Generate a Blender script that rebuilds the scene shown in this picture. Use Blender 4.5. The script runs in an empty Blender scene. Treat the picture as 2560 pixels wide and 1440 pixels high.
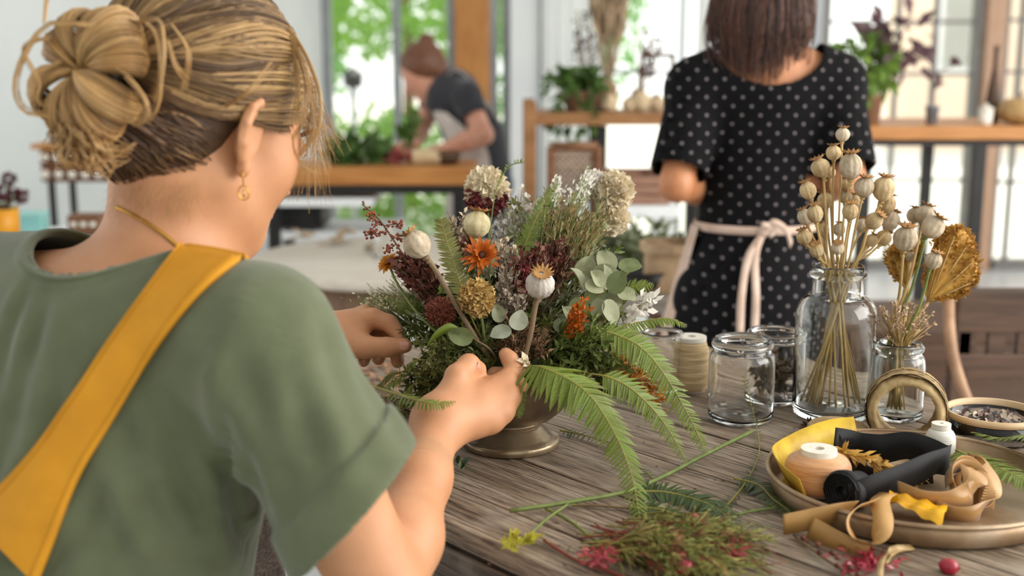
import bpy, bmesh, math, random
import numpy as np
from mathutils import Vector, Matrix, Quaternion
from mathutils.bvhtree import BVHTree

random.seed(7); RNG = np.random.default_rng(7)
scene = bpy.context.scene
COL = scene.collection

# ------------------------------------------------------------------ camera
F = 3000.0                                   # focal length in pixels of the 2560 x 1440 frame
PITCH = math.atan(570.0 / F)
CAM = np.array([0.0, 0.0, 1.28])
FWD = np.array([0.0, math.cos(PITCH), -math.sin(PITCH)])
UPV = np.array([0.0, math.sin(PITCH), math.cos(PITCH)])
cd = bpy.data.cameras.new('camera'); camera = bpy.data.objects.new('camera', cd); COL.objects.link(camera)
cd.sensor_width = 36.0; cd.lens = 36.0 * F / 2560.0; cd.clip_start = 0.02; cd.clip_end = 200
camera.location = CAM; camera.rotation_euler = (math.pi / 2 - PITCH, 0, 0)
cd.dof.use_dof = True; cd.dof.focus_distance = 1.40; cd.dof.aperture_fstop = 3.2
scene.camera = camera

# ------------------------------------------------------------------ sky, sun, exposure
world = bpy.data.worlds.new('overcast_sky'); scene.world = world; world.use_nodes = True
bgn = world.node_tree.nodes['Background']
bgn.inputs['Color'].default_value = (1.0, 0.985, 0.96, 1); bgn.inputs['Strength'].default_value = 1.75
sl = bpy.data.lights.new('sun', 'SUN'); sl.energy = 4.5; sl.angle = math.radians(6); sl.color = (1, 0.95, 0.86)
sun = bpy.data.objects.new('sun', sl); COL.objects.link(sun)
sun.rotation_euler = Vector((-0.30, -0.62, -0.95)).to_track_quat('-Z', 'Y').to_euler(); sun.location = (4, 9, 9)
# added area light for daylight assumed from the right; no windows built there
al = bpy.data.lights.new('assumed_side_light', 'AREA'); al.shape = 'RECTANGLE'; al.size = 3.4; al.size_y = 2.2; al.energy = 135; al.color = (1, 0.96, 0.9)
front = bpy.data.objects.new('assumed_side_light', al); COL.objects.link(front)
front.location = (3.3, 0.8, 2.1); front.rotation_euler = (Vector((0.0, 1.3, 0.9)) - Vector((3.3, 0.8, 2.1))).to_track_quat('-Z', 'Y').to_euler()
scene.view_settings.view_transform = 'Standard'; scene.view_settings.look = 'None'
scene.view_settings.exposure = 0.12; scene.view_settings.gamma = 1.0; scene.view_settings.use_curve_mapping = False

# ------------------------------------------------------------------ helpers
def ray(x, y):
    return FWD + (x - 1280) / F * np.array([1.0, 0, 0]) + (720 - y) / F * UPV
def at(x, y, t):
    return CAM + t * ray(x, y)
def onz(x, y, z):
    d = ray(x, y); return CAM + (z - CAM[2]) / d[2] * d
def ony(x, y, Y):
    d = ray(x, y); return CAM + Y / d[1] * d
def pts(lst):
    return [at(*p) for p in lst]
def unit(v):
    v = np.asarray(v, float); n = math.sqrt(v[0] * v[0] + v[1] * v[1] + v[2] * v[2]); return v / n if n > 1e-12 else v
def cr3(a, b):
    a0, a1, a2 = float(a[0]), float(a[1]), float(a[2]); b0, b1, b2 = float(b[0]), float(b[1]), float(b[2])
    return np.array((a1 * b2 - a2 * b1, a2 * b0 - a0 * b2, a0 * b1 - a1 * b0))
def catmull(P, n):
    P = [np.asarray(p, float) for p in P]
    if len(P) < 3:
        return [P[0] + (P[-1] - P[0]) * i / n for i in range(n + 1)]
    Q = [2 * P[0] - P[1]] + P + [2 * P[-1] - P[-2]]
    out = []; m = len(P) - 1
    for i in range(n + 1):
        u = i / n * m; k = min(int(u), m - 1); t = u - k
        a, b, c, d = Q[k:k + 4]
        out.append(0.5 * (2 * b + (c - a) * t + (2 * a - 5 * b + 4 * c - d) * t * t + (3 * b - a - 3 * c + d) * t ** 3))
    return out
def lerp(a, b, t): return a + (b - a) * t
def rnd(a, b): return random.uniform(a, b)
def rvec(s): return np.array([rnd(-s, s), rnd(-s, s), rnd(-s, s)])
def perp(d):
    d = unit(d); h = np.array([0, 0, 1.0]) if abs(d[2]) < 0.9 else np.array([1.0, 0, 0])
    return unit(cr3(d, h))

class MB:
    def __init__(self): self.v = []; self.f = []; self.c = []; self.cur = None
    def _add(self, vs, fs):
        o = len(self.v); self.v.extend([tuple(map(float, p)) for p in vs]); self.f.extend([tuple(i + o for i in q) for q in fs])
        if self.cur is not None: self.c.extend([self.cur] * len(vs))
        return self
    def tube(self, P, r, n=6, cap=True):
        P = [np.asarray(p, float) for p in P]; m = len(P)
        if not hasattr(r, '__len__'): r = [r] * m
        vs = []; fs = []; nrm = None
        for i in range(m):
            d = unit(P[min(i + 1, m - 1)] - P[max(i - 1, 0)])
            nrm = perp(d) if nrm is None else unit(nrm - d * np.dot(nrm, d))
            b = cr3(d, nrm)
            for k in range(n):
                a = 2 * math.pi * k / n
                vs.append(P[i] + r[i] * (math.cos(a) * nrm + math.sin(a) * b))
        for i in range(m - 1):
            for k in range(n):
                fs.append((i * n + k, i * n + (k + 1) % n, (i + 1) * n + (k + 1) % n, (i + 1) * n + k))
        if cap:
            fs.append(tuple(range(n))[::-1]); fs.append(tuple((m - 1) * n + k for k in range(n)))
        return self._add(vs, fs)
    def lathe(self, prof, base=(0, 0, 0), axis=(0, 0, 1), n=24, rib=0, amp=0.0, caps=True, jit=0.0):
        ax = unit(axis); x = perp(ax); y = cr3(ax, x); base = np.asarray(base, float); m = len(prof); vs = []; fs = []
        for (r, h) in prof:
            for k in range(n):
                a = 2 * math.pi * k / n
                rr = r * (1 + amp * math.cos(rib * a)) * (1 + rnd(-jit, jit))
                vs.append(base + ax * h + rr * (math.cos(a) * x + math.sin(a) * y))
        for i in range(m - 1):
            for k in range(n):
                fs.append((i * n + k, i * n + (k + 1) % n, (i + 1) * n + (k + 1) % n, (i + 1) * n + k))
        if caps:
            if prof[0][0] > 1e-6: fs.append(tuple(range(n))[::-1])
            if prof[-1][0] > 1e-6: fs.append(tuple((m - 1) * n + k for k in range(n)))
        return self._add(vs, fs)
    def box(self, c, s, rot=None, bevel=0.0):
        c = np.asarray(c, float); h = np.asarray(s, float) / 2
        R = np.eye(3) if rot is None else np.array(rot)
        if bevel <= 0:
            vs = [c + R @ (h * np.array([a, b, d])) for a in (-1, 1) for b in (-1, 1) for d in (-1, 1)]
            return self._add(vs, [(0, 1, 3, 2), (4, 6, 7, 5), (0, 4, 5, 1), (2, 3, 7, 6), (0, 2, 6, 4), (1, 5, 7, 3)])
        bm = bmesh.new(); bmesh.ops.create_cube(bm, size=1.0)
        bmesh.ops.scale(bm, vec=Vector(s), verts=bm.verts)
        bmesh.ops.bevel(bm, geom=list(bm.edges), offset=bevel, segments=2, profile=0.6, affect='EDGES')
        bm.verts.index_update()
        vs = [c + R @ np.array(v.co) for v in bm.verts]; fs = [tuple(v.index for v in f.verts) for f in bm.faces]; bm.free()
        return self._add(vs, fs)
    def leaf(self, base, d, nrm, L, W, curl=0.15, n=4, fold=0.15, tip=1.0):
        base = np.asarray(base, float); d = unit(d); s = unit(cr3(d, nrm)); u = cr3(s, d); vs = []; fs = []
        for i in range(n + 1):
            t = i / n; w = W * (math.sin(math.pi * min(1, t * 0.93 + 0.07)) ** 0.75) * (1 if t < 1 else 0.15)
            c = base + d * (L * t) - u * (curl * L * t * t)
            vs += [c - s * w / 2 + u * fold * w / 2, c, c + s * w / 2 + u * fold * w / 2]
        for i in range(n):
            a = 3 * i
            fs += [(a, a + 1, a + 4, a + 3), (a + 1, a + 2, a + 5, a + 4)]
        return self._add(vs, fs)
    def blob(self, c, r, sub=1, jit=0.0, axis=None, stretch=1.0):
        V, Fc = ico(sub); c = np.asarray(c, float)
        ax = unit(axis) if axis is not None else np.array([0, 0, 1.0])
        vs = []
        for p in V:
            q = p * r * (1 + rnd(-jit, jit)); q = q + ax * np.dot(q, ax) * (stretch - 1); vs.append(c + q)
        return self._add(vs, Fc)
    def strip(self, C, S, thick=0.0):
        """ribbon: centres C and half-width vectors S"""
        C = [np.asarray(c, float) for c in C]; S = [np.asarray(s, float) for s in S]; m = len(C); vs = []; fs = []
        if thick <= 0:
            for c, s in zip(C, S): vs += [c - s, c + s]
            fs = [(2 * i, 2 * i + 1, 2 * i + 3, 2 * i + 2) for i in range(m - 1)]
            return self._add(vs, fs)
        for i in range(m):
            d = unit(C[min(i + 1, m - 1)] - C[max(i - 1, 0)]); nn = unit(cr3(d, S[i])) * thick / 2
            vs += [C[i] - S[i] - nn, C[i] + S[i] - nn, C[i] + S[i] + nn, C[i] - S[i] + nn]
        for i in range(m - 1):
            a = 4 * i
            for k in range(4): fs.append((a + k, a + (k + 1) % 4, a + 4 + (k + 1) % 4, a + 4 + k))
        fs += [(3, 2, 1, 0), tuple(4 * (m - 1) + k for k in range(4))]
        return self._add(vs, fs)
    def mesh(self, name, origin=(0, 0, 0), smooth=True):
        me = bpy.data.meshes.new(name); o = np.asarray(origin, float)
        V = np.asarray(self.v, float).reshape(-1, 3) - o
        me.from_pydata(V.tolist(), [], self.f); 
        if smooth: me.polygons.foreach_set('use_smooth', [True] * len(me.polygons))
        if self.c and len(self.c) == len(self.v):
            ca = me.color_attributes.new('tint', 'FLOAT_COLOR', 'POINT')
            ca.data.foreach_set('color', np.asarray([(*c, 1.0) for c in self.c], dtype=np.float32).ravel())
        me.update(); return me

_ICO = {}
def ico(sub):
    if sub not in _ICO:
        bm = bmesh.new(); bmesh.ops.create_icosphere(bm, subdivisions=sub, radius=1.0); bm.verts.index_update()
        _ICO[sub] = ([np.array(v.co) for v in bm.verts], [tuple(v.index for v in f.verts) for f in bm.faces]); bm.free()
    return _ICO[sub]

ORG = {}
def tag(o, label=None, cat=None, group=None, kind=None):
    if label: o['label'] = label
    if cat: o['category'] = cat
    if group: o['group'] = group
    if kind: o['kind'] = kind
    return o
def thing(name, label, cat, base, group=None):
    o = bpy.data.objects.new(name, None); COL.objects.link(o); o.empty_display_size = 0.02
    o.location = Vector(base); ORG[o] = np.asarray(base, float); return tag(o, label, cat, group)
def linkmesh(name, me, material, parent, org):
    o = bpy.data.objects.new(name, me); COL.objects.link(o)
    if material is not None and not me.materials: me.materials.append(material)
    if parent is not None:
        o.parent = parent; o.location = Vector(np.asarray(org) - ORG[parent])
    else: o.location = Vector(org)
    ORG[o] = np.asarray(org, float); return o
def part(name, mb, material, parent, smooth=True, label=None, kind=None):
    o = linkmesh(name, mb.mesh(name, ORG[parent], smooth), material, parent, ORG[parent])
    return tag(o, label, None, None, kind)
def single(name, mb, material, label, cat, base, group=None, smooth=True, kind=None):
    o = linkmesh(name, mb.mesh(name, base, smooth), material, None, base)
    return tag(o, label, cat, group, kind)
def struct(name, mb, material, base=(0, 0, 0), smooth=False):
    return tag(linkmesh(name, mb.mesh(name, base, smooth), material, None, base), kind='structure')
def place(name, me, parent, loc, d, nrm, scale):
    """instance of a unit piece (length along +Y, face towards +Z) as a child part"""
    o = bpy.data.objects.new(name, me); COL.objects.link(o); o.parent = parent
    y = unit(d); x = unit(cr3(y, nrm)); z = cr3(x, y)
    M = Matrix(((x[0], y[0], z[0]), (x[1], y[1], z[1]), (x[2], y[2], z[2])))
    o.rotation_mode = 'QUATERNION'; o.rotation_quaternion = M.to_quaternion()
    o.location = Vector(np.asarray(loc, float) - ORG[parent])
    o.scale = scale if hasattr(scale, '__len__') else (scale,) * 3
    ORG[o] = np.asarray(loc, float); return o
def unitmesh(name, mb, material, smooth=True):
    me = mb.mesh(name, (0, 0, 0), smooth); me.materials.append(material); return me

# ------------------------------------------------------------------ materials
def lin(h):
    if not isinstance(h, str): return tuple(h)
    h = h.lstrip('#'); c = [int(h[i:i + 2], 16) / 255 for i in (0, 2, 4)]
    return tuple(x / 12.92 if x <= 0.04045 else ((x + 0.055) / 1.055) ** 2.4 for x in c)
def mat(name, a, b=None, rough=0.6, scale=20.0, stretch=(1, 1, 1), bump=0.0, bscale=None, metal=0.0, spec=0.5, rnd_v=0.0, rnd_h=0.0,
        translucent=0.0, sss=0.0, sheen=0.0, trans=0.0, ior=1.45, alpha=1.0, tint=False, aniso=0.0, contrast=(0.3, 0.7), detail=5.0, coat=0.0, seedpos=False):
    m = bpy.data.materials.new(name); m.use_nodes = True; nt = m.node_tree; N = nt.nodes; Lk = nt.links
    bs = N['Principled BSDF']; out = N['Material Output']
    a = lin(a); b = lin(b) if b is not None else tuple(c * 0.72 for c in a)
    tc = N.new('ShaderNodeTexCoord'); mp = N.new('ShaderNodeMapping'); mp.inputs['Scale'].default_value = stretch
    oi = N.new('ShaderNodeObjectInfo')
    if seedpos:
        vm = N.new('ShaderNodeVectorMath'); vm.operation = 'ADD'; cmb = N.new('ShaderNodeCombineXYZ'); mu = N.new('ShaderNodeMath'); mu.operation = 'MULTIPLY'
        mu.inputs[1].default_value = 37.0; Lk.new(oi.outputs['Random'], mu.inputs[0])
        for k in range(3): Lk.new(mu.outputs[0], cmb.inputs[k])
        Lk.new(tc.outputs['Object'], vm.inputs[0]); Lk.new(cmb.outputs[0], vm.inputs[1]); Lk.new(vm.outputs[0], mp.inputs['Vector'])
    else: Lk.new(tc.outputs['Object'], mp.inputs['Vector'])
    nz = N.new('ShaderNodeTexNoise'); nz.inputs['Scale'].default_value = scale; nz.inputs['Detail'].default_value = detail
    Lk.new(mp.outputs[0], nz.inputs['Vector'])
    cr = N.new('ShaderNodeValToRGB'); cr.color_ramp.elements[0].position = contrast[0]; cr.color_ramp.elements[1].position = contrast[1]
    cr.color_ramp.elements[0].color = (*b, 1); cr.color_ramp.elements[1].color = (*a, 1); Lk.new(nz.outputs['Fac'], cr.inputs['Fac'])
    csock = cr.outputs['Color']
    if tint:
        at_ = N.new('ShaderNodeAttribute'); at_.attribute_name = 'tint'
        mx = N.new('ShaderNodeMix'); mx.data_type = 'RGBA'; mx.blend_type = 'MULTIPLY'; mx.inputs[0].default_value = 1.0
        Lk.new(csock, mx.inputs[6]); Lk.new(at_.outputs['Color'], mx.inputs[7]); csock = mx.outputs[2]
    if rnd_v or rnd_h:
        hs = N.new('ShaderNodeHueSaturation')
        for sock, amt, c in (('Value', rnd_v, 1.0), ('Hue', rnd_h, 0.5)):
            mr = N.new('ShaderNodeMapRange'); mr.inputs['To Min'].default_value = c - amt; mr.inputs['To Max'].default_value = c + amt
            Lk.new(oi.outputs['Random'], mr.inputs['Value']); Lk.new(mr.outputs[0], hs.inputs[sock])
        Lk.new(csock, hs.inputs['Color']); csock = hs.outputs['Color']
    Lk.new(csock, bs.inputs['Base Color'])
    bs.inputs['Roughness'].default_value = rough; bs.inputs['Metallic'].default_value = metal
    bs.inputs['Specular IOR Level'].default_value = spec; bs.inputs['IOR'].default_value = ior
    bs.inputs['Transmission Weight'].default_value = trans; bs.inputs['Alpha'].default_value = alpha
    bs.inputs['Coat Weight'].default_value = coat
    if aniso: bs.inputs['Anisotropic'].default_value = aniso
    if sheen: bs.inputs['Sheen Weight'].default_value = sheen; bs.inputs['Sheen Roughness'].default_value = 0.5
    if sss:
        bs.inputs['Subsurface Weight'].default_value = sss; bs.inputs['Subsurface Radius'].default_value = (1.0, 0.35, 0.2); bs.inputs['Subsurface Scale'].default_value = 0.008
    if bump:
        n2 = nz
        if bscale:
            n2 = N.new('ShaderNodeTexNoise'); n2.inputs['Scale'].default_value = bscale; n2.inputs['Detail'].default_value = 6; Lk.new(mp.outputs[0], n2.inputs['Vector'])
        bp = N.new('ShaderNodeBump'); bp.inputs['Strength'].default_value = bump; bp.inputs['Distance'].default_value = 0.004
        Lk.new(n2.outputs['Fac'], bp.inputs['Height']); Lk.new(bp.outputs[0], bs.inputs['Normal'])
    if translucent:
        tr = N.new('ShaderNodeBsdfTranslucent'); ms = N.new('ShaderNodeMixShader'); ms.inputs[0].default_value = translucent
        Lk.new(csock, tr.inputs['Color']); Lk.new(bs.outputs[0], ms.inputs[1]); Lk.new(tr.outputs[0], ms.inputs[2]); Lk.new(ms.outputs[0], out.inputs['Surface'])
    m['bsdf'] = bs.name
    return m
def glassmat(name, color=(0.93, 0.98, 0.97), rough=0.0, ior=1.45):
    m = bpy.data.materials.new(name); m.use_nodes = True; b = m.node_tree.nodes['Principled BSDF']
    b.inputs['Base Color'].default_value = (*color, 1); b.inputs['Roughness'].default_value = rough; b.inputs['IOR'].default_value = ior; b.inputs['Transmission Weight'].default_value = 1.0
    return m
M = {}
X = np.array([1.0, 0, 0]); Y = np.array([0, 1.0, 0]); Z = np.array([0, 0, 1.0])

# ================================================================== SETTING
M['plaster'] = mat('pale_plaster', '#dfe3e0', '#d2d8d6', 0.9, 3, bump=0.05, bscale=60)
M['white_paint'] = mat('white_paint', '#f1f2f2', '#e4e8ea', 0.7, 3)
M['concrete'] = mat('pale_concrete', '#d9d9d8', '#bdbfc2', 0.35, 2.2, bump=0.05, bscale=40)
M['oak'] = mat('orange_oak', '#c88d4e', '#a86a30', 0.45, 9, stretch=(8, 8, 0.7), bump=0.1, seedpos=True)
M['oak_h'] = mat('orange_oak_board', '#c58a4c', '#a2662e', 0.45, 9, stretch=(0.7, 8, 8), bump=0.1, seedpos=True)
M['walnut'] = mat('brown_wood', '#8a5d3c', '#5f3c26', 0.5, 9, stretch=(0.8, 8, 8), bump=0.1, seedpos=True)
M['dark_wood'] = mat('dark_brown_wood', '#5b412f', '#3a2719', 0.5, 8, stretch=(0.8, 8, 8), bump=0.15, seedpos=True)
M['black_metal'] = mat('black_metal', '#2e2d2c', '#232221', 0.45, 10, metal=0.3)
M['grey_metal'] = mat('grey_metal', '#a3a7aa', '#8b8f92', 0.4, 10, metal=0.4)
M['iron_frame'] = mat('bloom_greyed_iron', '#8b8784', '#77736f', 0.5, 10)  # black bars; the grey puts bloom from the bright panes into their colour
M['grass'] = mat('pale_gravel', '#e4e2da', '#cfcdc2', 0.9, 30)
M['leaf_sun'] = mat('garden_leaf', '#a6cf5c', '#7bb040', 0.5, 40, rnd_v=0.2, translucent=0.5)
M['leaf_mid'] = mat('garden_leaf_dark', '#7fb254', '#56933f', 0.5, 40, rnd_v=0.2, translucent=0.4)
M['house'] = mat('peach_render', '#f0d9c2', '#e8cdb4', 0.9, 2)
M['curtain'] = mat('white_voile', '#ffffff', '#f4f6f8', 0.9, 30, translucent=0.55)
def pane_material(name, tintc):
    m = bpy.data.materials.new(name); m.use_nodes = True; nt = m.node_tree; N = nt.nodes; N.remove(N['Principled BSDF'])
    t = N.new('ShaderNodeBsdfTransparent'); t.inputs[0].default_value = (*tintc, 1)
    g = N.new('ShaderNodeBsdfGlossy'); g.inputs['Roughness'].default_value = 0.02
    fr = N.new('ShaderNodeFresnel'); fr.inputs['IOR'].default_value = 1.4
    mx = N.new('ShaderNodeMixShader'); nt.links.new(fr.outputs[0], mx.inputs[0]); nt.links.new(t.outputs[0], mx.inputs[1]); nt.links.new(g.outputs[0], mx.inputs[2])
    nt.links.new(mx.outputs[0], N['Material Output'].inputs['Surface']); return m
M['pane'] = pane_material('window_glass', (0.98, 1.0, 0.99))

WY = 7.4
def wx(px): return float(ony(px, 300, WY)[0])
def wz(py): return float(ony(1280, py, WY)[2])
struct('floor', MB().box((0, 2.8, -0.05), (11, 9.4, 0.1)), M['concrete'])
struct('ceiling', MB().box((0, 3.05, 3.15), (11, 9.7, 0.1)), M['white_paint'])  # unseen; carried back over the camera to keep sun and sky light off
struct('ground', MB().box((0, 27.5, -0.17), (80, 40, 0.1)), M['grass'])
struct('wall_left', MB().box((-3.32, 5.66, 1.55), (4.36, 0.12, 3.1)), M['plaster'])
struct('wall_blocker', MB().box((-1.6, -1.75, 1.55), (7.8, 0.12, 3.1)), M['plaster'])  # unseen wall added behind the camera to cut sky light from there
struct('wall_left_return', MB().box((-1.20, 6.56, 1.55), (0.12, 1.68, 3.1)), M['plaster'])
struct('wall_back', MB().box((0, WY + 0.06, 2.92), (11, 0.16, 0.36)), M['white_paint'])
xa, xb = wx(1276), wx(1345)
struct('pillar', MB().box(((xa + xb) / 2, WY, 1.37), (xb - xa, 0.26, 2.74)), M['white_paint'])
xa, xb = wx(1140), wx(1226)
struct('trim_1', MB().box(((xa + xb) / 2, WY - 0.02, 1.37), (xb - xa, 0.2, 2.74), bevel=0.01), M['oak'])
xa, xb = wx(2436), wx(2484)
struct('trim_2', MB().box(((xa + xb) / 2, WY - 0.02, 1.37), (xb - xa, 0.16, 2.74), bevel=0.008), mat('pink_stained_wood', '#c9a488', '#b58f74', 0.6, 8, stretch=(8, 8, 1)))

def window(n, x0, x1, vbars, hbars, barw, material, z0=0.0, z1=2.74):
    w = struct('window_%d' % n, MB().box(((x0 + x1) / 2, WY, z0 + 0.03), (x1 - x0, 0.1, 0.06)), material, ((x0 + x1) / 2, WY, 0))
    for xx in (x0 + 0.025, x1 - 0.025): part('frame', MB().box((xx, WY, (z0 + z1) / 2), (0.05, 0.1, z1 - z0)), material, w, False)
    part('frame', MB().box(((x0 + x1) / 2, WY, z1 - 0.03), (x1 - x0, 0.1, 0.06)), material, w, False)
    xs = [x0 + 0.04] + list(vbars) + [x1 - 0.04]; zs = [z0 + 0.05] + list(hbars) + [z1 - 0.05]
    for v in vbars: part('muntin', MB().box((v, WY, (z0 + z1) / 2), (barw, 0.05, z1 - z0 - 0.1)), material, w, False)
    for h in hbars: part('muntin', MB().box(((x0 + x1) / 2, WY, h), (x1 - x0 - 0.08, 0.045, barw)), material, w, False)
    for i in range(len(xs) - 1):
        for j in range(len(zs) - 1):
            part('pane', MB().box(((xs[i] + xs[i + 1]) / 2, WY + 0.01, (zs[j] + zs[j + 1]) / 2), (xs[i + 1] - xs[i] + 0.01, 0.006, zs[j + 1] - zs[j] + 0.01)), M['pane'], w, False)
    return w
window(1, -1.14, wx(1141), [wx(995)], [], 0.05, M['grey_metal'])
window(2, wx(1225), wx(1277), [], [], 0.03, M['grey_metal'])
window(3, wx(1344), wx(2040), [wx(1700), wx(1870)], [wz(470), wz(180)], 0.025, M['grey_metal'])
window(4, wx(2040), wx(2440), [wx(2232), wx(2325)], [wz(450), wz(185), wz(55)], 0.022, M['iron_frame'])
window(5, wx(2480), wx(2900), [wx(2537), wx(2720)], [wz(455), wz(180), wz(50)], 0.022, M['iron_frame'])

# sheer curtain hanging beside the pillar
def curtain(px0, px1, waves, label):
    xa, xb = wx(px0), wx(px1); mb = MB(); n = waves * 10; vs = []; fs = []
    for i in range(n + 1):
        u = i / n
        for z in (0.03, 0.9, 1.8, 2.7):
            vs.append((lerp(xa, xb, u), WY - 0.22 + 0.035 * math.sin(u * waves * 2 * math.pi) * (1.1 - z * 0.12), z))
    for i in range(n):
        for k in range(3): a = i * 4 + k; fs.append((a, a + 4, a + 5, a + 1))
    mb._add(vs, fs)
    t = thing('curtain', label, 'curtain', ((xa + xb) / 2, WY - 0.22, 0), 'sheer curtains at the windows')
    part('drape', mb, M['curtain'], t)
    part('hem', MB().strip([(lerp(xa, xb, i / n), WY - 0.225 + 0.035 * math.sin(i / n * waves * 2 * math.pi) * 1.1, 0.06) for i in range(n + 1)], [np.array([0, 0, 0.03])] * (n + 1), 0.006), M['curtain'], t)
curtain(1352, 1500, 5, 'white sheer curtain hanging next to the white pillar')
curtain(1722, 1850, 4, 'white sheer curtain hanging behind the woman in the dotted dress')

# ---------------------------------------------------------------- garden
def bush(name, label, c, r, n, leaf, material, trunk=None, group=None):
    c = np.asarray(c, float); r = np.asarray(r, float)
    t = thing(name, label, 'tree' if trunk else 'shrub', (c[0], c[1], -0.12), group)
    mb = MB()
    for i in range(n):
        d = unit(RNG.normal(size=3)); p = c + d * r * (0.55 + 0.45 * RNG.random() ** 0.5)
        dd = unit(RNG.normal(size=3) + [0, 0, -0.3]); nn = unit(RNG.normal(size=3)); s = cr3(dd, nn); L = leaf * rnd(0.6, 1.3)
        mb._add([p, p + dd * L * 0.5 + s * L * 0.28, p + dd * L, p + dd * L * 0.5 - s * L * 0.28], [(0, 1, 2, 3)])
    part('foliage', mb, material, t, kind='stuff')
    st = MB(); zt = c[2]
    st.tube([(c[0], c[1], -0.14), (c[0] + 0.03, c[1], zt * 0.5), (c[0], c[1] + 0.02, zt)], [0.07, 0.055, 0.03] if trunk else [0.03, 0.02, 0.01], 8)
    part('trunk', st, M['walnut'], t)
G = 'garden trees outside the windows'
bush('garden_tree', 'broad sunlit tree outside, overhanging the head of the stooping woman', (-1.0, 11.5, 2.25), (2.1, 1.1, 0.95), 6000, 0.15, M['leaf_sun'], True, G)
bush('garden_tree', 'dark green tree outside the glass beside the oak post', (0.35, 12.5, 2.0), (1.1, 0.9, 1.5), 2200, 0.13, M['leaf_mid'], True, G)
bush('garden_tree', 'green tree outside the glass next to the seated woman’s forehead'.replace('’', "'"), (-2.75, 12.8, 1.5), (1.0, 0.9, 1.2), 3600, 0.15, M['leaf_mid'], True, G)
bush('garden_shrub', 'low bright shrub outside, seen under the oak workbench', (-1.0, 9.6, 0.40), (0.75, 0.5, 0.5), 2200, 0.10, M['leaf_sun'], None, 'garden shrubs outside the windows')
bush('garden_shrub', 'rounded shrub outside, low behind the narrow pane right of the oak post', (0.15, 9.8, 0.6), (0.5, 0.5, 0.7), 1100, 0.09, M['leaf_mid'], None, 'garden shrubs outside the windows')
# lantern on a pole in the garden
p = ony(882, 200, 9.0); t = thing('garden_lantern', 'dark lantern on a thin grey pole outside the window', 'lantern', (p[0], 9.0, -0.12))
part('pole', MB().tube([(p[0], 9.0, -0.12), (p[0], 9.0, p[2] - 0.05)], 0.022, 8), M['grey_metal'], t)
part('housing', MB().lathe([(0.03, -0.06), (0.07, -0.05), (0.075, 0.03), (0.09, 0.035), (0.02, 0.09), (0.0, 0.1)], p, n=8), M['black_metal'], t, False)
# pale house across the way
t = thing('house', 'pale peach rendered house beyond the gridded windows', 'house', (8.6, 19, -0.12))
part('wall', MB().box((8.6, 19.5, 2.0), (5.0, 1.0, 4.3)), M['house'], t, False)
part('roof', MB()._add([(5.9, 18.8, 4.15), (11.3, 18.8, 4.15), (11.3, 20.6, 4.15), (5.9, 20.6, 4.15), (6.1, 19.7, 5.2), (11.1, 19.7, 5.2)], [(0, 1, 5, 4), (2, 3, 4, 5), (0, 4, 3), (1, 2, 5), (3, 2, 1, 0)]), mat('clay_roof', '#b98a6c', '#9a6d52', 0.8, 6), t, False)
for k in range(3):
    w = part('window', MB().box((7.0 + k * 1.6, 18.98, 1.7), (0.8, 0.08, 1.2)), M['white_paint'], t, False)
    part('pane', MB().box((7.0 + k * 1.6, 18.93, 1.7), (0.68, 0.02, 1.08)), M['pane'], w, False)

# ================================================================== BACKGROUND FURNITURE
def box_px(mb, x0, x1, y0, y1, Y, depth, bevel=0.0):
    """axis-aligned box whose front face at distance Y covers this pixel rectangle"""
    a = ony(x0, y0, Y); b = ony(x1, y1, Y)
    return mb.box(((a[0] + b[0]) / 2, Y + depth / 2, (a[2] + b[2]) / 2), (b[0] - a[0], depth, a[2] - b[2]), bevel=bevel)
def pz(y, Y): return float(ony(1280, y, Y)[2])
def px_(x, y, Y): return float(ony(x, y, Y)[0])

# ---- long oak workbench where the stooping woman works
BY = 4.22; bz = pz(420, BY)
x0, x1 = px_(520, 430, BY), px_(1188, 430, BY)
t = thing('workbench', 'long oak workbench with black metal frame below the stooping woman', 'table', ((x0 + x1) / 2, BY + 0.18, 0))
for k in range(2):
    part('board', MB().box(((x0 + x1) / 2, BY + 0.09 + k * 0.178, bz - 0.03), (x1 - x0, 0.174, 0.062), bevel=0.004), M['oak_h'], t, False)
part('metal_rail', MB().box(((x0 + x1) / 2, BY + 0.03, bz - 0.078), (x1 - x0 - 0.02, 0.03, 0.03)), M['black_metal'], t, False)
part('metal_rail', MB().box(((x0 + x1) / 2, BY + 0.32, bz - 0.078), (x1 - x0 - 0.02, 0.03, 0.03)), M['black_metal'], t, False)
for lx in (px_(678, 500, BY), x1 - 0.06):
    for ly in (BY + 0.04, BY + 0.31):
        part('leg', MB().box((lx, ly, (bz - 0.09) / 2), (0.04, 0.04, bz - 0.09)), M['black_metal'], t, False)
zz = pz(500, BY + 0.1)
part('lower_shelf', MB().box((px_(800, 500, BY), BY + 0.175, zz), (px_(920, 500, BY) - px_(660, 500, BY), 0.30, 0.03)), M['white_paint'], t, False)
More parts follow.
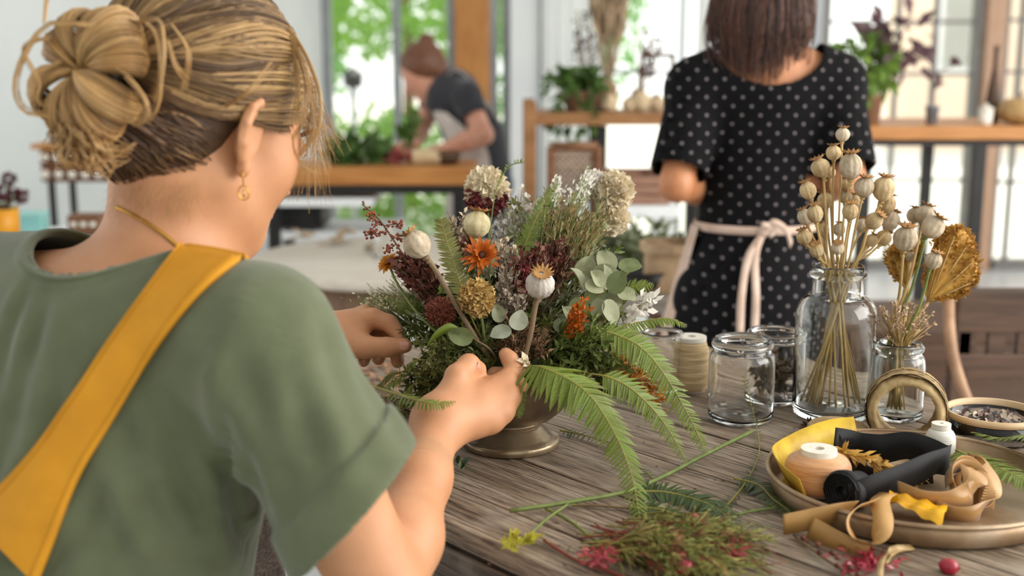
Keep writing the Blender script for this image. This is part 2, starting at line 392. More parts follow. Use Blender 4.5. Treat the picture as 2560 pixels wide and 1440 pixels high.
def crate(name, label, x0, x1, y0, y1, Y, dep, material, slats=3):
    a = ony(x0, y0, Y); b = ony(x1, y1, Y); t = thing(name, label, 'crate', ((a[0] + b[0]) / 2, Y + dep / 2, b[2]))
    H = a[2] - b[2]; W = b[0] - a[0]; cx = (a[0] + b[0]) / 2; s = H / slats
    for k in range(slats):
        z = b[2] + (k + 0.5) * s
        for yy in (Y, Y + dep): part('slat', MB().box((cx, yy, z), (W, 0.014, s * 0.86)), material, t, False)
        for xx in (a[0], b[0]): part('slat', MB().box((xx, Y + dep / 2, z), (0.014, dep, s * 0.86)), material, t, False)
    for xx in (a[0] + 0.02, b[0] - 0.02):
        for yy in (Y + 0.02, Y + dep - 0.02): part('corner_post', MB().box((xx, yy, (a[2] + b[2]) / 2), (0.025, 0.025, H)), material, t, False)
    part('bottom', MB().box((cx, Y + dep / 2, b[2] + 0.008), (W, dep, 0.014)), material, t, False)
    return t
# dark crate standing on a low white stool under the bench
cz0 = pz(572, 4.4)
crate('storage_crate', 'black slatted crate under the oak workbench', 700, 800, 512, 572, 4.4, 0.20, M['black_metal'])
a = ony(690, 575, 4.4); b = ony(960, 575, 4.4)
t = thing('low_bench', 'low white bench carrying the black crate under the workbench', 'bench', ((a[0] + b[0]) / 2, 4.55, 0))
part('seat', MB().box(((a[0] + b[0]) / 2, 4.55, cz0 - 0.022), (b[0] - a[0] + 0.1, 0.36, 0.03), bevel=0.004), M['white_paint'], t, False)
for xx in (a[0], b[0]):
    for yy in (4.42, 4.68): part('leg', MB().box((xx, yy, (cz0 - 0.037) / 2), (0.04, 0.04, cz0 - 0.037)), M['white_paint'], t, False)

# ---- leafy cuttings, blooms and bowl on the workbench
def sprig_heap(name, label, c, r, n, L, W, material, cat='foliage', group=None, up=0.5, stemmat=None):
    c = np.asarray(c, float); t = thing(name, label, cat, c, group); mb = MB(); st = MB()
    for k in range(n):
        d = unit(RNG.normal(size=3) * [1, 1, 0.5] + [0, 0, up]); e = c + d * np.asarray(r) * rnd(0.5, 1.0)
        if k % 6 == 0: st.tube([c, (c + e) / 2 + [0, 0, 0.01], e], [0.003, 0.0025, 0.0015], 4)
        dd = unit(d + RNG.normal(size=3) * 0.7); mb.leaf(e - dd * L * 0.4, dd, unit(RNG.normal(size=3) + [0, -0.3, 0.8]), L * rnd(0.7, 1.2), W * rnd(0.7, 1.2), 0.2, 2)
    part('leaves', mb, material, t, kind='stuff'); part('stems', st, stemmat or M['stem_green'], t)
    return t
M['stem_green'] = mat('green_stem', '#7d8a4a', '#5f6d36', 0.6, 40)
M['leaf_dark'] = mat('dark_leaf', '#5d7a38', '#3f5f2c', 0.45, 60, rnd_v=0.15, translucent=0.25)
M['leaf_fresh'] = mat('fresh_leaf', '#86a448', '#5f8236', 0.45, 60, rnd_v=0.15, translucent=0.3)
M['leaf_purple'] = mat('purple_leaf', '#7a5a5e', '#513a41', 0.5, 60, translucent=0.25)
p = ony(890, 398, BY + 0.19); p[2] = bz
sprig_heap('leafy_cuttings', 'heap of dark green leafy cuttings on the oak workbench', p + [0, 0, 0.02], (0.13, 0.12, 0.10), 150, 0.07, 0.04, M['leaf_dark'], 'foliage')
p = ony(1022, 330, BY + 0.30); p[2] = bz
sprig_heap('leafy_cuttings', 'upright green sprig just in front of the stooping woman', p, (0.05, 0.05, 0.2), 50, 0.06, 0.03, M['leaf_dark'], 'foliage', up=1.6)
M['pink_petal'] = mat('pink_petal', '#d98a86', '#b9605f', 0.6, 60, translucent=0.3)
for k, (qx, s) in enumerate(((985, 0.045), (1010, 0.05))):
    p = ony(qx, 400, BY + 0.16); p[2] = bz
    t = thing('pink_flower', ['pink bloom lying beside the green cuttings on the workbench', 'pink bloom lying beside the beige roll on the workbench'][k], 'flower', p, 'pink blooms on the workbench'); mb = MB()
    for j in range(26):
        d = unit(RNG.normal(size=3) + [0, 0, 0.4]); d[2] = abs(d[2]); mb.leaf(p + d * s * 0.2 + [0, 0, 0.01], d, unit(RNG.normal(size=3)), s, s * 0.6, 0.3, 2)
    part('petals', mb, M['pink_petal'], t); part('stem', MB().tube([p + [0, 0, 0.015], p + [-0.1, -0.03, 0.006]], 0.004, 5), M['stem_green'], t)
p = ony(1065, 402, BY + 0.12); p[2] = bz + 0.028
t = thing('paper_roll', 'short beige paper roll on the oak workbench', 'roll', p)
part('roll', MB().lathe([(0.012, -0.05), (0.028, -0.05), (0.028, 0.05), (0.012, 0.05)], p, (1, 0.15, 0), 20, caps=False), mat('kraft', '#cdb792', '#b89f78', 0.8, 40), t, False)
part('core', MB().lathe([(0.012, -0.051), (0.012, 0.051)], p, (1, 0.15, 0), 16, caps=True), M['dark_wood'], t, False)
p = ony(1120, 412, BY + 0.14); p[2] = bz
t = thing('wooden_bowl', 'small dark brown bowl at the end of the oak workbench', 'bowl', p)
part('body', MB().lathe([(0.025, 0.0), (0.04, 0.012), (0.052, 0.045), (0.048, 0.045), (0.036, 0.016), (0.0, 0.008)], p, n=24), M['dark_wood'], t)
part('rim', MB().lathe([(0.052, 0.043), (0.054, 0.047), (0.05, 0.05), (0.047, 0.045)], p, n=24, caps=False), M['walnut'], t)

# ---- round pale table
RT = at(985, 640, 3.40); rz = float(RT[2]); rx, ry = float(RT[0]), float(RT[1]); RR = 0.40
M['pale_top'] = mat('limed_wood_top', '#dcd3c6', '#c4b8a8', 0.35, 7, stretch=(1, 9, 9), seedpos=True)
M['limed_leg'] = mat('brown_table_leg', '#8b6c54', '#6a4f3c', 0.6, 8, stretch=(8, 8, 1))
t = thing('round_table', 'round pale-topped wooden table behind the bouquet', 'table', (rx, ry, 0))
part('tabletop', MB().lathe([(RR - 0.012, -0.03), (RR, -0.024), (RR, -0.004), (RR - 0.004, 0), (0, 0)], (rx, ry, rz), n=64), M['pale_top'], t)
part('apron', MB().lathe([(RR - 0.09, -0.10), (RR - 0.09, -0.03), (RR - 0.11, -0.03), (RR - 0.11, -0.10), (RR - 0.09, -0.10)], (rx, ry, rz), n=40, caps=False), M['limed_leg'], t)
for k in range(4):
    a = math.radians(225 + 90 * k); c = np.array([rx + (RR - 0.11) * math.cos(a), ry + (RR - 0.11) * math.sin(a), 0])
    part('leg', MB().tube([c + [0, 0, rz - 0.03], c * 1 + [0, 0, rz * 0.5], c + [0.06 * math.cos(a), 0.06 * math.sin(a), 0]], [0.045, 0.036, 0.028], 10), M['limed_leg'], t)
    b = np.array([rx + 0.06 * math.cos(a), ry + 0.06 * math.sin(a), rz - 0.09])
    part('brace', MB().tube([c + [0, 0, rz * 0.55], (c + [0, 0, rz - 0.2] + b) / 2, b], 0.014, 6), M['limed_leg'], t)
M['dried_bits'] = mat('dried_leaf_bits', '#c9b393', '#94795a', 0.8, 50, rnd_v=0.2)
for k, (qx, qy, lab) in enumerate(((840, 612, 'curl of dried leaf on the round table near its left rim'), (920, 628, 'curl of dried leaf in the middle of the round table'), (885, 590, 'curl of dried leaf towards the far rim of the round table'), (770, 600, 'curl of dried leaf nearest the left edge of the round table'))):
    p = onz(qx, qy, rz + 0.002); mb = MB()
    for j in range(5): mb.leaf(p + rvec(0.008) * [1, 1, 0] + [0, 0, 0.006], unit([rnd(-1, 1), rnd(-1, 1), 0.35]), (0, 0, 1), 0.06, 0.03, 0.4, 4)
    single('dried_leaf', mb, M['dried_bits'], lab, 'leaf', p, 'dried leaves on the round table')
def jar(name, label, base, r, h, neck, lip=0.003, thick=0.0025, shoulder=0.72, rimh=0.02, material=None, cat='jar', group=None, n=40, threads=True):
    """glass vessel with wall thickness, lip ring and base"""
    base = np.asarray(base, float); t = thing(name, label, cat, base, group)
    z1 = h * shoulder; hn = h - rimh
    outer = [(r * 0.86, 0), (r * 0.97, 0.004), (r, 0.012), (r, z1)]
    for k in range(1, 7):
        a = k / 6 * math.pi / 2; outer.append((neck + (r - neck) * math.cos(a), z1 + (hn - z1) * math.sin(a)))
    outer += [(neck, h - 0.004), (neck - thick * 0.4, h)]
    inner = [(max(rr - thick, 0.002), zz) for rr, zz in outer]; inner[-1] = (neck - thick, h); inner[0] = (r * 0.8, 0.006); inner[1] = (r * 0.93, 0.009); inner[2] = (r - thick, 0.016)
    prof = [(0, 0.0025), (r * 0.5, 0.0015)] + outer + inner[::-1] + [(r * 0.4, 0.007), (0, 0.009)]
    part('body', MB().lathe(prof, base, n=n), material or M['glass'], t)
    zl = h - rimh * 0.45
    rg = [(neck + lip * math.cos(a), zl + lip * 1.3 * math.sin(a)) for a in np.linspace(-math.pi / 2, math.pi / 2, 7)]
    part('lip', MB().lathe([(neck - thick * 0.3, zl - lip * 1.3)] + rg + [(neck - thick * 0.3, zl + lip * 1.3)], base, n=n, caps=False), material or M['glass'], t)
    return t
M['glass'] = glassmat('clear_glass', (0.992, 1.0, 0.996)); M['green_glass'] = glassmat('aqua_glass', (0.965, 0.995, 0.985))
jar('glass_jar', 'small clear jar standing on the round pale table', onz(965, 645, rz + 0.001), 0.035, 0.09, 0.03, cat='jar')
# ---- chair backs, boxes and shelves in the middle distance
SY = 4.1; sz = pz(283, SY)
M['shelf_wood'] = mat('shelf_wood', '#a5784f', '#84592f', 0.5, 9, stretch=(0.8, 8, 8), seedpos=True)
t = thing('display_shelf', 'tall brown wooden display rack with a post behind the rattan chair', 'shelf', (px_(1500, 300, SY), SY + 0.2, 0))
xa, xb = px_(1322, 300, SY), px_(1790, 300, SY)
for dy in (0.09, 0.27): part('board', MB().box(((xa + xb) / 2, SY + dy, sz - 0.02), (xb - xa, 0.175, 0.042), bevel=0.003), M['shelf_wood'], t, False)
for (qx, yt) in ((1325, 255),):
    xx = px_(qx, 300, SY); zt = pz(yt, SY)
    part('post', MB().box((xx, SY - 0.02, zt / 2), (0.042, 0.042, zt), bevel=0.003), M['shelf_wood'], t, False)
    part('post', MB().box((xx, SY + 0.36, zt / 2), (0.042, 0.042, zt), bevel=0.003), M['shelf_wood'], t, False)
for qx in (1505, 1770):
    xx = px_(qx, 300, SY); part('leg', MB().box((xx, SY + 0.05, (sz - 0.045) / 2), (0.04, 0.04, sz - 0.045)), M['black_metal'], t, False)
    part('leg', MB().box((xx, SY + 0.33, (sz - 0.045) / 2), (0.04, 0.04, sz - 0.045)), M['black_metal'], t, False)
# right-hand high table
HY = 3.95; hz = pz(316, HY); xa, xb = px_(2150, 320, HY), px_(2900, 320, HY)
t = thing('high_table', 'high oak table with black metal legs in front of the gridded windows', 'table', ((xa + xb) / 2, HY + 0.3, 0))
for k in range(3): part('board', MB().box(((xa + xb) / 2, HY + 0.1 + k * 0.2, hz - 0.022), (xb - xa, 0.196, 0.044), bevel=0.003), M['oak_h'], t, False)
part('metal_rail', MB().box(((xa + xb) / 2, HY + 0.05, hz - 0.055), (xb - xa, 0.03, 0.022)), M['black_metal'], t, False)
for qx in (2175, 2462, 2880):
    for dy in (0.05, 0.55): part('leg', MB().box((px_(qx, 400, HY), HY + dy, (hz - 0.066) / 2), (0.036, 0.036, hz - 0.066)), M['black_metal'], t, False)

# ---- things on the rack and on the high table
M['terracotta'] = mat('brown_clay', '#a37f66', '#87654e', 0.8, 20)
M['ceramic_grey'] = mat('grey_glaze', '#8d9298', '#75797f', 0.4, 20)
M['ceramic_white'] = mat('cream_glaze', '#efe9df', '#ded6c8', 0.4, 20)
def pot(t, base, r, h, material, taper=0.78, soil=True):
    part('pot', MB().lathe([(r * taper, 0), (r * 0.99, h * 0.86), (r * 1.06, h * 0.87), (r * 1.06, h), (r * 0.93, h), (r * 0.9, h * 0.8), (0, h * 0.8)], base, n=28), material, t)
    if soil: part('soil', MB().lathe([(r * 0.9, h * 0.84), (0, h * 0.86)], base, n=20), M['dark_wood'], t)
p = ony(1440, 283, SY + 0.1); p[2] = sz + 0.001
t = thing('trailing_plant', 'trailing green plant in a small pot on the brown rack', 'plant', p); pot(t, p, 0.045, 0.07, M['terracotta'])
lf = MB(); st = MB()
for k in range(13):
    a = k * 0.49; hang = k % 3 != 0; d = np.array([math.cos(a), -0.55 + 0.5 * math.sin(a), 0]); L = rnd(0.06, 0.12)
    P = catmull([p + [0, 0, 0.06], p + d * L * 0.55 + [0, 0, 0.13], p + d * L + [0, 0, 0.08 if not hang else (-0.05 if k % 2 else -0.12)]], 8); st.tube(P, 0.003, 4)
    for q in P[2:]:
        for j in range(3): dd = unit(rvec(1) + d * 0.5 + [0, 0, -0.2]); lf.leaf(q, dd, unit(rvec(1) + [0, -0.6, 0.6]), rnd(0.035, 0.06), 0.026, 0.2, 2)
part('leaves', lf, M['leaf_dark'], t, kind='stuff'); part('stems', st, M['stem_green'], t)
p = ony(1518, 283, SY + 0.2); p[2] = sz + 0.001
t = thing('dried_grass_bunch', 'tall bundle of beige dried grass standing on the brown rack', 'dried grass', p)
part('vase', MB().lathe([(0.03, 0), (0.036, 0.02), (0.034, 0.08), (0.024, 0.1), (0.021, 0.1), (0.03, 0.06), (0, 0.01)], p, n=24), M['terracotta'], t)
gs = MB(); gp = MB()
for k in range(70):
    a = rnd(-0.14, 0.17); b = rnd(-0.15, 0.15); L = rnd(0.32, 0.42); e = p + np.array([math.sin(a) * L, math.sin(b) * L, L * 0.98]); P = catmull([p + [0, 0, 0.06], lerp(p, e, 0.55) + rvec(0.006), e], 6)
    gs.tube(P, 0.0016, 3)
    for j in range(4):
        q = lerp(P[4], P[6], j / 4); d = unit(P[6] - P[4]); gp.leaf(q, unit(d + rvec(0.25)), rvec(1), 0.08, 0.014, 0.1, 2)
M['dried_grass'] = mat('dried_grass', '#b9a184', '#937c60', 0.8, 60)
part('stalks', gs, M['dried_grass'], t, kind='stuff'); part('plumes', gp, M['dried_grass'], t, kind='stuff')
for k, (qx, lab) in enumerate(((1478, 'thin dried twig with tiny buds left of the dried grass bundle'), (1592, 'thin branching dried twig right of the dried grass bundle'))):
    p = ony(qx, 283, SY + 0.26); p[2] = sz + 0.001; t = thing('dried_twig', lab, 'twig', p, 'dried twigs on the brown rack'); st = MB(); bd = MB()
    st.lathe([(0.02, 0), (0.026, 0.01), (0.022, 0.06), (0.014, 0.075), (0.012, 0.075), (0.0, 0.01)], p, n=16)
    for j in range(7):
        e = p + [(-0.02 if k == 0 else 0.06) + rnd(-0.05, 0.05), rnd(-0.05, 0.05), rnd(0.22, 0.40 if k == 0 else 0.3)]; P = catmull([p + [0, 0, 0.05], lerp(p, e, 0.5) + rvec(0.01), e], 6); st.tube(P, 0.0022, 4)
        for i in range(9): bd.blob(lerp(P[3], P[6], rnd(0, 1)) + rvec(0.022), rnd(0.005, 0.009), 1)
    part('stalk', st, M['dried_grass'], t); part('buds', bd, M['leaf_purple'], t, kind='stuff')
M['straw'] = mat('straw_ball', '#d9c6a6', '#b39a78', 0.8, 60, bump=0.4)
for k, (qx, s, m_, lab) in enumerate(((1523, 0.031, 'straw', 'small pale ball on the brown rack below the grass bundle'), (1572, 0.026, 'dried_bits', 'brownish dried pod second from the pale ball on the rack'), (1602, 0.036, 'straw', 'larger beige pod cluster on the brown rack'), (1640, 0.03, 'dried_bits', 'dried pod on the brown rack nearest the dotted dress'))):
    p = ony(qx, 283, SY + 0.06); p[2] = sz; t = thing('dried_pod', lab, 'dried pod', p, 'dried pods on the brown rack')
    part('pod', MB().lathe([(0.003, 0), (s * 0.8, s * 0.35), (s, s), (s * 0.75, s * 1.7), (s * 0.2, s * 2), (0, s * 1.95)], p, n=18, rib=6, amp=0.06), M[m_], t)
    part('crown', MB().lathe([(s * 0.2, s * 1.95), (s * 0.4, s * 2.12), (s * 0.1, s * 2.02)], p, n=14, rib=7, amp=0.15), M['dried_bits'], t)
p = ony(1620, 283, SY + 0.27); p[2] = sz
t = thing('picture_frame', 'small brown open frame standing at the back of the brown rack', 'frame', p)
for dx in (-0.055, 0.055): part('stile', MB().box(p + [dx + 0.03, 0, 0.1], (0.014, 0.014, 0.2)), M['dark_wood'], t, False)
for dz in (0.007, 0.193): part('rail', MB().box(p + [0.03, 0, dz], (0.1, 0.012, 0.014)), M['dark_wood'], t, False)
p = ony(2172, 318, HY + 0.16); p[2] = hz + 0.001
t = thing('potted_plant', 'bushy green and purple plant in a brown clay pot on the high table', 'plant', p); pot(t, p, 0.042, 0.10, M['terracotta'])
for (mm, nm, n, cx, cz) in (('leaf_fresh', 'leaves', 170, -0.03, 0.20), ('leaf_purple', 'purple_leaves', 70, 0.075, 0.27)):
    lf = MB()
    for k in range(n):
        d = unit(RNG.normal(size=3)); c = p + [cx, 0, cz] + d * [0.105, 0.09, 0.10] * rnd(0.4, 1); lf.leaf(c, unit(d + [0, 0, -0.2] + rvec(0.6)), unit(rvec(1) + [0, -0.5, 0.7]), rnd(0.045, 0.08), 0.036, 0.25, 2)
    part(nm, lf, M[mm], t, kind='stuff')
st = MB()
for k in range(9): st.tube(catmull([p + [0, 0, 0.08], p + [rnd(-0.05, 0.07), rnd(-0.04, 0.04), 0.16], p + [rnd(-0.09, 0.12), rnd(-0.05, 0.05), 0.26]], 5), 0.0028, 4)
part('stems', st, M['stem_green'], t)
p = ony(2328, 318, HY + 0.12); p[2] = hz + 0.001
t = thing('potted_seedling', 'thin leggy seedling in a small grey pot on the high table', 'plant', p); pot(t, p, 0.023, 0.062, M['ceramic_grey'])
st = MB(); lf = MB(); st.tube(catmull([p + [0, 0, 0.05], p + [0.002, 0, 0.14], p + [-0.002, 0, 0.30]], 8), [0.0028] * 9, 5)
for (z, dx) in ((0.2, 0.075), (0.24, -0.05), (0.17, -0.03), (0.14, 0.02)):
    st.tube([p + [0, 0, z - 0.03], p + [dx, -0.01, z]], 0.0018, 4)
    for j in range(5): lf.leaf(p + [dx, -0.01, z] + rvec(0.008), unit(rvec(1)), unit(rvec(1) + [0, -1, 0]), 0.03, 0.022, 0.2, 2)
part('stem', st, M['leaf_purple'], t); part('leaves', lf, M['leaf_purple'], t)
p = ony(2478, 312, HY + 0.2); p[2] = hz + 0.001
t = thing('wooden_bottle', 'slim dark brown bottle vase on the high table', 'vase', p)
part('body', MB().lathe([(0.02, 0), (0.026, 0.01), (0.027, 0.06), (0.018, 0.13), (0.0085, 0.19), (0.008, 0.245), (0.0105, 0.26), (0.007, 0.26), (0.006, 0.2), (0, 0.1)], p, n=24), M['dark_wood'], t)
part('base_ring', MB().lathe([(0.021, 0), (0.023, 0.003), (0.021, 0.006)], p, n=24), M['walnut'], t)
p = ony(2462, 316, HY + 0.06); p[2] = hz + 0.001
t = thing('cream_cup', 'small cream cup standing before the slim brown bottle', 'cup', p)
part('body', MB().lathe([(0.017, 0), (0.021, 0.006), (0.024, 0.05), (0.022, 0.05), (0.018, 0.008), (0, 0.006)], p, n=24), M['ceramic_white'], t)
part('lid', MB().lathe([(0.025, 0.05), (0.025, 0.056), (0.006, 0.062), (0.006, 0.07), (0, 0.072)], p, n=24), M['ceramic_white'], t)
p = ony(2545, 318, HY + 0.1); p[2] = hz + 0.001
t = thing('gourd', 'round beige gourd lying on the high table at the picture edge', 'gourd', p)
part('body', MB().lathe([(0.01, 0.0), (0.05, 0.008), (0.072, 0.04), (0.062, 0.075), (0.03, 0.088), (0.0, 0.086)], p, n=36, rib=9, amp=0.025), mat('gourd_skin', '#c2a06d', '#9d7c4c', 0.5, 20), t)
part('stalk', MB().tube([p + [0, 0, 0.084], p + [0.004, 0, 0.1], p + [0.012, 0, 0.108]], [0.008, 0.006, 0.005], 6), M['dried_grass'], t)

# ---- rattan chair
CY = 3.7; t = thing('rattan_chair', 'brown chair with a woven back standing before the rack', 'chair', (px_(1435, 400, CY), CY, 0))
xa, xb = px_(1378, 400, CY), px_(1494, 400, CY); zt, zs = pz(366, CY), pz(640, CY)
for xx in (xa, xb): part('back_post', MB().tube([(xx, CY, zt), (xx, CY, zs), (xx, CY + 0.02, 0)], 0.014, 8), M['walnut'], t)
for xx in (xa, xb): part('leg', MB().tube([(xx, CY + 0.4, zs), (xx, CY + 0.4, 0)], 0.014, 8), M['walnut'], t)
part('top_rail', MB().tube([(xa, CY, zt), (xb, CY, zt)], 0.014, 8), M['walnut'], t)
part('seat', MB().box(((xa + xb) / 2, CY + 0.2, zs), (xb - xa + 0.04, 0.42, 0.035), bevel=0.008), M['walnut'], t)
zb = pz(500, CY); wv = MB(); n = 9
for k in range(n + 1):
    z = lerp(zb, zt, k / n); wv.strip([(lerp(xa, xb, i / 16), CY + 0.004 * (1 if (i + k) % 2 else -1), z) for i in range(17)], [np.array([0, 0, 0.007])] * 17, 0.003)
for k in range(8):
    x = lerp(xa, xb, (k + 0.5) / 8); wv.strip([(x, CY + 0.004 * (1 if (i + k) % 2 else -1), lerp(zb, zt, i / 12)) for i in range(13)], [np.array([0.005, 0, 0])] * 13, 0.003)
part('woven_back', wv, mat('cane', '#a98d78', '#8b6f5b', 0.7, 40), t, kind='stuff')
crate('wooden_crate', 'reddish brown wooden crate beside the rattan chair', 1516, 1668, 438, 512, 3.5, 0.25, mat('crate_wood', '#9b7560', '#7d5a48', 0.7, 9, stretch=(1, 8, 8), seedpos=True))
a = ony(1508, 514, 3.45); b = ony(1700, 514, 3.45)
t = thing('side_table', 'white side table holding the reddish brown crate', 'table', ((a[0] + b[0]) / 2, 3.62, 0))
part('tabletop', MB().box(((a[0] + b[0]) / 2, 3.62, a[2] - 0.018), (b[0] - a[0], 0.4, 0.03), bevel=0.004), M['white_paint'], t, False)
for xx in (a[0] + 0.03, b[0] - 0.03):
    for yy in (3.45, 3.79): part('leg', MB().box((xx, yy, (a[2] - 0.033) / 2), (0.03, 0.03, a[2] - 0.033)), M['white_paint'], t, False)
# low pale table with greenery, dark bowl, paper bag
LY = 2.75; lz = pz(745, LY)
t = thing('low_table', 'low pale grey table with greenery between bouquet and dotted dress', 'table', (px_(1630, 745, LY), LY + 0.3, 0))
xa, xb = px_(1450, 745, LY), px_(1760, 745, LY)
for k in range(3): part('board', MB().box(((xa + xb) / 2, LY + 0.1 + 0.2 * k, lz - 0.02), (xb - xa, 0.195, 0.035), bevel=0.003), mat('grey_board', '#a9a29a', '#8b837a', 0.6, 9, stretch=(1, 8, 8), seedpos=True), t, False)
for xx in (xa + 0.05, xb - 0.05):
    for yy in (LY + 0.06, LY + 0.52): part('leg', MB().box((xx, yy, (lz - 0.037) / 2), (0.04, 0.04, lz - 0.037)), M['dark_wood'], t, False)
p = ony(1590, 690, LY + 0.3); p[2] = lz
sprig_heap('leafy_cuttings', 'tangle of grey-green cuttings on the low pale table', p + [0, 0.05, 0.03], (0.16, 0.12, 0.12), 260, 0.055, 0.02, mat('grey_leaf', '#7f8766', '#626a4c', 0.6, 40, translucent=0.2), 'foliage')
p = ony(1600, 715, LY + 0.12); p[2] = lz
t = thing('dark_basin', 'black shallow basin on the low pale table', 'basin', p)
part('body', MB().lathe([(0.05, 0), (0.065, 0.01), (0.078, 0.045), (0.082, 0.045), (0.07, 0.008), (0.0, 0.004)], p, n=28), M['black_metal'], t)
part('rim', MB().lathe([(0.078, 0.043), (0.084, 0.045), (0.083, 0.05), (0.077, 0.047)], p, n=28, caps=False), M['black_metal'], t)
p = ony(1672, 745, LY + 0.1); p[2] = lz; W = 0.062
t = thing('paper_bag', 'crumpled kraft paper bag tucked beside the dotted dress', 'bag', p); mb = MB(); vs = []; fs = []
for j, (z, s) in enumerate(((0, 1), (0.04, 1.05), (0.08, 0.98), (0.105, 1.04), (0.115, 1.0))):
    for k in range(16):
        a = 2 * math.pi * k / 16; rr = W * s * (1 / max(abs(math.cos(a)), abs(math.sin(a)))) ** 0.7 * (1 + rnd(-0.05, 0.05)); vs.append(p + [rr * math.cos(a), rr * 0.7 * math.sin(a), z + rnd(-0.004, 0.004) * (j > 0)])
for j in range(4):
    for k in range(16): fs.append((j * 16 + k, j * 16 + (k + 1) % 16, (j + 1) * 16 + (k + 1) % 16, (j + 1) * 16 + k))
fs.append(tuple(range(16))[::-1]); mb._add(vs, fs)
M['kraft2'] = mat('kraft_paper', '#c2a888', '#a98d6d', 0.85, 25, bump=0.4)
part('bag', mb, M['kraft2'], t, False); part('folded_rim', MB().lathe([(W * 1.12, 0.095), (W * 1.17, 0.1), (W * 1.15, 0.118), (W * 1.05, 0.118)], p, n=16, caps=False, jit=0.03), M['kraft2'], t, False)

# ---- dark bentwood chair and bench at the right
KY = 2.5; t = thing('bentwood_chair', 'dark chair with a curved pale cane arm at the right of the worktable', 'chair', (px_(2470, 900, KY), KY + 0.1, 0))
z1, z2, z3 = pz(748, KY), pz(835, KY), pz(930, KY); xa, xb = px_(2392, 800, KY), px_(2760, 800, KY)
part('top_rail', MB().box(((xa + xb) / 2, KY + 0.02, (z1 + z2) / 2 + 0.01), (xb - xa, 0.03, z1 - z2 + 0.02), bevel=0.008), M['dark_wood'], t, False)
part('lower_rail', MB().box(((xa + xb) / 2, KY + 0.02, z3 + 0.02), (xb - xa, 0.028, 0.035), bevel=0.006), M['dark_wood'], t, False)
for k in range(5): part('slat', MB().box((lerp(xa, xb, (k + 0.5) / 5), KY + 0.02, (z2 + z3) / 2 + 0.02), (0.035, 0.015, z2 - z3)), M['dark_wood'], t, False)
sz2 = pz(960, KY); part('seat', MB().box(((xa + xb) / 2, KY + 0.22, sz2 - 0.12), (xb - xa, 0.42, 0.04), bevel=0.01), M['dark_wood'], t, False)
for xx in (xa + 0.02, xb - 0.02):
    part('leg', MB().box((xx, KY + 0.03, z1 / 2), (0.035, 0.035, z1 - 0.01)), M['dark_wood'], t, False); part('leg', MB().box((xx, KY + 0.4, (sz2 - 0.14) / 2), (0.035, 0.035, sz2 - 0.14)), M['dark_wood'], t, False)
part('cane_arm', MB().tube(catmull([at(2372, 742, 2.45), at(2372, 800, 2.40), at(2380, 880, 2.36), at(2402, 960, 2.33), at(2440, 1060, 2.30), at(2470, 1180, 2.30)], 18), 0.0115, 8), mat('pale_cane', '#b08a6a', '#8f6c50', 0.5, 20), t, label='curved pale cane arm')
t = thing('dark_cabinet', 'low dark brown cabinet behind the bentwood chair', 'cabinet', (1.35, 3.3, 0))
part('body', MB().box((1.38, 3.3, 0.29), (1.0, 0.4, 0.58), bevel=0.006), M['dark_wood'], t, False)
for k in range(2):
    d = part('door', MB().box((1.14 + 0.48 * k, 3.09, 0.29), (0.45, 0.02, 0.5), bevel=0.004), M['dark_wood'], t, False)
    part('knob', MB().blob((1.33 + 0.1 * k, 3.07, 0.34), 0.015, 2), M['grey_metal'], d)
# ---- left: drawer cabinet on a stand, yellow pot with burgundy flowers
DY = 4.6; xa, xb = px_(98, 400, DY), px_(330, 400, DY); z1, z0 = pz(372, DY), pz(456, DY)
t = thing('drawer_cabinet', 'small brown apothecary cabinet with white round knobs on a thin black stand', 'cabinet', ((xa + xb) / 2, DY + 0.15, 0))
part('body', MB().box(((xa + xb) / 2, DY + 0.16, (z0 + z1) / 2), (xb - xa, 0.28, z1 - z0)), M['walnut'], t, False)
part('top', MB().box(((xa + xb) / 2, DY + 0.15, z1 + 0.009), (xb - xa + 0.05, 0.33, 0.02), bevel=0.003), M['oak_h'], t, False)
nx = 7
for r_ in range(2):
    for k in range(nx):
        x = lerp(xa, xb, (k + 0.5) / nx); z = lerp(z0, z1, (r_ + 0.5) / 2); w = (xb - xa) / nx
        d = part('drawer', MB().box((x, DY + 0.012, z), (w * 0.9, 0.024, (z1 - z0) / 2 * 0.88), bevel=0.003), M['walnut'], t, False)
        part('knob', MB().lathe([(0.006, 0), (0.012, 0.008), (0.017, 0.014), (0.012, 0.022), (0, 0.024)], (x, DY, z), (0, -1, 0), 12), M['ceramic_white'], d)
for xx in (px_(122, 500, DY), xb - 0.03):
    for dy in (0.04, 0.26): part('leg', MB().box((xx, DY + dy, z0 / 2), (0.022, 0.022, z0)), M['black_metal'], t, False)
PY = 3.3; pzz = pz(602, PY); p = ony(18, 600, PY); p[2] = pzz
t = thing('plant_stand', 'dark brown stand under the yellow pot at the left edge', 'stand', (p[0], PY, 0))
part('top', MB().lathe([(0.16, -0.025), (0.165, -0.02), (0.165, -0.003), (0.16, 0), (0, 0)], p, n=36), M['dark_wood'], t)
for k in range(3):
    a = 2.1 * k + 0.4; part('leg', MB().tube([p + [0.11 * math.cos(a), 0.11 * math.sin(a), -0.02], (p[0] + 0.15 * math.cos(a), p[1] + 0.15 * math.sin(a), 0)], 0.015, 8), M['dark_wood'], t)
q = p + [-0.01, 0, 0.001]; t = thing('flower_pot', 'yellow orange pot at the left edge holding dark burgundy flowers', 'pot', q)
part('pot', MB().lathe([(0.042, 0), (0.045, 0.004), (0.046, 0.085), (0.043, 0.087), (0.042, 0.08), (0, 0.075)], q, n=32), mat('yellow_glaze', '#eda51f', '#d98f12', 0.35, 12), t)
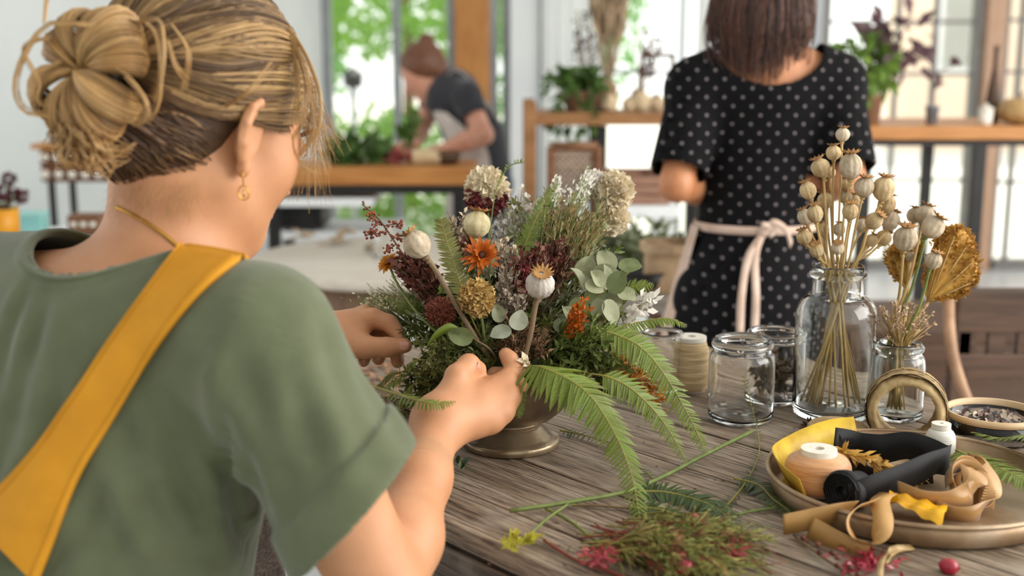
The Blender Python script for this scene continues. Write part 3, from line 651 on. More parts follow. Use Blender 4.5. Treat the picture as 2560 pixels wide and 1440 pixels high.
part('rim', MB().lathe([(0.046, 0.083), (0.048, 0.086), (0.046, 0.09), (0.042, 0.087)], q, n=32, caps=False), mat('yellow_rim', '#f0b030', '#dd9a1c', 0.35, 12), t)
M['burgundy'] = mat('burgundy_petal', '#5e2030', '#3d1420', 0.6, 60)
for k, (fx, fy) in enumerate(((8, 480), (36, 488), (55, 492), (22, 450), (10, 508))):
    b = ony(fx, fy, PY + 0.02 * (k % 3 - 1)); t = thing('burgundy_flower', ['dark burgundy bloom at the far left of the yellow pot', 'dark burgundy bloom in the middle of the yellow pot', 'dark burgundy bloom leaning furthest right from the yellow pot', 'dark burgundy bloom standing highest above the yellow pot', 'dark burgundy bloom lowest over the rim of the yellow pot'][k], 'flower', q + [0.004 * k - 0.008, 0, 0.08], 'burgundy blooms in the yellow pot')
    mb = MB()
    for j in range(34): d = unit(RNG.normal(size=3)); mb.leaf(b + d * 0.008, d, unit(rvec(1)), 0.018, 0.012, 0.3, 2)
    part('petals', mb, M['burgundy'], t); part('stem', MB().tube(catmull([q + [0.004 * k - 0.008, 0, 0.075], lerp(q, b, 0.6) + [0, 0, 0.02], b], 6), 0.0022, 5), M['stem_green'], t)
p = ony(78, 596, PY + 0.35); t = thing('turquoise_box', 'small turquoise box on a shelf board behind the yellow pot', 'box', (p[0], PY + 0.35, p[2]))
part('box', MB().box((p[0], PY + 0.35, p[2] + 0.035), (0.09, 0.07, 0.07), bevel=0.004), mat('turquoise', '#8fc9c4', '#78b5b2', 0.5, 10), t, False)
part('lid', MB().box((p[0], PY + 0.35, p[2] + 0.076), (0.096, 0.076, 0.014), bevel=0.004), mat('turquoise_lid', '#a2d5d0', '#8cc4c0', 0.5, 10), t, False)
zt = p[2]; t = thing('console_table', 'plain white console table under the turquoise box by the left wall', 'table', (-1.35, PY + 0.45, 0))
part('tabletop', MB().box((-1.35, PY + 0.45, zt - 0.016), (1.0, 0.34, 0.03), bevel=0.003), M['white_paint'], t, False)
for xx in (-1.8, -0.9):
    for yy in (PY + 0.31, PY + 0.59): part('leg', MB().box((xx, yy, (zt - 0.031) / 2), (0.035, 0.035, zt - 0.031)), M['white_paint'], t, False)
p = ony(222, 594, PY + 0.42); p[2] = zt
t = thing('card_box', 'small brown patterned box on the white console table', 'box', p)
part('box', MB().box(p + [0.0, 0, 0.034], (0.1, 0.08, 0.066), bevel=0.003), M['walnut'], t, False)
for k in range(3): part('label_plate', MB().box(p + [-0.03 + 0.03 * k, -0.041, 0.04], (0.018, 0.004, 0.014)), M['ceramic_white'], t, False)

# ================================================================== WORKTABLE
TZ = 0.82
TD = np.array([0.663, -0.7486, 0.0]); TN = np.array([0.7486, 0.663, 0.0])
def tw(s, n, z=TZ): return s * TD + n * TN + np.array([0, 0, z])
def weathered(name, c1, c2, c3):
    m = mat(name, c1, c2, 0.62, 7, stretch=(0.35, 6, 6), seedpos=True, detail=8, contrast=(0.32, 0.68)); nt = m.node_tree; N = nt.nodes; Lk = nt.links; bs = N['Principled BSDF']
    mp = [n for n in N if n.type == 'MAPPING'][0]; base = bs.inputs['Base Color'].links[0].from_socket
    m2 = N.new('ShaderNodeMapping'); m2.inputs['Scale'].default_value = (6, 120, 120); Lk.new(mp.inputs['Vector'].links[0].from_socket, m2.inputs['Vector'])
    g = N.new('ShaderNodeTexNoise'); g.inputs['Scale'].default_value = 2.2; g.inputs['Detail'].default_value = 10; g.inputs['Roughness'].default_value = 0.7; Lk.new(m2.outputs[0], g.inputs['Vector'])
    r2 = N.new('ShaderNodeValToRGB'); r2.color_ramp.elements[0].position = 0.40; r2.color_ramp.elements[1].position = 0.56; r2.color_ramp.elements[0].color = (*lin(c3), 1); r2.color_ramp.elements[1].color = (1, 1, 1, 1); Lk.new(g.outputs['Fac'], r2.inputs['Fac'])
    mx = N.new('ShaderNodeMix'); mx.data_type = 'RGBA'; mx.blend_type = 'MULTIPLY'; mx.inputs[0].default_value = 0.85; Lk.new(base, mx.inputs[6]); Lk.new(r2.outputs['Color'], mx.inputs[7])
    # pale worn patches
    w = N.new('ShaderNodeTexNoise'); w.inputs['Scale'].default_value = 9; w.inputs['Detail'].default_value = 6; tc = [n for n in N if n.type == 'TEX_COORD'][0]; Lk.new(tc.outputs['Object'], w.inputs['Vector'])
    r3 = N.new('ShaderNodeValToRGB'); r3.color_ramp.elements[0].position = 0.56; r3.color_ramp.elements[1].position = 0.74; r3.color_ramp.elements[0].color = (0, 0, 0, 1); r3.color_ramp.elements[1].color = (0.55, 0.55, 0.55, 1); Lk.new(w.outputs['Fac'], r3.inputs['Fac'])
    m3 = N.new('ShaderNodeMix'); m3.data_type = 'RGBA'; Lk.new(r3.outputs['Color'], m3.inputs[0]); Lk.new(mx.outputs[2], m3.inputs[6]); m3.inputs[7].default_value = (*lin('#b3a898'), 1)
    Lk.new(m3.outputs[2], bs.inputs['Base Color'])
    bp = N.new('ShaderNodeBump'); bp.inputs['Strength'].default_value = 0.55; bp.inputs['Distance'].default_value = 0.003; Lk.new(g.outputs['Fac'], bp.inputs['Height']); Lk.new(bp.outputs[0], bs.inputs['Normal'])
    rr = N.new('ShaderNodeMapRange'); rr.inputs['To Min'].default_value = 0.38; rr.inputs['To Max'].default_value = 0.72; Lk.new(w.outputs['Fac'], rr.inputs['Value']); Lk.new(rr.outputs[0], bs.inputs['Roughness'])
    return m
M['old_plank'] = weathered('weathered_plank', '#b3a08c', '#86715c', '#54453a')
M['old_edge'] = weathered('weathered_dark_edge', '#7c6656', '#564538', '#382b22')
S0, S1 = -1.55, 0.34; sc_, nc_ = (S0 + S1) / 2, (0.712 + 1.506) / 2
RT_ = np.column_stack([TD, TN, [0, 0, 1.0]])
table = thing('worktable', 'old weathered plank worktable in the foreground', 'table', tw(sc_, nc_, 0))
joints = [0.712, 0.783, 0.90, 1.022, 1.14, 1.262, 1.385, 1.506]
ANG = math.atan2(TD[1], TD[0])
for i in range(len(joints) - 1):
    a, b = joints[i] + 0.0018, joints[i + 1] - 0.0018; dz = [0, -0.0006, 0.0003, -0.0004, 0.0002, -0.0003, 0][i]
    mb = MB().box((0, 0, 0), (S1 - S0 + rnd(-0.004, 0.004), b - a, 0.022), bevel=0.0016)
    me = mb.mesh('plank', (0, 0, 0), False); me.materials.append(M['old_plank'])
    o = bpy.data.objects.new('plank', me); COL.objects.link(o); o.parent = table; w = tw(sc_, (a + b) / 2, TZ - 0.011 + dz)
    o.location = Vector(w - ORG[table]); o.rotation_euler = (0, 0, ANG)
def tbox(name, s0, s1, n0, n1, z0, z1, m_, parent):
    mb = MB().box((0, 0, 0), (s1 - s0, n1 - n0, z1 - z0), bevel=0.003); me = mb.mesh(name, (0, 0, 0), False); me.materials.append(m_)
    o = bpy.data.objects.new(name, me); COL.objects.link(o); o.parent = parent; o.location = Vector(tw((s0 + s1) / 2, (n0 + n1) / 2, (z0 + z1) / 2) - ORG[parent]); o.rotation_euler = (0, 0, ANG); return o
tbox('apron', S0 + 0.02, S1 - 0.02, 0.722, 0.747, TZ - 0.10, TZ - 0.0325, M['old_edge'], table)
tbox('apron', S0 + 0.02, S1 - 0.02, 1.47, 1.495, TZ - 0.10, TZ - 0.0325, M['old_edge'], table)
tbox('apron', S0 + 0.02, S0 + 0.045, 0.75, 1.467, TZ - 0.10, TZ - 0.0325, M['old_edge'], table)
tbox('gap_shade', S0 + 0.01, S1 - 0.01, 0.724, 1.494, TZ - 0.0222 - 0.010, TZ - 0.0222, mat('gap_shade_dark', '#2b221b', '#1d1712', 0.9, 10), table)  # added dark board that puts shade into the gaps between planks
for s in (S0 + 0.08, S1 - 0.08):
    for n in (0.80, 1.42): tbox('leg', s - 0.035, s + 0.035, n - 0.035, n + 0.035, 0, TZ - 0.023, M['old_edge'], table)

# ---- glass vessels
B_BASE = onz(2078, 1037, TZ); B_BASE[2] = TZ + 0.0005
def bottle():
    t = thing('glass_bottle', 'tall clear aqua glass bottle holding the big bunch of poppy heads', 'bottle', B_BASE)
    o = [(0.043, 0), (0.049, 0.003), (0.0515, 0.012), (0.0515, 0.132)]
    for k in range(1, 7): a = k / 6 * math.pi / 2; o.append((0.034 + 0.0175 * math.cos(a), 0.132 + 0.027 * math.sin(a)))
    o += [(0.0325, 0.163), (0.0322, 0.196), (0.0315, 0.2)]
    th = 0.0028; inn = [(r - th, z) for r, z in o]; inn[0] = (0.040, 0.010); inn[1] = (0.046, 0.0125); inn[2] = (0.0487, 0.018); inn[-1] = (0.0295, 0.2)
    prof = [(0, 0.005), (0.03, 0.003)] + o + inn[::-1] + [(0.03, 0.009), (0.012, 0.014), (0, 0.015)]
    part('body', MB().lathe(prof, B_BASE, n=56), M['green_glass'], t)
    lip = [(0.0322, 0.183)] + [(0.033 + 0.0035 * math.cos(a), 0.188 + 0.0045 * math.sin(a)) for a in np.linspace(-1.5, 1.5, 7)] + [(0.0322, 0.1935)]
    part('lip', MB().lathe(lip, B_BASE, n=56, caps=False), M['green_glass'], t)
    return t
bottle()
S_BASE = onz(2240, 1042, TZ); S_BASE[2] = TZ + 0.0005
jar('glass_jar', 'small clear glass jar with the golden dried fan, beside the tall bottle', S_BASE, 0.0335, 0.10, 0.0275, lip=0.0032, rimh=0.016, shoulder=0.66, material=M['green_glass'])
J_BASE = onz(1850, 1048, TZ); J_BASE[2] = TZ + 0.0005
jar('glass_jar', 'empty clear glass jar standing in front of the twine spool', J_BASE, 0.0425, 0.108, 0.0365, lip=0.0032, rimh=0.018, shoulder=0.72, n=56)
K_BASE = onz(1932, 1000, TZ); K_BASE[2] = TZ + 0.0005
jar('glass_jar', 'clear jar of dark dried leaves between the empty jar and tall bottle', K_BASE, 0.0385, 0.098, 0.0365, lip=0.0025, rimh=0.012, shoulder=0.86, n=48)
t = thing('dried_leaf_filling', 'dark brown dried leaves piled inside the rear glass jar', 'dried leaves', K_BASE + [0, 0, 0.012]); mb = MB()
for k in range(150):
    a = rnd(0, 6.28); r = 0.029 * math.sqrt(rnd(0, 1)); z = 0.02 + rnd(0, 0.052) * (1.1 - r / 0.05)
    dd = unit(rvec(1) * [1, 1, 0.5]); mb.leaf(K_BASE + [r * math.cos(a), r * math.sin(a), z] - dd * 0.008, dd, unit(rvec(1) + [0, 0, 1]), 0.016, 0.009, 0.3, 2)
part('leaves', mb, mat('brown_dried_leaf', '#6d5b4a', '#453629', 0.8, 80), t, kind='stuff')
jar('glass_tumbler', 'clear glass tumbler half hidden behind the green fern by the twine spool', onz(1652, 975, TZ) + [0, 0, 0.0005], 0.030, 0.085, 0.0295, lip=0.0012, rimh=0.008, shoulder=0.8, cat='glass')

# ---- spools
def spool(name, label, base, r, h, rf, colr, m_thread, m_core, turns, bulge=0.0, cone=1.0, group=None, rough_twine=0.0):
    base = np.asarray(base, float); t = thing(name, label, 'spool', base, group); mb = MB(); prof = []
    n = turns
    for i in range(n * 2 + 1):
        u = i / (2 * n); rr = lerp(r, r * cone, u) * (1 - bulge * (2 * u - 1) ** 4 * 0.55) + (0.0005 if i % 2 else -0.0003) + rnd(-rough_twine, rough_twine)
        prof.append((rr, 0.002 + h * u))
    prof = [(colr, 0.002)] + prof + [(colr, 0.002 + h)]
    mb.lathe(prof, base, n=44, caps=False); part('thread', mb, m_thread, t)
    hc = h + 0.008
    part('core', MB().lathe([(colr, 0), (rf, 0), (rf, 0.002), (colr, 0.002), (colr * 0.98, h), (rf, h + 0.002), (rf, hc), (colr * 0.62, hc), (colr * 0.6, 0), (colr, 0)], base, n=40, caps=False), m_core, t, False)
    return t
M['twine'] = mat('cream_twine', '#dcc49c', '#b99a6c', 0.85, 30, stretch=(1, 1, 14), bump=0.5)
M['peach'] = mat('peach_thread', '#d9a577', '#c08655', 0.5, 40, stretch=(1, 1, 10), bump=0.25, sheen=0.3)
M['card'] = mat('white_card', '#eee8dc', '#ddd4c4', 0.7, 60)
spool('twine_spool', 'tall spool of cream twine behind the fern, beside the empty jar', onz(1724, 975, TZ) + [0, 0, 0.0005], 0.0285, 0.070, 0.0215, 0.011, M['twine'], M['card'], 17, 0.35, 0.88, rough_twine=0.0006)

# ---- metal tray
TC = onz(2285, 1186, TZ + 0.025); TRAY = np.array([TC[0], TC[1], TZ + 0.0005]); RTR = 0.152
def rusty(name, c1, c2, c3, rough=0.5, metal=0.5):
    m = mat(name, c1, c2, rough, 14, metal=metal, bump=0.12, bscale=120, contrast=(0.35, 0.62), detail=8); N = m.node_tree.nodes; Lk = m.node_tree.links
    cr = [n for n in N if n.type == 'VALTORGB'][0]; e = cr.color_ramp.elements.new(0.5); e.color = (*lin(c3), 1); return m
M['tray'] = rusty('aged_tin', '#bda890', '#8d7257', '#a58a6c', 0.42, 0.45)
M['bronze'] = rusty('aged_bronze', '#a08d73', '#6c5a46', '#85745c', 0.27, 0.6)
M['bronze_dark'] = rusty('dull_bronze', '#7d6a54', '#524231', '#665542', 0.45, 0.5)
t = thing('metal_tray', 'round aged metal tray full of ribbons and spools', 'tray', TRAY)
part('dish', MB().lathe([(0, 0), (RTR - 0.012, 0), (RTR - 0.004, 0.003), (RTR + 0.001, 0.025), (RTR - 0.0015, 0.025), (RTR - 0.007, 0.006), (RTR - 0.014, 0.0035), (0, 0.0035)], TRAY, n=96), M['tray'], t)
part('rolled_rim', MB().lathe([(RTR + 0.001 + 0.0026 * math.cos(a), 0.0255 + 0.0026 * math.sin(a)) for a in np.linspace(0, 2 * math.pi, 9)], TRAY, n=96, caps=False), M['tray'], t)
ZT = TZ + 0.0045
spool('thread_spool', 'fat spool of peach thread with white ends in the tray', onz(2042, 1232, ZT), 0.0345, 0.042, 0.019, 0.0095, M['peach'], M['card'], 20, 0.75)
M['wspool'] = mat('white_thread', '#efece4', '#d8d3c7', 0.45, 60, stretch=(1, 1, 12), bump=0.15)
spool('thread_spool', 'small white thread spool at the back of the tray', onz(2348, 1140, ZT) , 0.0185, 0.032, 0.011, 0.004, M['wspool'], M['card'], 14, 0.7, 0.85)

# ---- ribbons
M['black_cloth'] = mat('black_ribbon', '#141316', '#0c0b0d', 0.7, 40, bump=0.08, bscale=300)
M['gold_satin'] = mat('gold_satin_ribbon', '#c59a63', '#a97c45', 0.32, 12, stretch=(1, 1, 3), sheen=0.2, aniso=0.5)
M['tan_ribbon'] = mat('tan_ribbon', '#bf9459', '#a47a42', 0.45, 14)
M['yellow_leaf'] = mat('yellow_silk', '#dfbb35', '#b8922b', 0.5, 25, bump=0.25, contrast=(0.38, 0.6))
M['gold_cloth'] = mat('golden_yellow_cloth', '#eeb41f', '#cf9210', 0.35, 18, bump=0.1)
def ribbon(mb, ctrl, w, n=40, thick=0.0006):
    """ctrl: (point, width direction) pairs; ends may twist freely"""
    C = catmull([c for c, s in ctrl], n); S = catmull([unit(s) for c, s in ctrl], n)
    out = []
    for i in range(n + 1):
        d = unit(C[min(i + 1, n)] - C[max(i - 1, 0)]); s = S[i] - d * np.dot(S[i], d); out.append(unit(s) * w / 2)
    return mb.strip(C, out, thick)
Z = np.array([0, 0, 1.0]); X = np.array([1.0, 0, 0]); Y = np.array([0, 1.0, 0])
t = thing('black_ribbon_roll', 'wide black cloth ribbon on a roll looping across the tray', 'ribbon', at(2110, 1250, 1.235))
rc = at(2103, 1230, 1.228); ax = unit(at(2180, 1205, 1.27) - rc)
part('roll', MB().lathe([(0.006, 0.0), (0.0205, 0.0), (0.0222, 0.003), (0.021, 0.012), (0.017, 0.024), (0.016, 0.036)], rc, ax, 36, caps=False), M['black_cloth'], t)
sp = []
for i in range(90):
    a = i * 0.42; r = 0.006 + 0.0145 * i / 90; u_ = perp(ax); v_ = cr3(ax, u_); sp.append(rc - ax * (0.0005 + 0.0006 * (i % 3)) + r * (math.cos(a) * u_ + math.sin(a) * v_))
part('coil_end', MB().strip(sp, [ax * 0.002] * 90, 0.0006), M['black_cloth'], t)
part('coil_back', MB().lathe([(0.016, 0.001), (0.008, 0.0015), (0.0065, 0.02)], rc, ax, 24, caps=False), M['black_cloth'], t)
mb = MB()
sd = unit(UPV * 0.95 - FWD * 0.35)
ribbon(mb, [(at(2128, 1246, 1.222), sd), (at(2180, 1222, 1.225), sd), (at(2250, 1196, 1.24), sd), (at(2310, 1170, 1.255), sd), (at(2352, 1152, 1.27), unit(sd + X * 0.3)), (at(2372, 1150, 1.285), unit(UPV + X * 0.15)), (at(2368, 1152, 1.31), UPV), (at(2330, 1135, 1.335), UPV), (at(2270, 1114, 1.35), unit(UPV - FWD * 0.4)), (at(2200, 1122, 1.36), unit(UPV - FWD * 0.2)), (at(2140, 1112, 1.37), unit(UPV - FWD * 0.5)), (at(2085, 1106, 1.36), UPV)], 0.034, 90, 0.0008)
part('band', mb, M['black_cloth'], t)
mb = MB(); ribbon(mb, [(at(2095, 1112, 1.35), unit(UPV - FWD)), (at(2130, 1165, 1.32), unit(UPV - FWD)), (at(2190, 1195, 1.30), unit(UPV - FWD)), (at(2260, 1190, 1.30), unit(UPV - FWD)), (at(2330, 1175, 1.31), UPV)], 0.03, 40, 0.0008); part('inner_loop', mb, M['black_cloth'], t)
t = thing('yellow_ribbon', 'mustard yellow silk ribbon lining the left rim of the tray', 'ribbon', at(1990, 1160, 1.30)); mb = MB()
# follows the inside of the tray wall
ctrl = []
for k in range(9):
    a = math.radians(203 - k * 13); p = TRAY + np.array([(RTR - 0.010) * math.cos(a), (RTR - 0.010) * math.sin(a), 0.026 + 0.004 * math.sin(k)]); ctrl.append((p, unit(Z + 0.5 * np.array([math.cos(a), math.sin(a), 0]))))
ribbon(mb, ctrl, 0.032, 40, 0.0007); part('band', mb, M['yellow_leaf'], t)
mb = MB(); p = onz(1968, 1230, ZT); ribbon(mb, [(p + [0, 0.01, 0.018], Z), (p + [-0.004, 0, 0.012], Z + X * 0.4), (p + [0.0, -0.006, 0.004], Z + X)], 0.02, 12); part('tail', mb, M['yellow_leaf'], t)
# golden leaf garland
t = thing('golden_garland', 'frayed golden leaf trim winding between the peach spool and black ribbon', 'garland', at(2180, 1165, 1.28)); mb = MB(); st = MB()
P = catmull(pts([(2075, 1122, 1.32), (2110, 1132, 1.31), (2150, 1142, 1.30), (2200, 1160, 1.285), (2250, 1178, 1.275), (2290, 1190, 1.27)]), 26); st.tube(P, 0.0012, 5)
for i, q in enumerate(P[1:]):
    for j in range(5):
        d = unit(unit(P[min(i + 2, 26)] - P[i]) + rvec(0.9) - UPV * 0.1); mb.leaf(q, d, unit(rvec(1) - FWD + UPV), rnd(0.010, 0.018), rnd(0.004, 0.007), 0.4, 3)
part('leaves', mb, mat('gold_dried_leaf', '#d2a043', '#a2783a', 0.6, 60), t, kind='stuff'); part('cord', st, M['yellow_leaf'], t)
# gold satin coil
t = thing('satin_ribbon', 'loosely coiled gold satin ribbon at the right of the tray', 'ribbon', at(2420, 1290, 1.24)); mb = MB()
cc = at(2418, 1222, 1.25)
for k, (rr, off, tilt) in enumerate(((0.026, 0.0, 0.0), (0.0215, 0.004, 0.5), (0.016, -0.003, -0.4))):
    ctrl = []
    axd = unit(-FWD * 0.75 + X * (0.35 - tilt * 0.3) + UPV * (0.35 + tilt * 0.4)); u_ = unit(cr3(axd, UPV)); v_ = cr3(axd, u_)
    for j in range(11):
        a = j / 10 * 2 * math.pi * 0.97 + k; ctrl.append((cc + axd * off + rr * (math.cos(a) * u_ * 0.9 + math.sin(a) * v_ * 1.15), axd + 0.35 * (math.cos(a) * u_ + math.sin(a) * v_)))
    ribbon(mb, ctrl, 0.020, 44)
part('coil', mb, M['gold_satin'], t)
mb = MB(); ribbon(mb, [(at(2245, 1228, 1.235), UPV - FWD * 0.6), (at(2300, 1246, 1.215), UPV - FWD * 0.8), (at(2360, 1250, 1.21), UPV - FWD * 0.7), (at(2412, 1240, 1.215), UPV * 1.0 - X * 0.4), (at(2438, 1205, 1.23), X + UPV * 0.2), (at(2425, 1170, 1.25), X * 0.8 - UPV * 0.4)], 0.024, 40); part('front_band', mb, M['gold_satin'], t)
mb = MB(); ribbon(mb, [(at(2320, 1262, 1.222), UPV - FWD * 0.5), (at(2380, 1286, 1.205), UPV - FWD * 0.7), (at(2440, 1285, 1.205), UPV - FWD * 0.3), (at(2474, 1240, 1.225), X * 0.7 + UPV * 0.3), (at(2468, 1185, 1.25), X - UPV * 0.2), (at(2420, 1150, 1.27), UPV * 0.7 - X * 0.4)], 0.022, 44); part('outer_band', mb, M['gold_satin'], t)
# golden cloth scrap
t = thing('yellow_cloth', 'crumpled golden yellow cloth scrap below the satin ribbon in the tray', 'cloth', onz(2300, 1295, ZT)); mb = MB(); vs = []; fs = []; n = 14
ca, cb, cc2, cd2 = at(2235, 1245, 1.235), at(2215, 1255, 1.215), at(2355, 1308, 1.172), at(2372, 1280, 1.21)
for i in range(n + 1):
    for j in range(9):
        u, v = i / n, j / 8; p = lerp(lerp(ca, cb, v), lerp(cd2, cc2, v), u); vs.append(p + Z * (0.008 * math.sin(v * math.pi) + 0.0028 * math.sin(13 * v + 5 * u) + 0.0016 * math.sin(20 * u + 4 * v)))
for i in range(n):
    for j in range(8): fs.append((i * 9 + j, i * 9 + j + 1, i * 9 + j + 10, i * 9 + j + 9))
part('scrap', mb._add(vs, fs), M['gold_cloth'], t)
# tan ribbon spilling over the rim
t = thing('tan_ribbon', 'tan ribbon spilling over the front rim of the tray in a loop', 'ribbon', onz(2170, 1372, TZ))
mb = MB(); ribbon(mb, [(at(1958, 1312, 1.170), UPV * 0.9 - FWD * 0.35), (at(2010, 1302, 1.172), UPV * 0.95 - FWD * 0.3), (at(2075, 1286, 1.175), UPV * 0.9 - FWD * 0.4), (at(2135, 1266, 1.185), UPV * 0.6 - FWD * 0.7 + X * 0.3)], 0.0235, 24); part('end', mb, M['tan_ribbon'], t)
mb = MB(); ribbon(mb, [(at(2025, 1318, 1.168), UPV * 0.9 - FWD * 0.3 + X * 0.5), (at(2080, 1348, 1.150), UPV * 0.9 - FWD * 0.4 + X * 0.5), (at(2135, 1374, 1.135), UPV * 0.9 - FWD * 0.5 + X * 0.4), (at(2168, 1388, 1.13), UPV - FWD * 0.5)], 0.0215, 24); part('lower_end', mb, M['tan_ribbon'], t)
mb = MB(); W1 = X * 0.45 - FWD * 0.9
ribbon(mb, [(at(2222, 1232, 1.225), X), (at(2200, 1252, 1.185), X + UPV * 0.1), (at(2208, 1298, 1.145), X * 0.95 - FWD * 0.1), (at(2200, 1342, 1.128), X * 0.8 - FWD * 0.4 + UPV * 0.4), (at(2168, 1364, 1.128), X * 0.2 - FWD * 0.8 + UPV * 0.5), (at(2135, 1345, 1.135), -FWD * 0.9 - X * 0.4 + UPV * 0.2), (at(2122, 1305, 1.145), -FWD - X * 0.4), (at(2142, 1270, 1.160), -FWD - X * 0.2 + UPV * 0.2), (at(2185, 1254, 1.18), UPV * 0.5 - FWD)], 0.019, 60); part('loop', mb, M['tan_ribbon'], t)

# ---- behind the tray: wood slice, raffia ring, glass dish
p = onz(2092, 1098, TZ) + [0, 0, 0.0005]
t = thing('cork_disc', 'thick round cork disc behind the tray', 'disc', p); part('disc', MB().lathe([(0.034, 0), (0.036, 0.003), (0.036, 0.016), (0.033, 0.019), (0, 0.0195)], p, n=40), mat('cork', '#cdb086', '#a98a5e', 0.8, 50, bump=0.3), t)
part('edge', MB().lathe([(0.0362, 0.005), (0.0366, 0.009), (0.0362, 0.014)], p, n=40, caps=False), M['dried_bits'], t)
p = onz(2260, 1112, TZ); axr = unit(np.array([-0.30, -0.95, 0.02])); c = p + [0, 0, 0.045]
t = thing('raffia_ring', 'upright ring of wound dried raffia standing behind the tray', 'ring', p)
M['raffia'] = mat('raffia', '#c5ab7c', '#8a6d44', 0.7, 45, stretch=(1, 1, 1), bump=0.4, contrast=(0.35, 0.65))
part('band', MB().lathe([(0.034, -0.028), (0.040, -0.029), (0.0455, -0.018), (0.0475, 0.0), (0.045, 0.016), (0.039, 0.025), (0.034, 0.024), (0.034, -0.028)], c, axr, 64, rib=23, amp=0.012, caps=False, jit=0.012), M['raffia'], t)
u_ = perp(axr); v_ = cr3(axr, u_); mb = MB()
for k in range(130):
    a0 = rnd(0, 6.28); r0 = rnd(0.046, 0.049); h0 = rnd(-0.02, 0.014); Q = []
    for j in range(9): a = a0 + j * 0.14; Q.append(c + axr * (h0 + rnd(-0.002, 0.002) + j * 0.0008) + r0 * (math.cos(a) * u_ + math.sin(a) * v_))
    mb.strip(Q, [axr * rnd(0.0012, 0.0026)] * 9)
part('strands', mb, M['raffia'], t, kind='stuff')
mb = MB(); p2 = onz(2262, 1118, TZ)
for k in range(50): d = unit(rvec(1) * [1, 1, 0.25]); mb.leaf(p2 + np.array([rnd(-0.025, 0.025), rnd(-0.012, 0.012), rnd(0.002, 0.02)]), d, unit(rvec(1) + Z), rnd(0.014, 0.026), rnd(0.003, 0.006), 0.4, 3)
single('raffia_scraps', mb, M['raffia'], 'loose raffia scraps lying inside the upright raffia ring', 'raffia', p2, kind='stuff')
D_BASE = onz(2478, 1092, TZ) + [0, 0, 0.0005]
t = thing('glass_dish', 'low round glass dish with a pale wooden rim at the right edge', 'dish', D_BASE); RD = 0.056
part('bowl', MB().lathe([(0, 0), (RD * 0.9, 0), (RD, 0.006), (RD, 0.03), (RD - 0.002, 0.03), (RD - 0.002, 0.007), (RD * 0.88, 0.003), (0, 0.003)], D_BASE, n=56), M['glass'], t)
part('rim', MB().lathe([(RD - 0.0022, 0.026), (RD + 0.0012, 0.026), (RD + 0.0012, 0.034), (RD - 0.0022, 0.034), (RD - 0.0022, 0.026)], D_BASE, n=56, caps=False), mat('pale_birch', '#dcc09a', '#c8a77d', 0.5, 20), t)
t = thing('dried_petals', 'mixed dried petals filling the glass dish', 'petals', D_BASE + [0, 0, 0.004]); mbs = [MB() for _ in range(3)]
for k in range(330):
    a = rnd(0, 6.28); r = 0.047 * math.sqrt(rnd(0, 1)); d = unit(rvec(1) * [1, 1, 0.35])
    mbs[k % 3].leaf(D_BASE + [r * math.cos(a), r * math.sin(a), 0.010 + rnd(0, 0.017)] - d * 0.004, d, unit(rvec(0.7) + Z), rnd(0.007, 0.013), rnd(0.004, 0.007), 0.5, 2)
for mb, m_, nm in zip(mbs, (mat('pale_petal', '#d9cbb8', '#b9a58c', 0.7, 60), mat('mauve_petal', '#8d6d66', '#6a4c4a', 0.7, 60), mat('slate_petal', '#5f5a5c', '#474246', 0.7, 60)), ('pale_petals', 'mauve_petals', 'dark_petals')): part(nm, mb, m_, t, kind='stuff')

# ================================================================== VASE AND FLOWERS
VB = onz(1278, 1110, TZ) + np.array([0, 0, 0.0005])
t = thing('footed_bowl', 'aged bronze footed bowl holding the mixed bouquet', 'vase', VB)
part('foot', MB().lathe([(0, 0), (0.0575, 0), (0.0592, 0.002), (0.0592, 0.008), (0.057, 0.0105), (0.053, 0.0115), (0.049, 0.0135), (0.043, 0.019), (0.037, 0.024), (0.035, 0.027), (0, 0.0275)], VB, n=64), M['bronze'], t)
part('neck_ring', MB().lathe([(0.0345, 0.0265), (0.0368, 0.028), (0.0368, 0.031), (0.0345, 0.0325)], VB, n=56, caps=False), M['bronze'], t)
part('bowl', MB().lathe([(0, 0.029), (0.034, 0.030), (0.050, 0.036), (0.063, 0.047), (0.071, 0.060), (0.0755, 0.075), (0.078, 0.092), (0.0795, 0.094), (0.0775, 0.096), (0.0755, 0.092), (0.073, 0.076), (0.066, 0.058), (0.045, 0.044), (0, 0.04)], VB, n=64), M['bronze_dark'], t)
VC = VB + np.array([0, 0, 0.095])          # middle of the bowl's mouth
M['foam'] = mat('moss_ball', '#4b5430', '#333b22', 0.9, 40, bump=0.6)
t = thing('moss_ball', 'dark mossy ball filling the mouth of the bronze bowl', 'moss', VB + [0, 0, 0.06]); part('core', MB().blob(VC - [0, 0, 0.015], 0.062, 3, 0.06), M['foam'], t)
mb = MB()
for k in range(500): d = unit(RNG.normal(size=3)); d[2] = abs(d[2]); mb.leaf(VC - [0, 0, 0.015] + d * 0.06, unit(d + rvec(0.8)), unit(rvec(1)), rnd(0.008, 0.018), 0.004, 0.3, 2)
M['moss'] = mat('moss_green', '#7a7c3c', '#585a28', 0.7, 60, translucent=0.2); part('tufts', mb, M['moss'], t, kind='stuff')

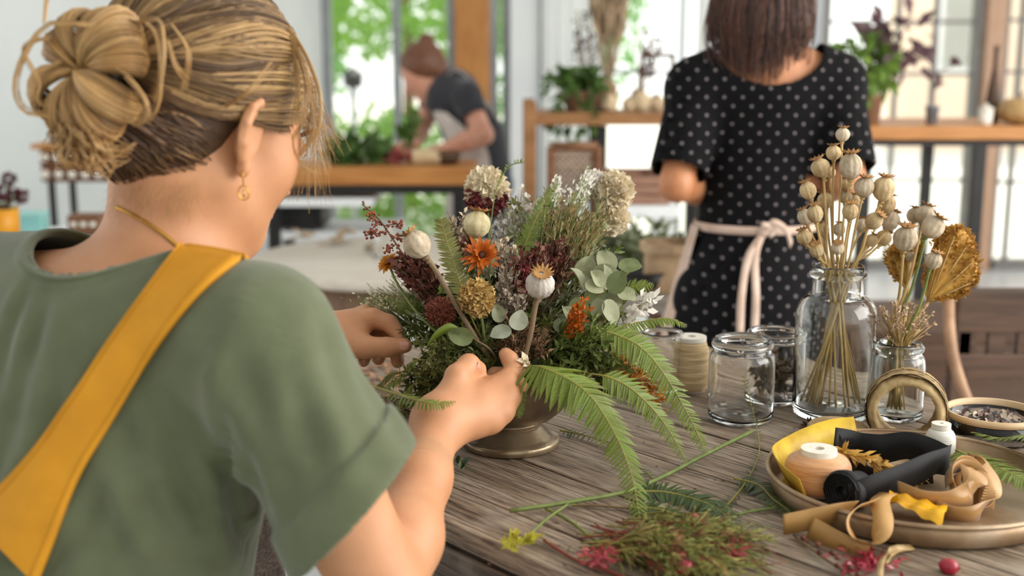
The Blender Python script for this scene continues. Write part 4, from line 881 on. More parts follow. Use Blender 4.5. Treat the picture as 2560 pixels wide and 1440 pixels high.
M['poppy'] = mat('poppy_capsule', '#cbbba2', '#9f8e76', 0.75, 55, bump=0.7, bscale=110, rnd_v=0.06)
M['poppy_warm'] = mat('poppy_capsule_warm', '#d2bb92', '#a68a60', 0.75, 60, bump=0.7, bscale=110, rnd_v=0.09)
M['poppy_crown'] = mat('poppy_crown', '#b98b53', '#8f6233', 0.75, 60)
M['straw_stem'] = mat('straw_stem', '#c9ab72', '#a3854f', 0.65, 30, stretch=(4, 4, 1), rnd_v=0.1)
M['brown_stem'] = mat('brown_stem', '#8b7458', '#6b563e', 0.7, 30)
def poppy(label, c, r, axis, path, group=None, mcap=None, mstem=None, stem_r=0.0019, tall=1.0, ncr=11, wrinkle=0.04):
    c = np.asarray(c, float); ax = unit(axis); path = [np.asarray(p, float) for p in path]
    t = thing('poppy_seed_head', label, 'poppy head', path[-1], group); R = r; H = r * 1.02 * tall
    prof = [(0.12 * R, -1.04 * H), (0.34 * R, -0.97 * H), (0.66 * R, -0.76 * H), (0.9 * R, -0.43 * H), (1.0 * R, 0), (0.95 * R, 0.35 * H), (0.78 * R, 0.68 * H), (0.5 * R, 0.92 * H), (0.36 * R, 1.0 * H), (0.33 * R, 1.07 * H)]
    part('capsule', MB().lathe(prof, c, ax, 44, rib=ncr, amp=wrinkle, jit=0.011), mcap or M['poppy'], t)
    # scalloped crown
    x = perp(ax); y = cr3(ax, x); vs = []; fs = []; n = ncr * 4
    for ring, (rr, hh) in enumerate(((0.16, 1.10), (0.44, 1.05), (0.74, 1.2), (0.40, 1.10), (0.14, 1.14))):
        for k in range(n):
            a = 2 * math.pi * k / n; sc = 1.0
            if ring in (1, 2, 3): sc = 1 + (0.26 if ring == 2 else 0.10) * (1 if k % 4 == 0 else (-0.5 if k % 4 == 2 else 0.1))
            lift = 0.17 * R if (ring == 2 and k % 4 == 0) else 0
            vs.append(c + ax * (hh * H + lift) + rr * sc * R * (math.cos(a) * x + math.sin(a) * y))
    for i in range(4):
        for k in range(n): fs.append((i * n + k, i * n + (k + 1) % n, (i + 1) * n + (k + 1) % n, (i + 1) * n + k))
    part('crown', MB()._add(vs, fs), M['poppy_crown'], t)
    b = c - ax * H * 1.0; S = catmull([b] + path, 22); st = MB()
    st.tube(S, [stem_r * (1.0 - 0.1 * i / 22) for i in range(23)], 7)
    st.lathe([(stem_r * 0.9, -0.22 * R), (stem_r * 1.5, -0.1 * R), (0.30 * R, 0.0), (0.22 * R, 0.1 * R)], b - ax * 0.12 * R, ax, 12)
    st.lathe([(stem_r * 0.9, -0.12 * R), (0.21 * R, 0.0), (stem_r, 0.12 * R)], b - ax * 0.5 * R, ax, 12)
    part('stem', st, mstem or M['straw_stem'], t)
    return t

# ---- poppies in the tall bottle
Z4 = 500 / 1286.0
bp = [(377, 95, 45), (318, 212, 48), (235, 308, 60), (428, 300, 72), (155, 455, 52), (297, 340, 35), (515, 435, 62), (640, 445, 70), (395, 425, 45), (395, 500, 40), (265, 520, 50), (660, 545, 58), (685, 650, 58), (425, 590, 50), (578, 650, 52), (135, 625, 48), (200, 605, 50), (250, 705, 42), (355, 705, 40), (130, 755, 50), (210, 840, 45), (345, 825, 42), (640, 760, 52), (562, 775, 38), (500, 680, 42), (455, 520, 38)]
bl = {5: 'small poppy head half hidden between the large tilted and the largest one', 8: 'poppy head right below the largest gold-flecked one', 9: 'smaller poppy head second below the largest gold-flecked one', 10: 'shaded poppy head behind the left middle of the bottle bunch', 11: 'poppy head directly beneath the big upright one on the right', 15: 'poppy head at the left edge of the bottle bunch, behind its neighbour', 16: 'poppy head in front at the left edge of the bottle bunch', 17: 'low poppy head left of the bunch centre above the bottle neck', 18: 'low poppy head at the bunch centre partly behind stems', 20: 'lowest left poppy head just above the bottle lip', 22: 'brownish poppy head lowest at the right of the bottle bunch', 23: 'tiny poppy head low between stems right of the bottle neck', 24: 'small shaded poppy head behind the wrinkled tilted one', 25: 'tiny poppy head deep in the middle of the bottle bunch', 0: 'topmost poppy head above the tall bottle, before the dotted dress', 1: 'second highest poppy head, just below the topmost one', 2: 'large tilted poppy head high on the left of the bottle bunch', 3: 'largest gold-flecked poppy head near the top of the bottle bunch',
      4: 'poppy head sticking out furthest to the upper left of the bottle bunch', 6: 'gold-flecked poppy head right of the bunch centre in the bottle', 7: 'big upright poppy head high on the right of the bottle bunch', 19: 'small poppy head drooping lowest at the left of the bottle bunch', 14: 'wrinkled poppy head tilted right above the bottle neck', 12: 'greyish poppy head at the far right of the bottle bunch', 13: 'small rough poppy head at the centre front of the bottle bunch', 21: 'small poppy head directly above the bottle lip'}
NT = B_BASE + np.array([0, 0, 0.197])
for i, (zx, zy, zr) in enumerate(bp):
    front = {3: -0.02, 2: -0.01, 6: -0.015, 7: -0.01, 13: -0.03, 14: -0.03, 16: -0.03, 21: -0.035, 20: -0.03, 5: 0.03, 8: 0.02, 9: 0.01, 10: 0.03, 17: 0.01, 18: 0.015, 11: 0.02, 12: 0.03, 22: 0.035, 24: 0.03, 25: 0.03}.get(i, 0.0)
    c = at(1960 + Z4 * zx, 300 + Z4 * zy, 1.545 + front); r = zr * Z4 / 1950
    dx = c - NT; a = math.atan2(dx[1], dx[0]); rn = 0.024 * min(1, np.linalg.norm(dx[:2]) / 0.06)
    q = NT + np.array([rn * math.cos(a), rn * math.sin(a), -0.004]); ab = a + math.pi + rnd(-0.7, 0.7); rb = rnd(0.028, 0.043)
    e = B_BASE + np.array([rb * math.cos(ab), rb * math.sin(ab), 0.019]); ax = unit(unit(c - q) + np.array([rnd(-0.15, 0.15), rnd(-0.25, 0.05), 0.35]))
    if i in (2, 4): ax = unit(ax + [-0.35, 0, 0.1])
    if i in (14,): ax = unit(ax + [0.35, -0.3, 0])
    poppy(bl.get(i, 'mid-sized beige poppy head crowded in the tall bottle bunch'), c, r, ax, [lerp(c - ax * r, q, 0.45) + rvec(0.003), q, lerp(q, e, 0.5) + rvec(0.002), e], 'poppy heads in the tall bottle', M['poppy_warm'] if i % 3 else M['poppy'], stem_r=0.0016, tall=rnd(0.95, 1.12))
# ---- poppies and dried fan in the small jar
NS = S_BASE + np.array([0, 0, 0.1])
sl_ = ['poppy head hidden deepest at the back of the small jar bunch', 'plump grey poppy head at the top middle of the small jar bunch', 'grey poppy head tilted right above the golden fan', 'big grey poppy head at the left front of the small jar bunch', 'small poppy head low before the golden fan', 'tiny poppy head behind the big grey one in the small jar']
for i, (zx, zy, zr, dt, tl) in enumerate(((838, 615, 50, 0.03, 0), (910, 615, 64, 0.01, 0.15), (957, 690, 72, -0.015, 0.5), (780, 765, 76, -0.03, 0.0), (960, 905, 54, -0.03, 0.15), (815, 880, 34, 0.02, 0))):
    c = at(1960 + Z4 * zx, 300 + Z4 * zy, 1.555 + dt); r = zr * Z4 / 1950; q = NS + np.array([rnd(-0.014, 0.014), rnd(-0.014, 0.014), 0.0]); e = S_BASE + np.array([rnd(-0.016, 0.016), rnd(-0.016, 0.016), 0.012])
    ax = unit(unit(c - q) + np.array([tl, -0.15 - tl * 0.3, 0.4])); poppy(sl_[i], c, r, ax, [lerp(c - ax * r, q, 0.5) + [0.004, 0, 0], q, e], 'poppy heads in the small jar', M['poppy'], M['stem_green'] if i in (2, 4) else M['straw_stem'], 0.002)
M['gold_fan'] = mat('golden_dried_bloom', '#d0a04c', '#a5752f', 0.8, 60, bump=0.3, translucent=0.15)
def fan(label, tip_px, base, edge_px, tdep, thick, n):
    """dried cockscomb: a thick ruffled fan of tiny florets on flat ribs"""
    t = thing('dried_fan_flower', label, 'dried flower', S_BASE + [0, 0, 0.012], 'golden dried fans in the small jar'); E = catmull([at(*p) for p in edge_px], 40); b = np.asarray(at(*tip_px)); fl = MB(); rb = MB(); body = MB(); vs = []; fs = []
    for side in (-1, 1):
        for i in range(41):
            for j in range(9):
                v = j / 8; q = lerp(b, E[i], v); vs.append(q + FWD * side * thick * (0.25 + 0.75 * v) * (1 - 0.8 * max(0, v - 0.8) / 0.2) * (1 + 0.25 * math.sin(i * 0.9 + v * 5)))
    for side in (0, 1):
        for i in range(40):
            for j in range(8):
                a = side * 369 + i * 9 + j; fs.append((a, a + 1, a + 10, a + 9) if side else (a + 9, a + 10, a + 1, a))
    for i in range(40): fs.append((i * 9 + 8, (i + 1) * 9 + 8, 369 + (i + 1) * 9 + 8, 369 + i * 9 + 8))
    body._add(vs, fs); part('fan', body, M['gold_fan'], t)
    for k in range(n):
        i = rnd(0, 39.9); v = 0.35 + 0.65 * rnd(0, 1) ** 0.45; q = lerp(b, lerp(E[int(i)], E[int(i) + 1], i % 1), v); sd = random.choice((-1, -1, 1))
        d = unit(unit(q - b) * 0.6 + FWD * sd * 0.7 + rvec(0.5)); fl.leaf(q + FWD * sd * thick * 0.9 * v, d, rvec(1), rnd(0.004, 0.009), rnd(0.003, 0.005), 0.4, 2)
    part('florets', fl, M['gold_fan'], t, kind='stuff')
    for i in range(0, 41, 5): rb.tube([b + rvec(0.002), lerp(b, E[i], 0.5) - FWD * thick * 0.8, lerp(b, E[i], 0.85) - FWD * thick * 1.05], 0.0009, 4)
    base = np.asarray(base); 
    for k in range(6): rb.tube(catmull([b + rvec(0.003), lerp(b, base, 0.5) + rvec(0.004), base + rvec(0.006) * [1, 1, 0], S_BASE + rvec(0.012) * [1, 1, 0] + [0, 0, 0.012]], 10), 0.0011, 4)
    part('ribs', rb, M['straw_stem'], t)
fan('large golden dried fan flower leaning right out of the small jar', (2320, 755, 1.56), NS, [(2330, 745, 1.56), (2400, 738, 1.56), (2436, 700, 1.56), (2442, 640, 1.56), (2425, 595, 1.57), (2390, 563, 1.57), (2350, 580, 1.58), (2325, 640, 1.59), (2308, 700, 1.59)], 1.56, 0.009, 900)
fan('smaller golden dried fan flower at the left behind the poppies', (2262, 720, 1.60), NS, [(2290, 660, 1.60), (2300, 600, 1.60), (2262, 590, 1.60), (2222, 620, 1.60), (2222, 660, 1.60), (2245, 700, 1.60)], 1.6, 0.008, 500)
M['pale_floret'] = mat('pale_dried_floret', '#d0b79c', '#ab8d72', 0.8, 80)
for k, (ox, oy, lab) in enumerate(((2222, 800, 'spray of tiny pale dried florets at the left lip of the small jar'), (2255, 795, 'spray of tiny pale dried florets at the middle lip of the small jar'), (2290, 810, 'spray of tiny pale dried florets at the right lip of the small jar'))):
    t = thing('dried_floret_spray', lab, 'dried flower', S_BASE + [0, 0, 0.012], 'pale dried sprays in the small jar'); fl = MB(); st = MB(); c0 = at(ox, oy, 1.53 + 0.01 * k); e0 = S_BASE + rvec(0.012) * [1, 1, 0] + [0, 0, 0.012]
    for j in range(26):
        c = c0 + RNG.normal(size=3) * [0.012, 0.010, 0.010]; st.tube([c, lerp(c, NS - [0, 0, 0.01], 0.65) + rvec(0.002), lerp(NS, e0, 0.6)], 0.0006, 3)
        for q in range(5): fl.leaf(c + rvec(0.002), unit(rvec(1) + unit(c - NS)), rvec(1), 0.0045, 0.003, 0.3, 2)
        fl.blob(c, 0.0016, 1)
    part('florets', fl, M['pale_floret'], t, kind='stuff'); part('stems', st, M['straw_stem'], t, kind='stuff')

# ---- ferns with separate leaflets
M['fern'] = mat('fern_green', '#84923a', '#5e7026', 0.42, 25, rnd_v=0.14, rnd_h=0.012, translucent=0.28)
M['fern_dark'] = mat('fern_dark_green', '#4a5a2b', '#2f3f1c', 0.38, 25, rnd_v=0.16, translucent=0.15)
M['fern_rust'] = mat('fern_rusty_green', '#8a8a4a', '#6d6a36', 0.5, 25, rnd_v=0.14, rnd_h=0.02, translucent=0.25)
M['rachis'] = mat('fern_rachis', '#9b9142', '#7c7434', 0.5, 40)
def leaflet_mesh(nm, m_, W=0.2, curl=0.12, fold=0.3):
    mb = MB(); n = 6; vs = []; fs = []
    for i in range(n + 1):
        t_ = i / n; w = W * ((0.75 + 0.5 * t_) if t_ < 0.3 else (1 - ((t_ - 0.3) / 0.7) ** 2.2) * 0.92 + 0.02); z = -curl * t_ * t_; x0 = 0.05 * t_ * t_
        vs += [(x0 - w / 2, t_ - (0.03 if i % 2 else 0), z + fold * w / 2), (x0, t_, z), (x0 + w / 2, t_ - (0.03 if i % 2 else 0), z + fold * w / 2)]
    for i in range(n): a = 3 * i; fs += [(a, a + 1, a + 4, a + 3), (a + 1, a + 2, a + 5, a + 4)]
    return unitmesh(nm, mb._add(vs, fs), m_)
LF = {k: leaflet_mesh('leaflet', M[m_], w) for k, m_, w in (('fern', 'fern', 0.16), ('dark', 'fern_dark', 0.20), ('rust', 'fern_rust', 0.22), ('fine', 'fern', 0.3))}
def fern(label, path, npairs, Lmax, nrm, kind='fern', start=0.06, group=None, droop=0.15, profile=None, tipang=0.5, mr=None, name='fern_frond', cat='fern', r0=0.0013, jl=0.12):
    path = [np.asarray(p, float) for p in path]; P = catmull(path, 60); t = thing(name, label, cat, P[0], group)
    part('rachis', MB().tube(P, [r0 * (1 - 0.75 * i / 60) for i in range(61)], 6), mr or M['rachis'], t)
    for k in range(npairs):
        u = start + (0.995 - start) * (k + 0.5) / npairs; f = u * 60; i = min(int(f), 59); p = lerp(P[i], P[i + 1], f - i); d = unit(P[min(i + 2, 60)] - P[max(i - 1, 0)])
        nn = nrm(u) if callable(nrm) else np.asarray(nrm, float); s = unit(cr3(d, nn)); n2 = cr3(s, d)
        L = Lmax * (profile(u) if profile else (min(1, 0.45 + u * 2.2) * (1 - u) ** 0.55 + 0.06))
        for sg in (-1, 1):
            dd = unit(s * sg * 0.93 + d * lerp(0.25, tipang, u) + rvec(jl) - Z * droop); place('leaflet', LF[kind], t, p, dd, unit(n2 + rvec(0.15)), L * rnd(0.9, 1.08))
    return t
TOW = -FWD * 0.75 + UPV * 0.55
fern('largest fern frond cascading over the bowl front down to the tabletop', [VC + [0.0, -0.035, 0.0]] + pts([(1330, 915, 1.335), (1400, 938, 1.31), (1470, 985, 1.295), (1532, 1075, 1.275), (1578, 1185, 1.24), (1602, 1312, 1.195)]), 58, 0.047, lambda u: TOW + UPV * (0.8 - u), droop=0.34, start=0.16, profile=lambda u: 0.95 * min(1, 0.55 + 1.5 * u) * (1 - max(0, u - 0.22)) ** 1.05 + 0.05)
fern('fern frond arching right then dropping between bowl and empty jar', [VC + [0.02, -0.01, 0.005]] + pts([(1480, 835, 1.38), (1560, 845, 1.37), (1625, 890, 1.365), (1685, 975, 1.36), (1735, 1065, 1.36), (1766, 1135, 1.36)]), 56, 0.034, lambda u: TOW, droop=0.28, start=0.2, profile=lambda u: min(1, 0.3 + 1.9 * u) * (1 - u) ** 0.6 + 0.08)
fern('middle fern frond hanging between the two long cascading fronds', [VC + [0.015, -0.02, 0.0]] + pts([(1480, 935, 1.355), (1555, 958, 1.345), (1620, 1010, 1.34), (1675, 1080, 1.335), (1716, 1158, 1.33)]), 44, 0.030, lambda u: TOW, droop=0.3, start=0.25, profile=lambda u: min(1, 0.3 + 2 * u) * (1 - u) ** 0.6 + 0.08)
fern('fern frond reaching straight out to the right above the jar', [VC + [0.02, 0.0, 0.01]] + pts([(1420, 870, 1.41), (1520, 828, 1.40), (1610, 803, 1.40), (1670, 797, 1.40), (1717, 812, 1.40)]), 46, 0.021, lambda u: TOW * 0.6 + UPV * 0.6, droop=0.3, start=0.3, profile=lambda u: min(1, 0.4 + 1.5 * u) * (1 - u) ** 0.4 + 0.06)
fern('pale fern frond behind the round eucalyptus leaves at the right', [VC + [0.02, 0.02, 0.01]] + pts([(1440, 790, 1.47), (1530, 735, 1.48), (1590, 715, 1.48), (1635, 713, 1.48)]), 30, 0.026, lambda u: TOW, 'fern', droop=0.1, start=0.35)
fern('upright fern frond rising in the middle of the bouquet top', [VC + [0.0, 0.02, 0.0]] + pts([(1280, 760, 1.46), (1300, 650, 1.48), (1330, 570, 1.49), (1365, 495, 1.50), (1392, 455, 1.50)]), 50, 0.027, lambda u: TOW, 'fern', droop=-0.05, start=0.35, profile=lambda u: min(1, 0.3 + 1.3 * u) * (1 - u) ** 0.7 + 0.05)
fern('upright rust-tipped fern frond left of the orange daisy', [VC + [-0.015, 0.0, 0.0]] + pts([(1190, 820, 1.40), (1158, 730, 1.42), (1128, 640, 1.43), (1108, 570, 1.44), (1103, 548, 1.44)]), 44, 0.023, lambda u: TOW, 'rust', droop=-0.05, start=0.3, profile=lambda u: min(1, 0.3 + 1.5 * u) * (1 - u) ** 0.45 + 0.08)
fern('short bright fern tip hanging over the bowl rim beside the fingers', [VC + [0.005, -0.06, -0.004]] + pts([(1290, 960, 1.338), (1293, 1000, 1.332), (1297, 1045, 1.33)]), 13, 0.02, lambda u: TOW, 'fine', droop=0.2, start=0.45)
fern('thin sparse fern sprig crossing in front of the wrist', pts([(930, 965, 1.40), (990, 985, 1.29), (1050, 1003, 1.235), (1100, 1010, 1.228), (1140, 1004, 1.23)]), 26, 0.014, lambda u: TOW, 'fine', droop=0.3, start=0.05)
for k, (P_, lab) in enumerate((([(1000, 930, 1.45), (950, 960, 1.46), (915, 1000, 1.47)], 'green fern tip low left, under the far hand'), ([(1040, 960, 1.43), (1000, 1010, 1.44), (960, 1040, 1.46)], 'green fern tip lying on the table left of the wrist'), ([(1050, 900, 1.43), (1000, 945, 1.44), (965, 965, 1.44)], 'green fern tip between the far hand and the wrist'))):
    fern(lab, [VC + [-0.04, -0.01, -0.005]] + pts(P_), 30, 0.022, lambda u: TOW + UPV, 'fern' if k else 'rust', droop=0.2, start=0.35)
fern('green fern sprig leaning out left over the far fingers', [VC + [-0.03, 0.0, 0.0]] + pts([(1090, 860, 1.46), (1030, 795, 1.54), (985, 755, 1.56), (940, 745, 1.57)]), 34, 0.016, lambda u: TOW, 'fine', droop=0.2, start=0.4)

# ---- main poppies of the bouquet
poppy('white poppy head facing up at the front of the bouquet on a thick brown stem', at(1350, 712, 1.345), 36 / 2220, unit(UPV * 0.8 - FWD * 0.72 + X * 0.08), pts([(1338, 765, 1.352), (1325, 840, 1.358), (1308, 900, 1.37)]) + [VC - [0, 0.02, 0.02]], None, mat('poppy_white', '#d0c8c0', '#a3988e', 0.7, 60, bump=0.6, bscale=110), M['brown_stem'], 0.0034, 0.95, 14, 0.05)
poppy('beige poppy head leaning up-left, highest at the left of the bouquet', at(1043, 612, 1.38), 34 / 2170, unit(-X * 0.55 + UPV * 0.8), pts([(1085, 670, 1.38), (1150, 780, 1.375), (1212, 880, 1.385)]) + [VC - [0, 0.01, 0.02]], None, M['poppy'], M['brown_stem'], 0.0031, 1.0, 10, 0.03)
poppy('wrinkled cream poppy head above the orange daisy', at(1192, 562, 1.45), 33 / 2070, unit(X * 0.15 + UPV), pts([(1196, 620, 1.45), (1205, 720, 1.44), (1225, 850, 1.43)]) + [VC - [0, 0, 0.02]], None, mat('poppy_cream', '#d3c69e', '#a3946c', 0.8, 60, bump=0.9, bscale=60), M['straw_stem'], 0.0026, 0.98, 8, 0.05)

# ---- round blooms
def bloom(name, label, c, r, n, L, W, m_, stem, group=None, m2=None, split=None, core=None, squash=(1, 1, 1), curl=0.5, ms=None, up=None, cat='flower'):
    c = np.asarray(c, float); t = thing(name, label, cat, stem[-1], group); mb = MB(); mb2 = MB(); sq = np.asarray(squash)
    g = math.pi * (3 - math.sqrt(5))
    for k in range(n):
        z = 1 - 2 * (k + 0.5) / n; a = k * g; d = np.array([math.sqrt(1 - z * z) * math.cos(a), math.sqrt(1 - z * z) * math.sin(a), z]); d = unit(d + rvec(0.12))
        p = c + d * sq * (r - L * 0.75) * rnd(0.92, 1.05); tgt = mb2 if (split and split(d)) else mb
        tgt.leaf(p, unit(d + rvec(0.35)), unit(cr3(d, rvec(1)) + d * 0.3), L * rnd(0.8, 1.2), W * rnd(0.8, 1.2), curl * rnd(0.2, 1), 3, 0.5)
    part('florets', mb, m_, t, kind='stuff' if n > 300 else None)
    if m2: part('darker_florets', mb2, m2, t, kind='stuff' if n > 300 else None)
    part('heart', MB().blob(c, 1.0, 2, 0.05).__class__() if False else _ell(c, sq * (r - L * 0.7)), core or m_, t)
    part('stem', MB().tube(catmull([c] + list(stem), 14), 0.0018, 6), ms or M['stem_green'], t); return t
def _ell(c, rr):
    mb = MB(); V, Fc = ico(2); mb._add([np.asarray(c) + p * rr for p in V], Fc); return mb
M['tan_floret'] = mat('tan_floret', '#d9b877', '#b08a4a', 0.8, 80, rnd_v=0.0)
M['cream_floret'] = mat('cream_floret', '#f3e8d0', '#dcc9a4', 0.75, 80, translucent=0.2)
M['rust_floret'] = mat('rust_floret', '#a8654f', '#7e4436', 0.8, 80)
M['red_floret'] = mat('deep_red_floret', '#8c3a3c', '#612428', 0.7, 80)
M['orange_petal'] = mat('orange_petal', '#d9781c', '#a94e12', 0.6, 70, translucent=0.25)
M['amber_petal'] = mat('amber_petal', '#d9901f', '#ad6a12', 0.55, 70, translucent=0.2)
M['maroon'] = mat('maroon_dried', '#74402f', '#47261c', 0.7, 80)
M['beige_dried'] = mat('beige_dried', '#c8b79f', '#a08d74', 0.8, 80)
M['grey_dried'] = mat('grey_beige_dried', '#b3a594', '#8b7c6b', 0.8, 80)
M['white_petal'] = mat('white_petal', '#f8f4ee', '#e9e1d6', 0.6, 80, translucent=0.3)
M['bronze_seed'] = mat('bronze_seed', '#9a8455', '#6e5c36', 0.75, 80)
mid = [VC - [0, 0, 0.02]]
bloom('dried_pompon', 'tan dried pompon flower at the front centre of the bouquet', at(1192, 745, 1.375), 46 / 2180, 420, 0.0075, 0.0062, M['tan_floret'], pts([(1205, 800, 1.38), (1220, 870, 1.39)]) + mid, curl=0.8, cat='flower')
bloom('dried_pompon', 'rust pink dried pompon behind the left poppy stem', at(1102, 780, 1.42), 37 / 2110, 520, 0.007, 0.0028, M['rust_floret'], pts([(1130, 850, 1.42)]) + mid, curl=0.6)
bloom('dried_pompon', 'cream pompon flower with deep red underside at the top of the bouquet', at(1217, 480, 1.60), 57 / 1875, 420, 0.011, 0.008, M['cream_floret'], pts([(1222, 560, 1.58), (1235, 700, 1.52)]) + mid, m2=M['red_floret'], split=lambda d: d[2] < -0.1 + rnd(-0.25, 0.25), core=M['cream_floret'], squash=(1, 1, 1.15))
for k, (fx, fy, fr, lab) in enumerate(((1535, 478, 50, 'large cream hydrangea lobe highest at the right of the bouquet'), (1530, 545, 42, 'cream hydrangea lobe below the highest one at the right'), (1485, 455, 30, 'small white hydrangea lobe at the inner side of the cream cluster'))):
    bloom('hydrangea_lobe', lab, at(fx, fy, 1.61), fr / 1865, [330, 260, 160][k], 0.011, 0.0105, M['cream_floret'] if k < 2 else M['white_petal'], pts([(1490, 600, 1.58), (1400, 760, 1.52)]) + mid, 'cream hydrangea lobes in the bouquet', curl=0.3)
# strawflower, daisy
def petals(name, label, c, r, axis, rings, n, m_, mc, stem, w=0.45):
    t = thing(name, label, 'flower', stem[-1]); ax = unit(axis); x = perp(ax); y = cr3(ax, x)
    for rg in range(rings):
        mb = MB()
        el = lerp(0.05, 1.1, rg / max(1, rings - 1)) if rings > 1 else 0.15
        for k in range(n):
            a = 2 * math.pi * (k + 0.5 * (rg % 2)) / n + rnd(-0.08, 0.08); d = math.cos(a) * x + math.sin(a) * y
            mb.leaf(c + d * r * 0.12, unit(d * math.cos(el) + ax * math.sin(el) + rvec(0.1)), unit(ax * math.cos(el) - d * math.sin(el)), r * (1 - 0.12 * rg) * rnd(0.85, 1.1), r * w, 0.1, 3, 0.25)
        part('petal_ring', mb, m_, t)
    part('disc', _ell(c + ax * r * 0.1, np.array([1, 1, 1]) * r * 0.2), mc, t); part('stem', MB().tube(catmull([c] + list(stem), 12), 0.0017, 6), M['stem_green'], t)
petals('strawflower', 'amber strawflower sticking out at the far left of the bouquet', at(971, 658, 1.49), 29 / 2010, unit(UPV * 0.5 - FWD * 0.6 - X * 0.5), 5, 15, M['amber_petal'], M['rust_floret'], pts([(1000, 720, 1.48), (1080, 820, 1.45)]) + mid, 0.42)
petals('orange_daisy', 'burnt orange spiky daisy in the centre of the bouquet', at(1203, 640, 1.43), 50 / 2100, unit(-FWD * 0.8 + UPV * 0.3 + X * 0.2), 3, 15, M['orange_petal'], M['maroon'], pts([(1210, 760, 1.42)]) + mid, 0.26)
petals('orange_daisy', 'darker rust daisy tucked behind the left of the orange one', at(1168, 612, 1.46), 36 / 2060, unit(-FWD * 0.6 + UPV * 0.6 - X * 0.3), 2, 13, M['rust_floret'], M['maroon'], pts([(1190, 760, 1.44)]) + mid, 0.3)

# ---- clusters: branching sprays carrying small florets or seeds
def spray(name, label, heads, spread, nb, m_, m_stem, L, W, per=7, group=None, cat='dried flower', blob=False, root=None, stem_r=0.0011, mix=None, tall=1.0):
    """heads: list of centres; nb branchlets per head"""
    r_ = VC - [0, 0, 0.02] if root is None else np.asarray(root); t = thing(name, label, cat, r_, group); fl = MB(); st = MB()
    for c in heads:
        c = np.asarray(c, float); b = lerp(c, r_, 0.42) + rvec(0.004); st.tube(catmull([r_, lerp(r_, b, 0.5) + rvec(0.006), b], 6), stem_r, 5)
        for j in range(nb):
            q = c + RNG.normal(size=3) * np.asarray(spread) * 0.55; st.tube([b, lerp(b, q, 0.55) + rvec(0.003), q], stem_r * 0.45, 3); dd = unit(q - b)
            for i in range(per):
                p = lerp(q, b, rnd(0, 0.3)) + rvec(L * 0.35)
                if blob: fl.blob(p, L * rnd(0.3, 0.5), 1, 0.1)
                else: fl.leaf(p, unit(dd * tall + rvec(1)), rvec(1), L * rnd(0.7, 1.2), W * rnd(0.7, 1.2), 0.3, 2)
    part('florets', fl, m_, t, kind='stuff'); part('stems', st, m_stem, t, kind='stuff'); return t
spray('dried_spray', 'off-white dried cluster left behind the wrinkled poppy', [at(1142, 560, 1.48), at(1155, 590, 1.47)], (0.016, 0.016, 0.02), 26, M['beige_dried'], M['brown_stem'], 0.008, 0.005)
spray('dried_spray', 'beige floret cluster right of the orange daisy', [at(1245, 612, 1.45), at(1275, 628, 1.45)], (0.014, 0.014, 0.012), 26, M['beige_dried'], M['brown_stem'], 0.007, 0.005)
spray('dried_spray', 'grey-beige dried cluster between tan pompon and white poppy', [at(1262, 700, 1.405), at(1262, 745, 1.40), at(1285, 770, 1.405)], (0.013, 0.013, 0.017), 30, M['grey_dried'], M['brown_stem'], 0.007, 0.004)
spray('dried_spray', 'dark maroon dried cluster above the white poppy', [at(1345, 640, 1.43), at(1385, 618, 1.45), at(1400, 645, 1.45), at(1312, 670, 1.42)], (0.018, 0.018, 0.016), 30, M['maroon'], M['brown_stem'], 0.008, 0.006)
spray('dried_spray', 'red-flecked dried cluster at the left of the white poppy', [at(1312, 690, 1.41), at(1330, 672, 1.42), at(1305, 655, 1.43)], (0.013, 0.013, 0.013), 14, M['red_floret'], M['brown_stem'], 0.007, 0.006)
spray('seed_plume', 'bronze seed plume fanning up at the right of the fern tip', [at(1400, 560, 1.50), at(1435, 540, 1.51), at(1460, 580, 1.50), at(1425, 600, 1.48), at(1480, 555, 1.52), at(1450, 620, 1.48)], (0.02, 0.02, 0.022), 40, M['bronze_seed'], M['stem_green'], 0.009, 0.0028, tall=2.0)
spray('seed_plume', 'pinkish seed plume beside the fern tip', [at(1395, 520, 1.54), at(1370, 545, 1.53)], (0.016, 0.016, 0.02), 34, mat('pink_beige_seed', '#b39a88', '#8c7264', 0.8, 80), M['stem_green'], 0.008, 0.003, tall=2.0)
spray('white_filler', 'airy white filler flowers behind the upright fern frond', [at(1285, 540, 1.60), at(1315, 520, 1.61), at(1295, 580, 1.58), at(1335, 560, 1.60), at(1262, 560, 1.6)], (0.02, 0.02, 0.024), 40, M['white_petal'], M['grey_dried'], 0.006, 0.005)
spray('white_filler', 'small white sprig above the bronze plume at the fern tip', [at(1395, 462, 1.53), at(1470, 440, 1.58), at(1450, 465, 1.57)], (0.010, 0.010, 0.014), 22, M['white_petal'], M['stem_green'], 0.006, 0.005)
spray('white_filler', 'small white blossoms at the right edge of the bouquet', [at(1622, 748, 1.47), at(1592, 785, 1.45)], (0.008, 0.008, 0.008), 10, M['white_petal'], M['stem_green'], 0.012, 0.008, per=6)
spray('white_filler', 'cream blossoms right beside the near fingertips', [at(1306, 908, 1.345), at(1296, 890, 1.375)], (0.006, 0.005, 0.005), 7, M['cream_floret'], M['stem_green'], 0.012, 0.007, per=5)
spray('pale_filler', 'airy pale filler reaching out left above the far hand', [at(905, 745, 1.53), at(945, 730, 1.52), at(985, 715, 1.51), at(930, 765, 1.52)], (0.016, 0.014, 0.012), 18, M['cream_floret'], M['stem_green'], 0.005, 0.003, per=4)
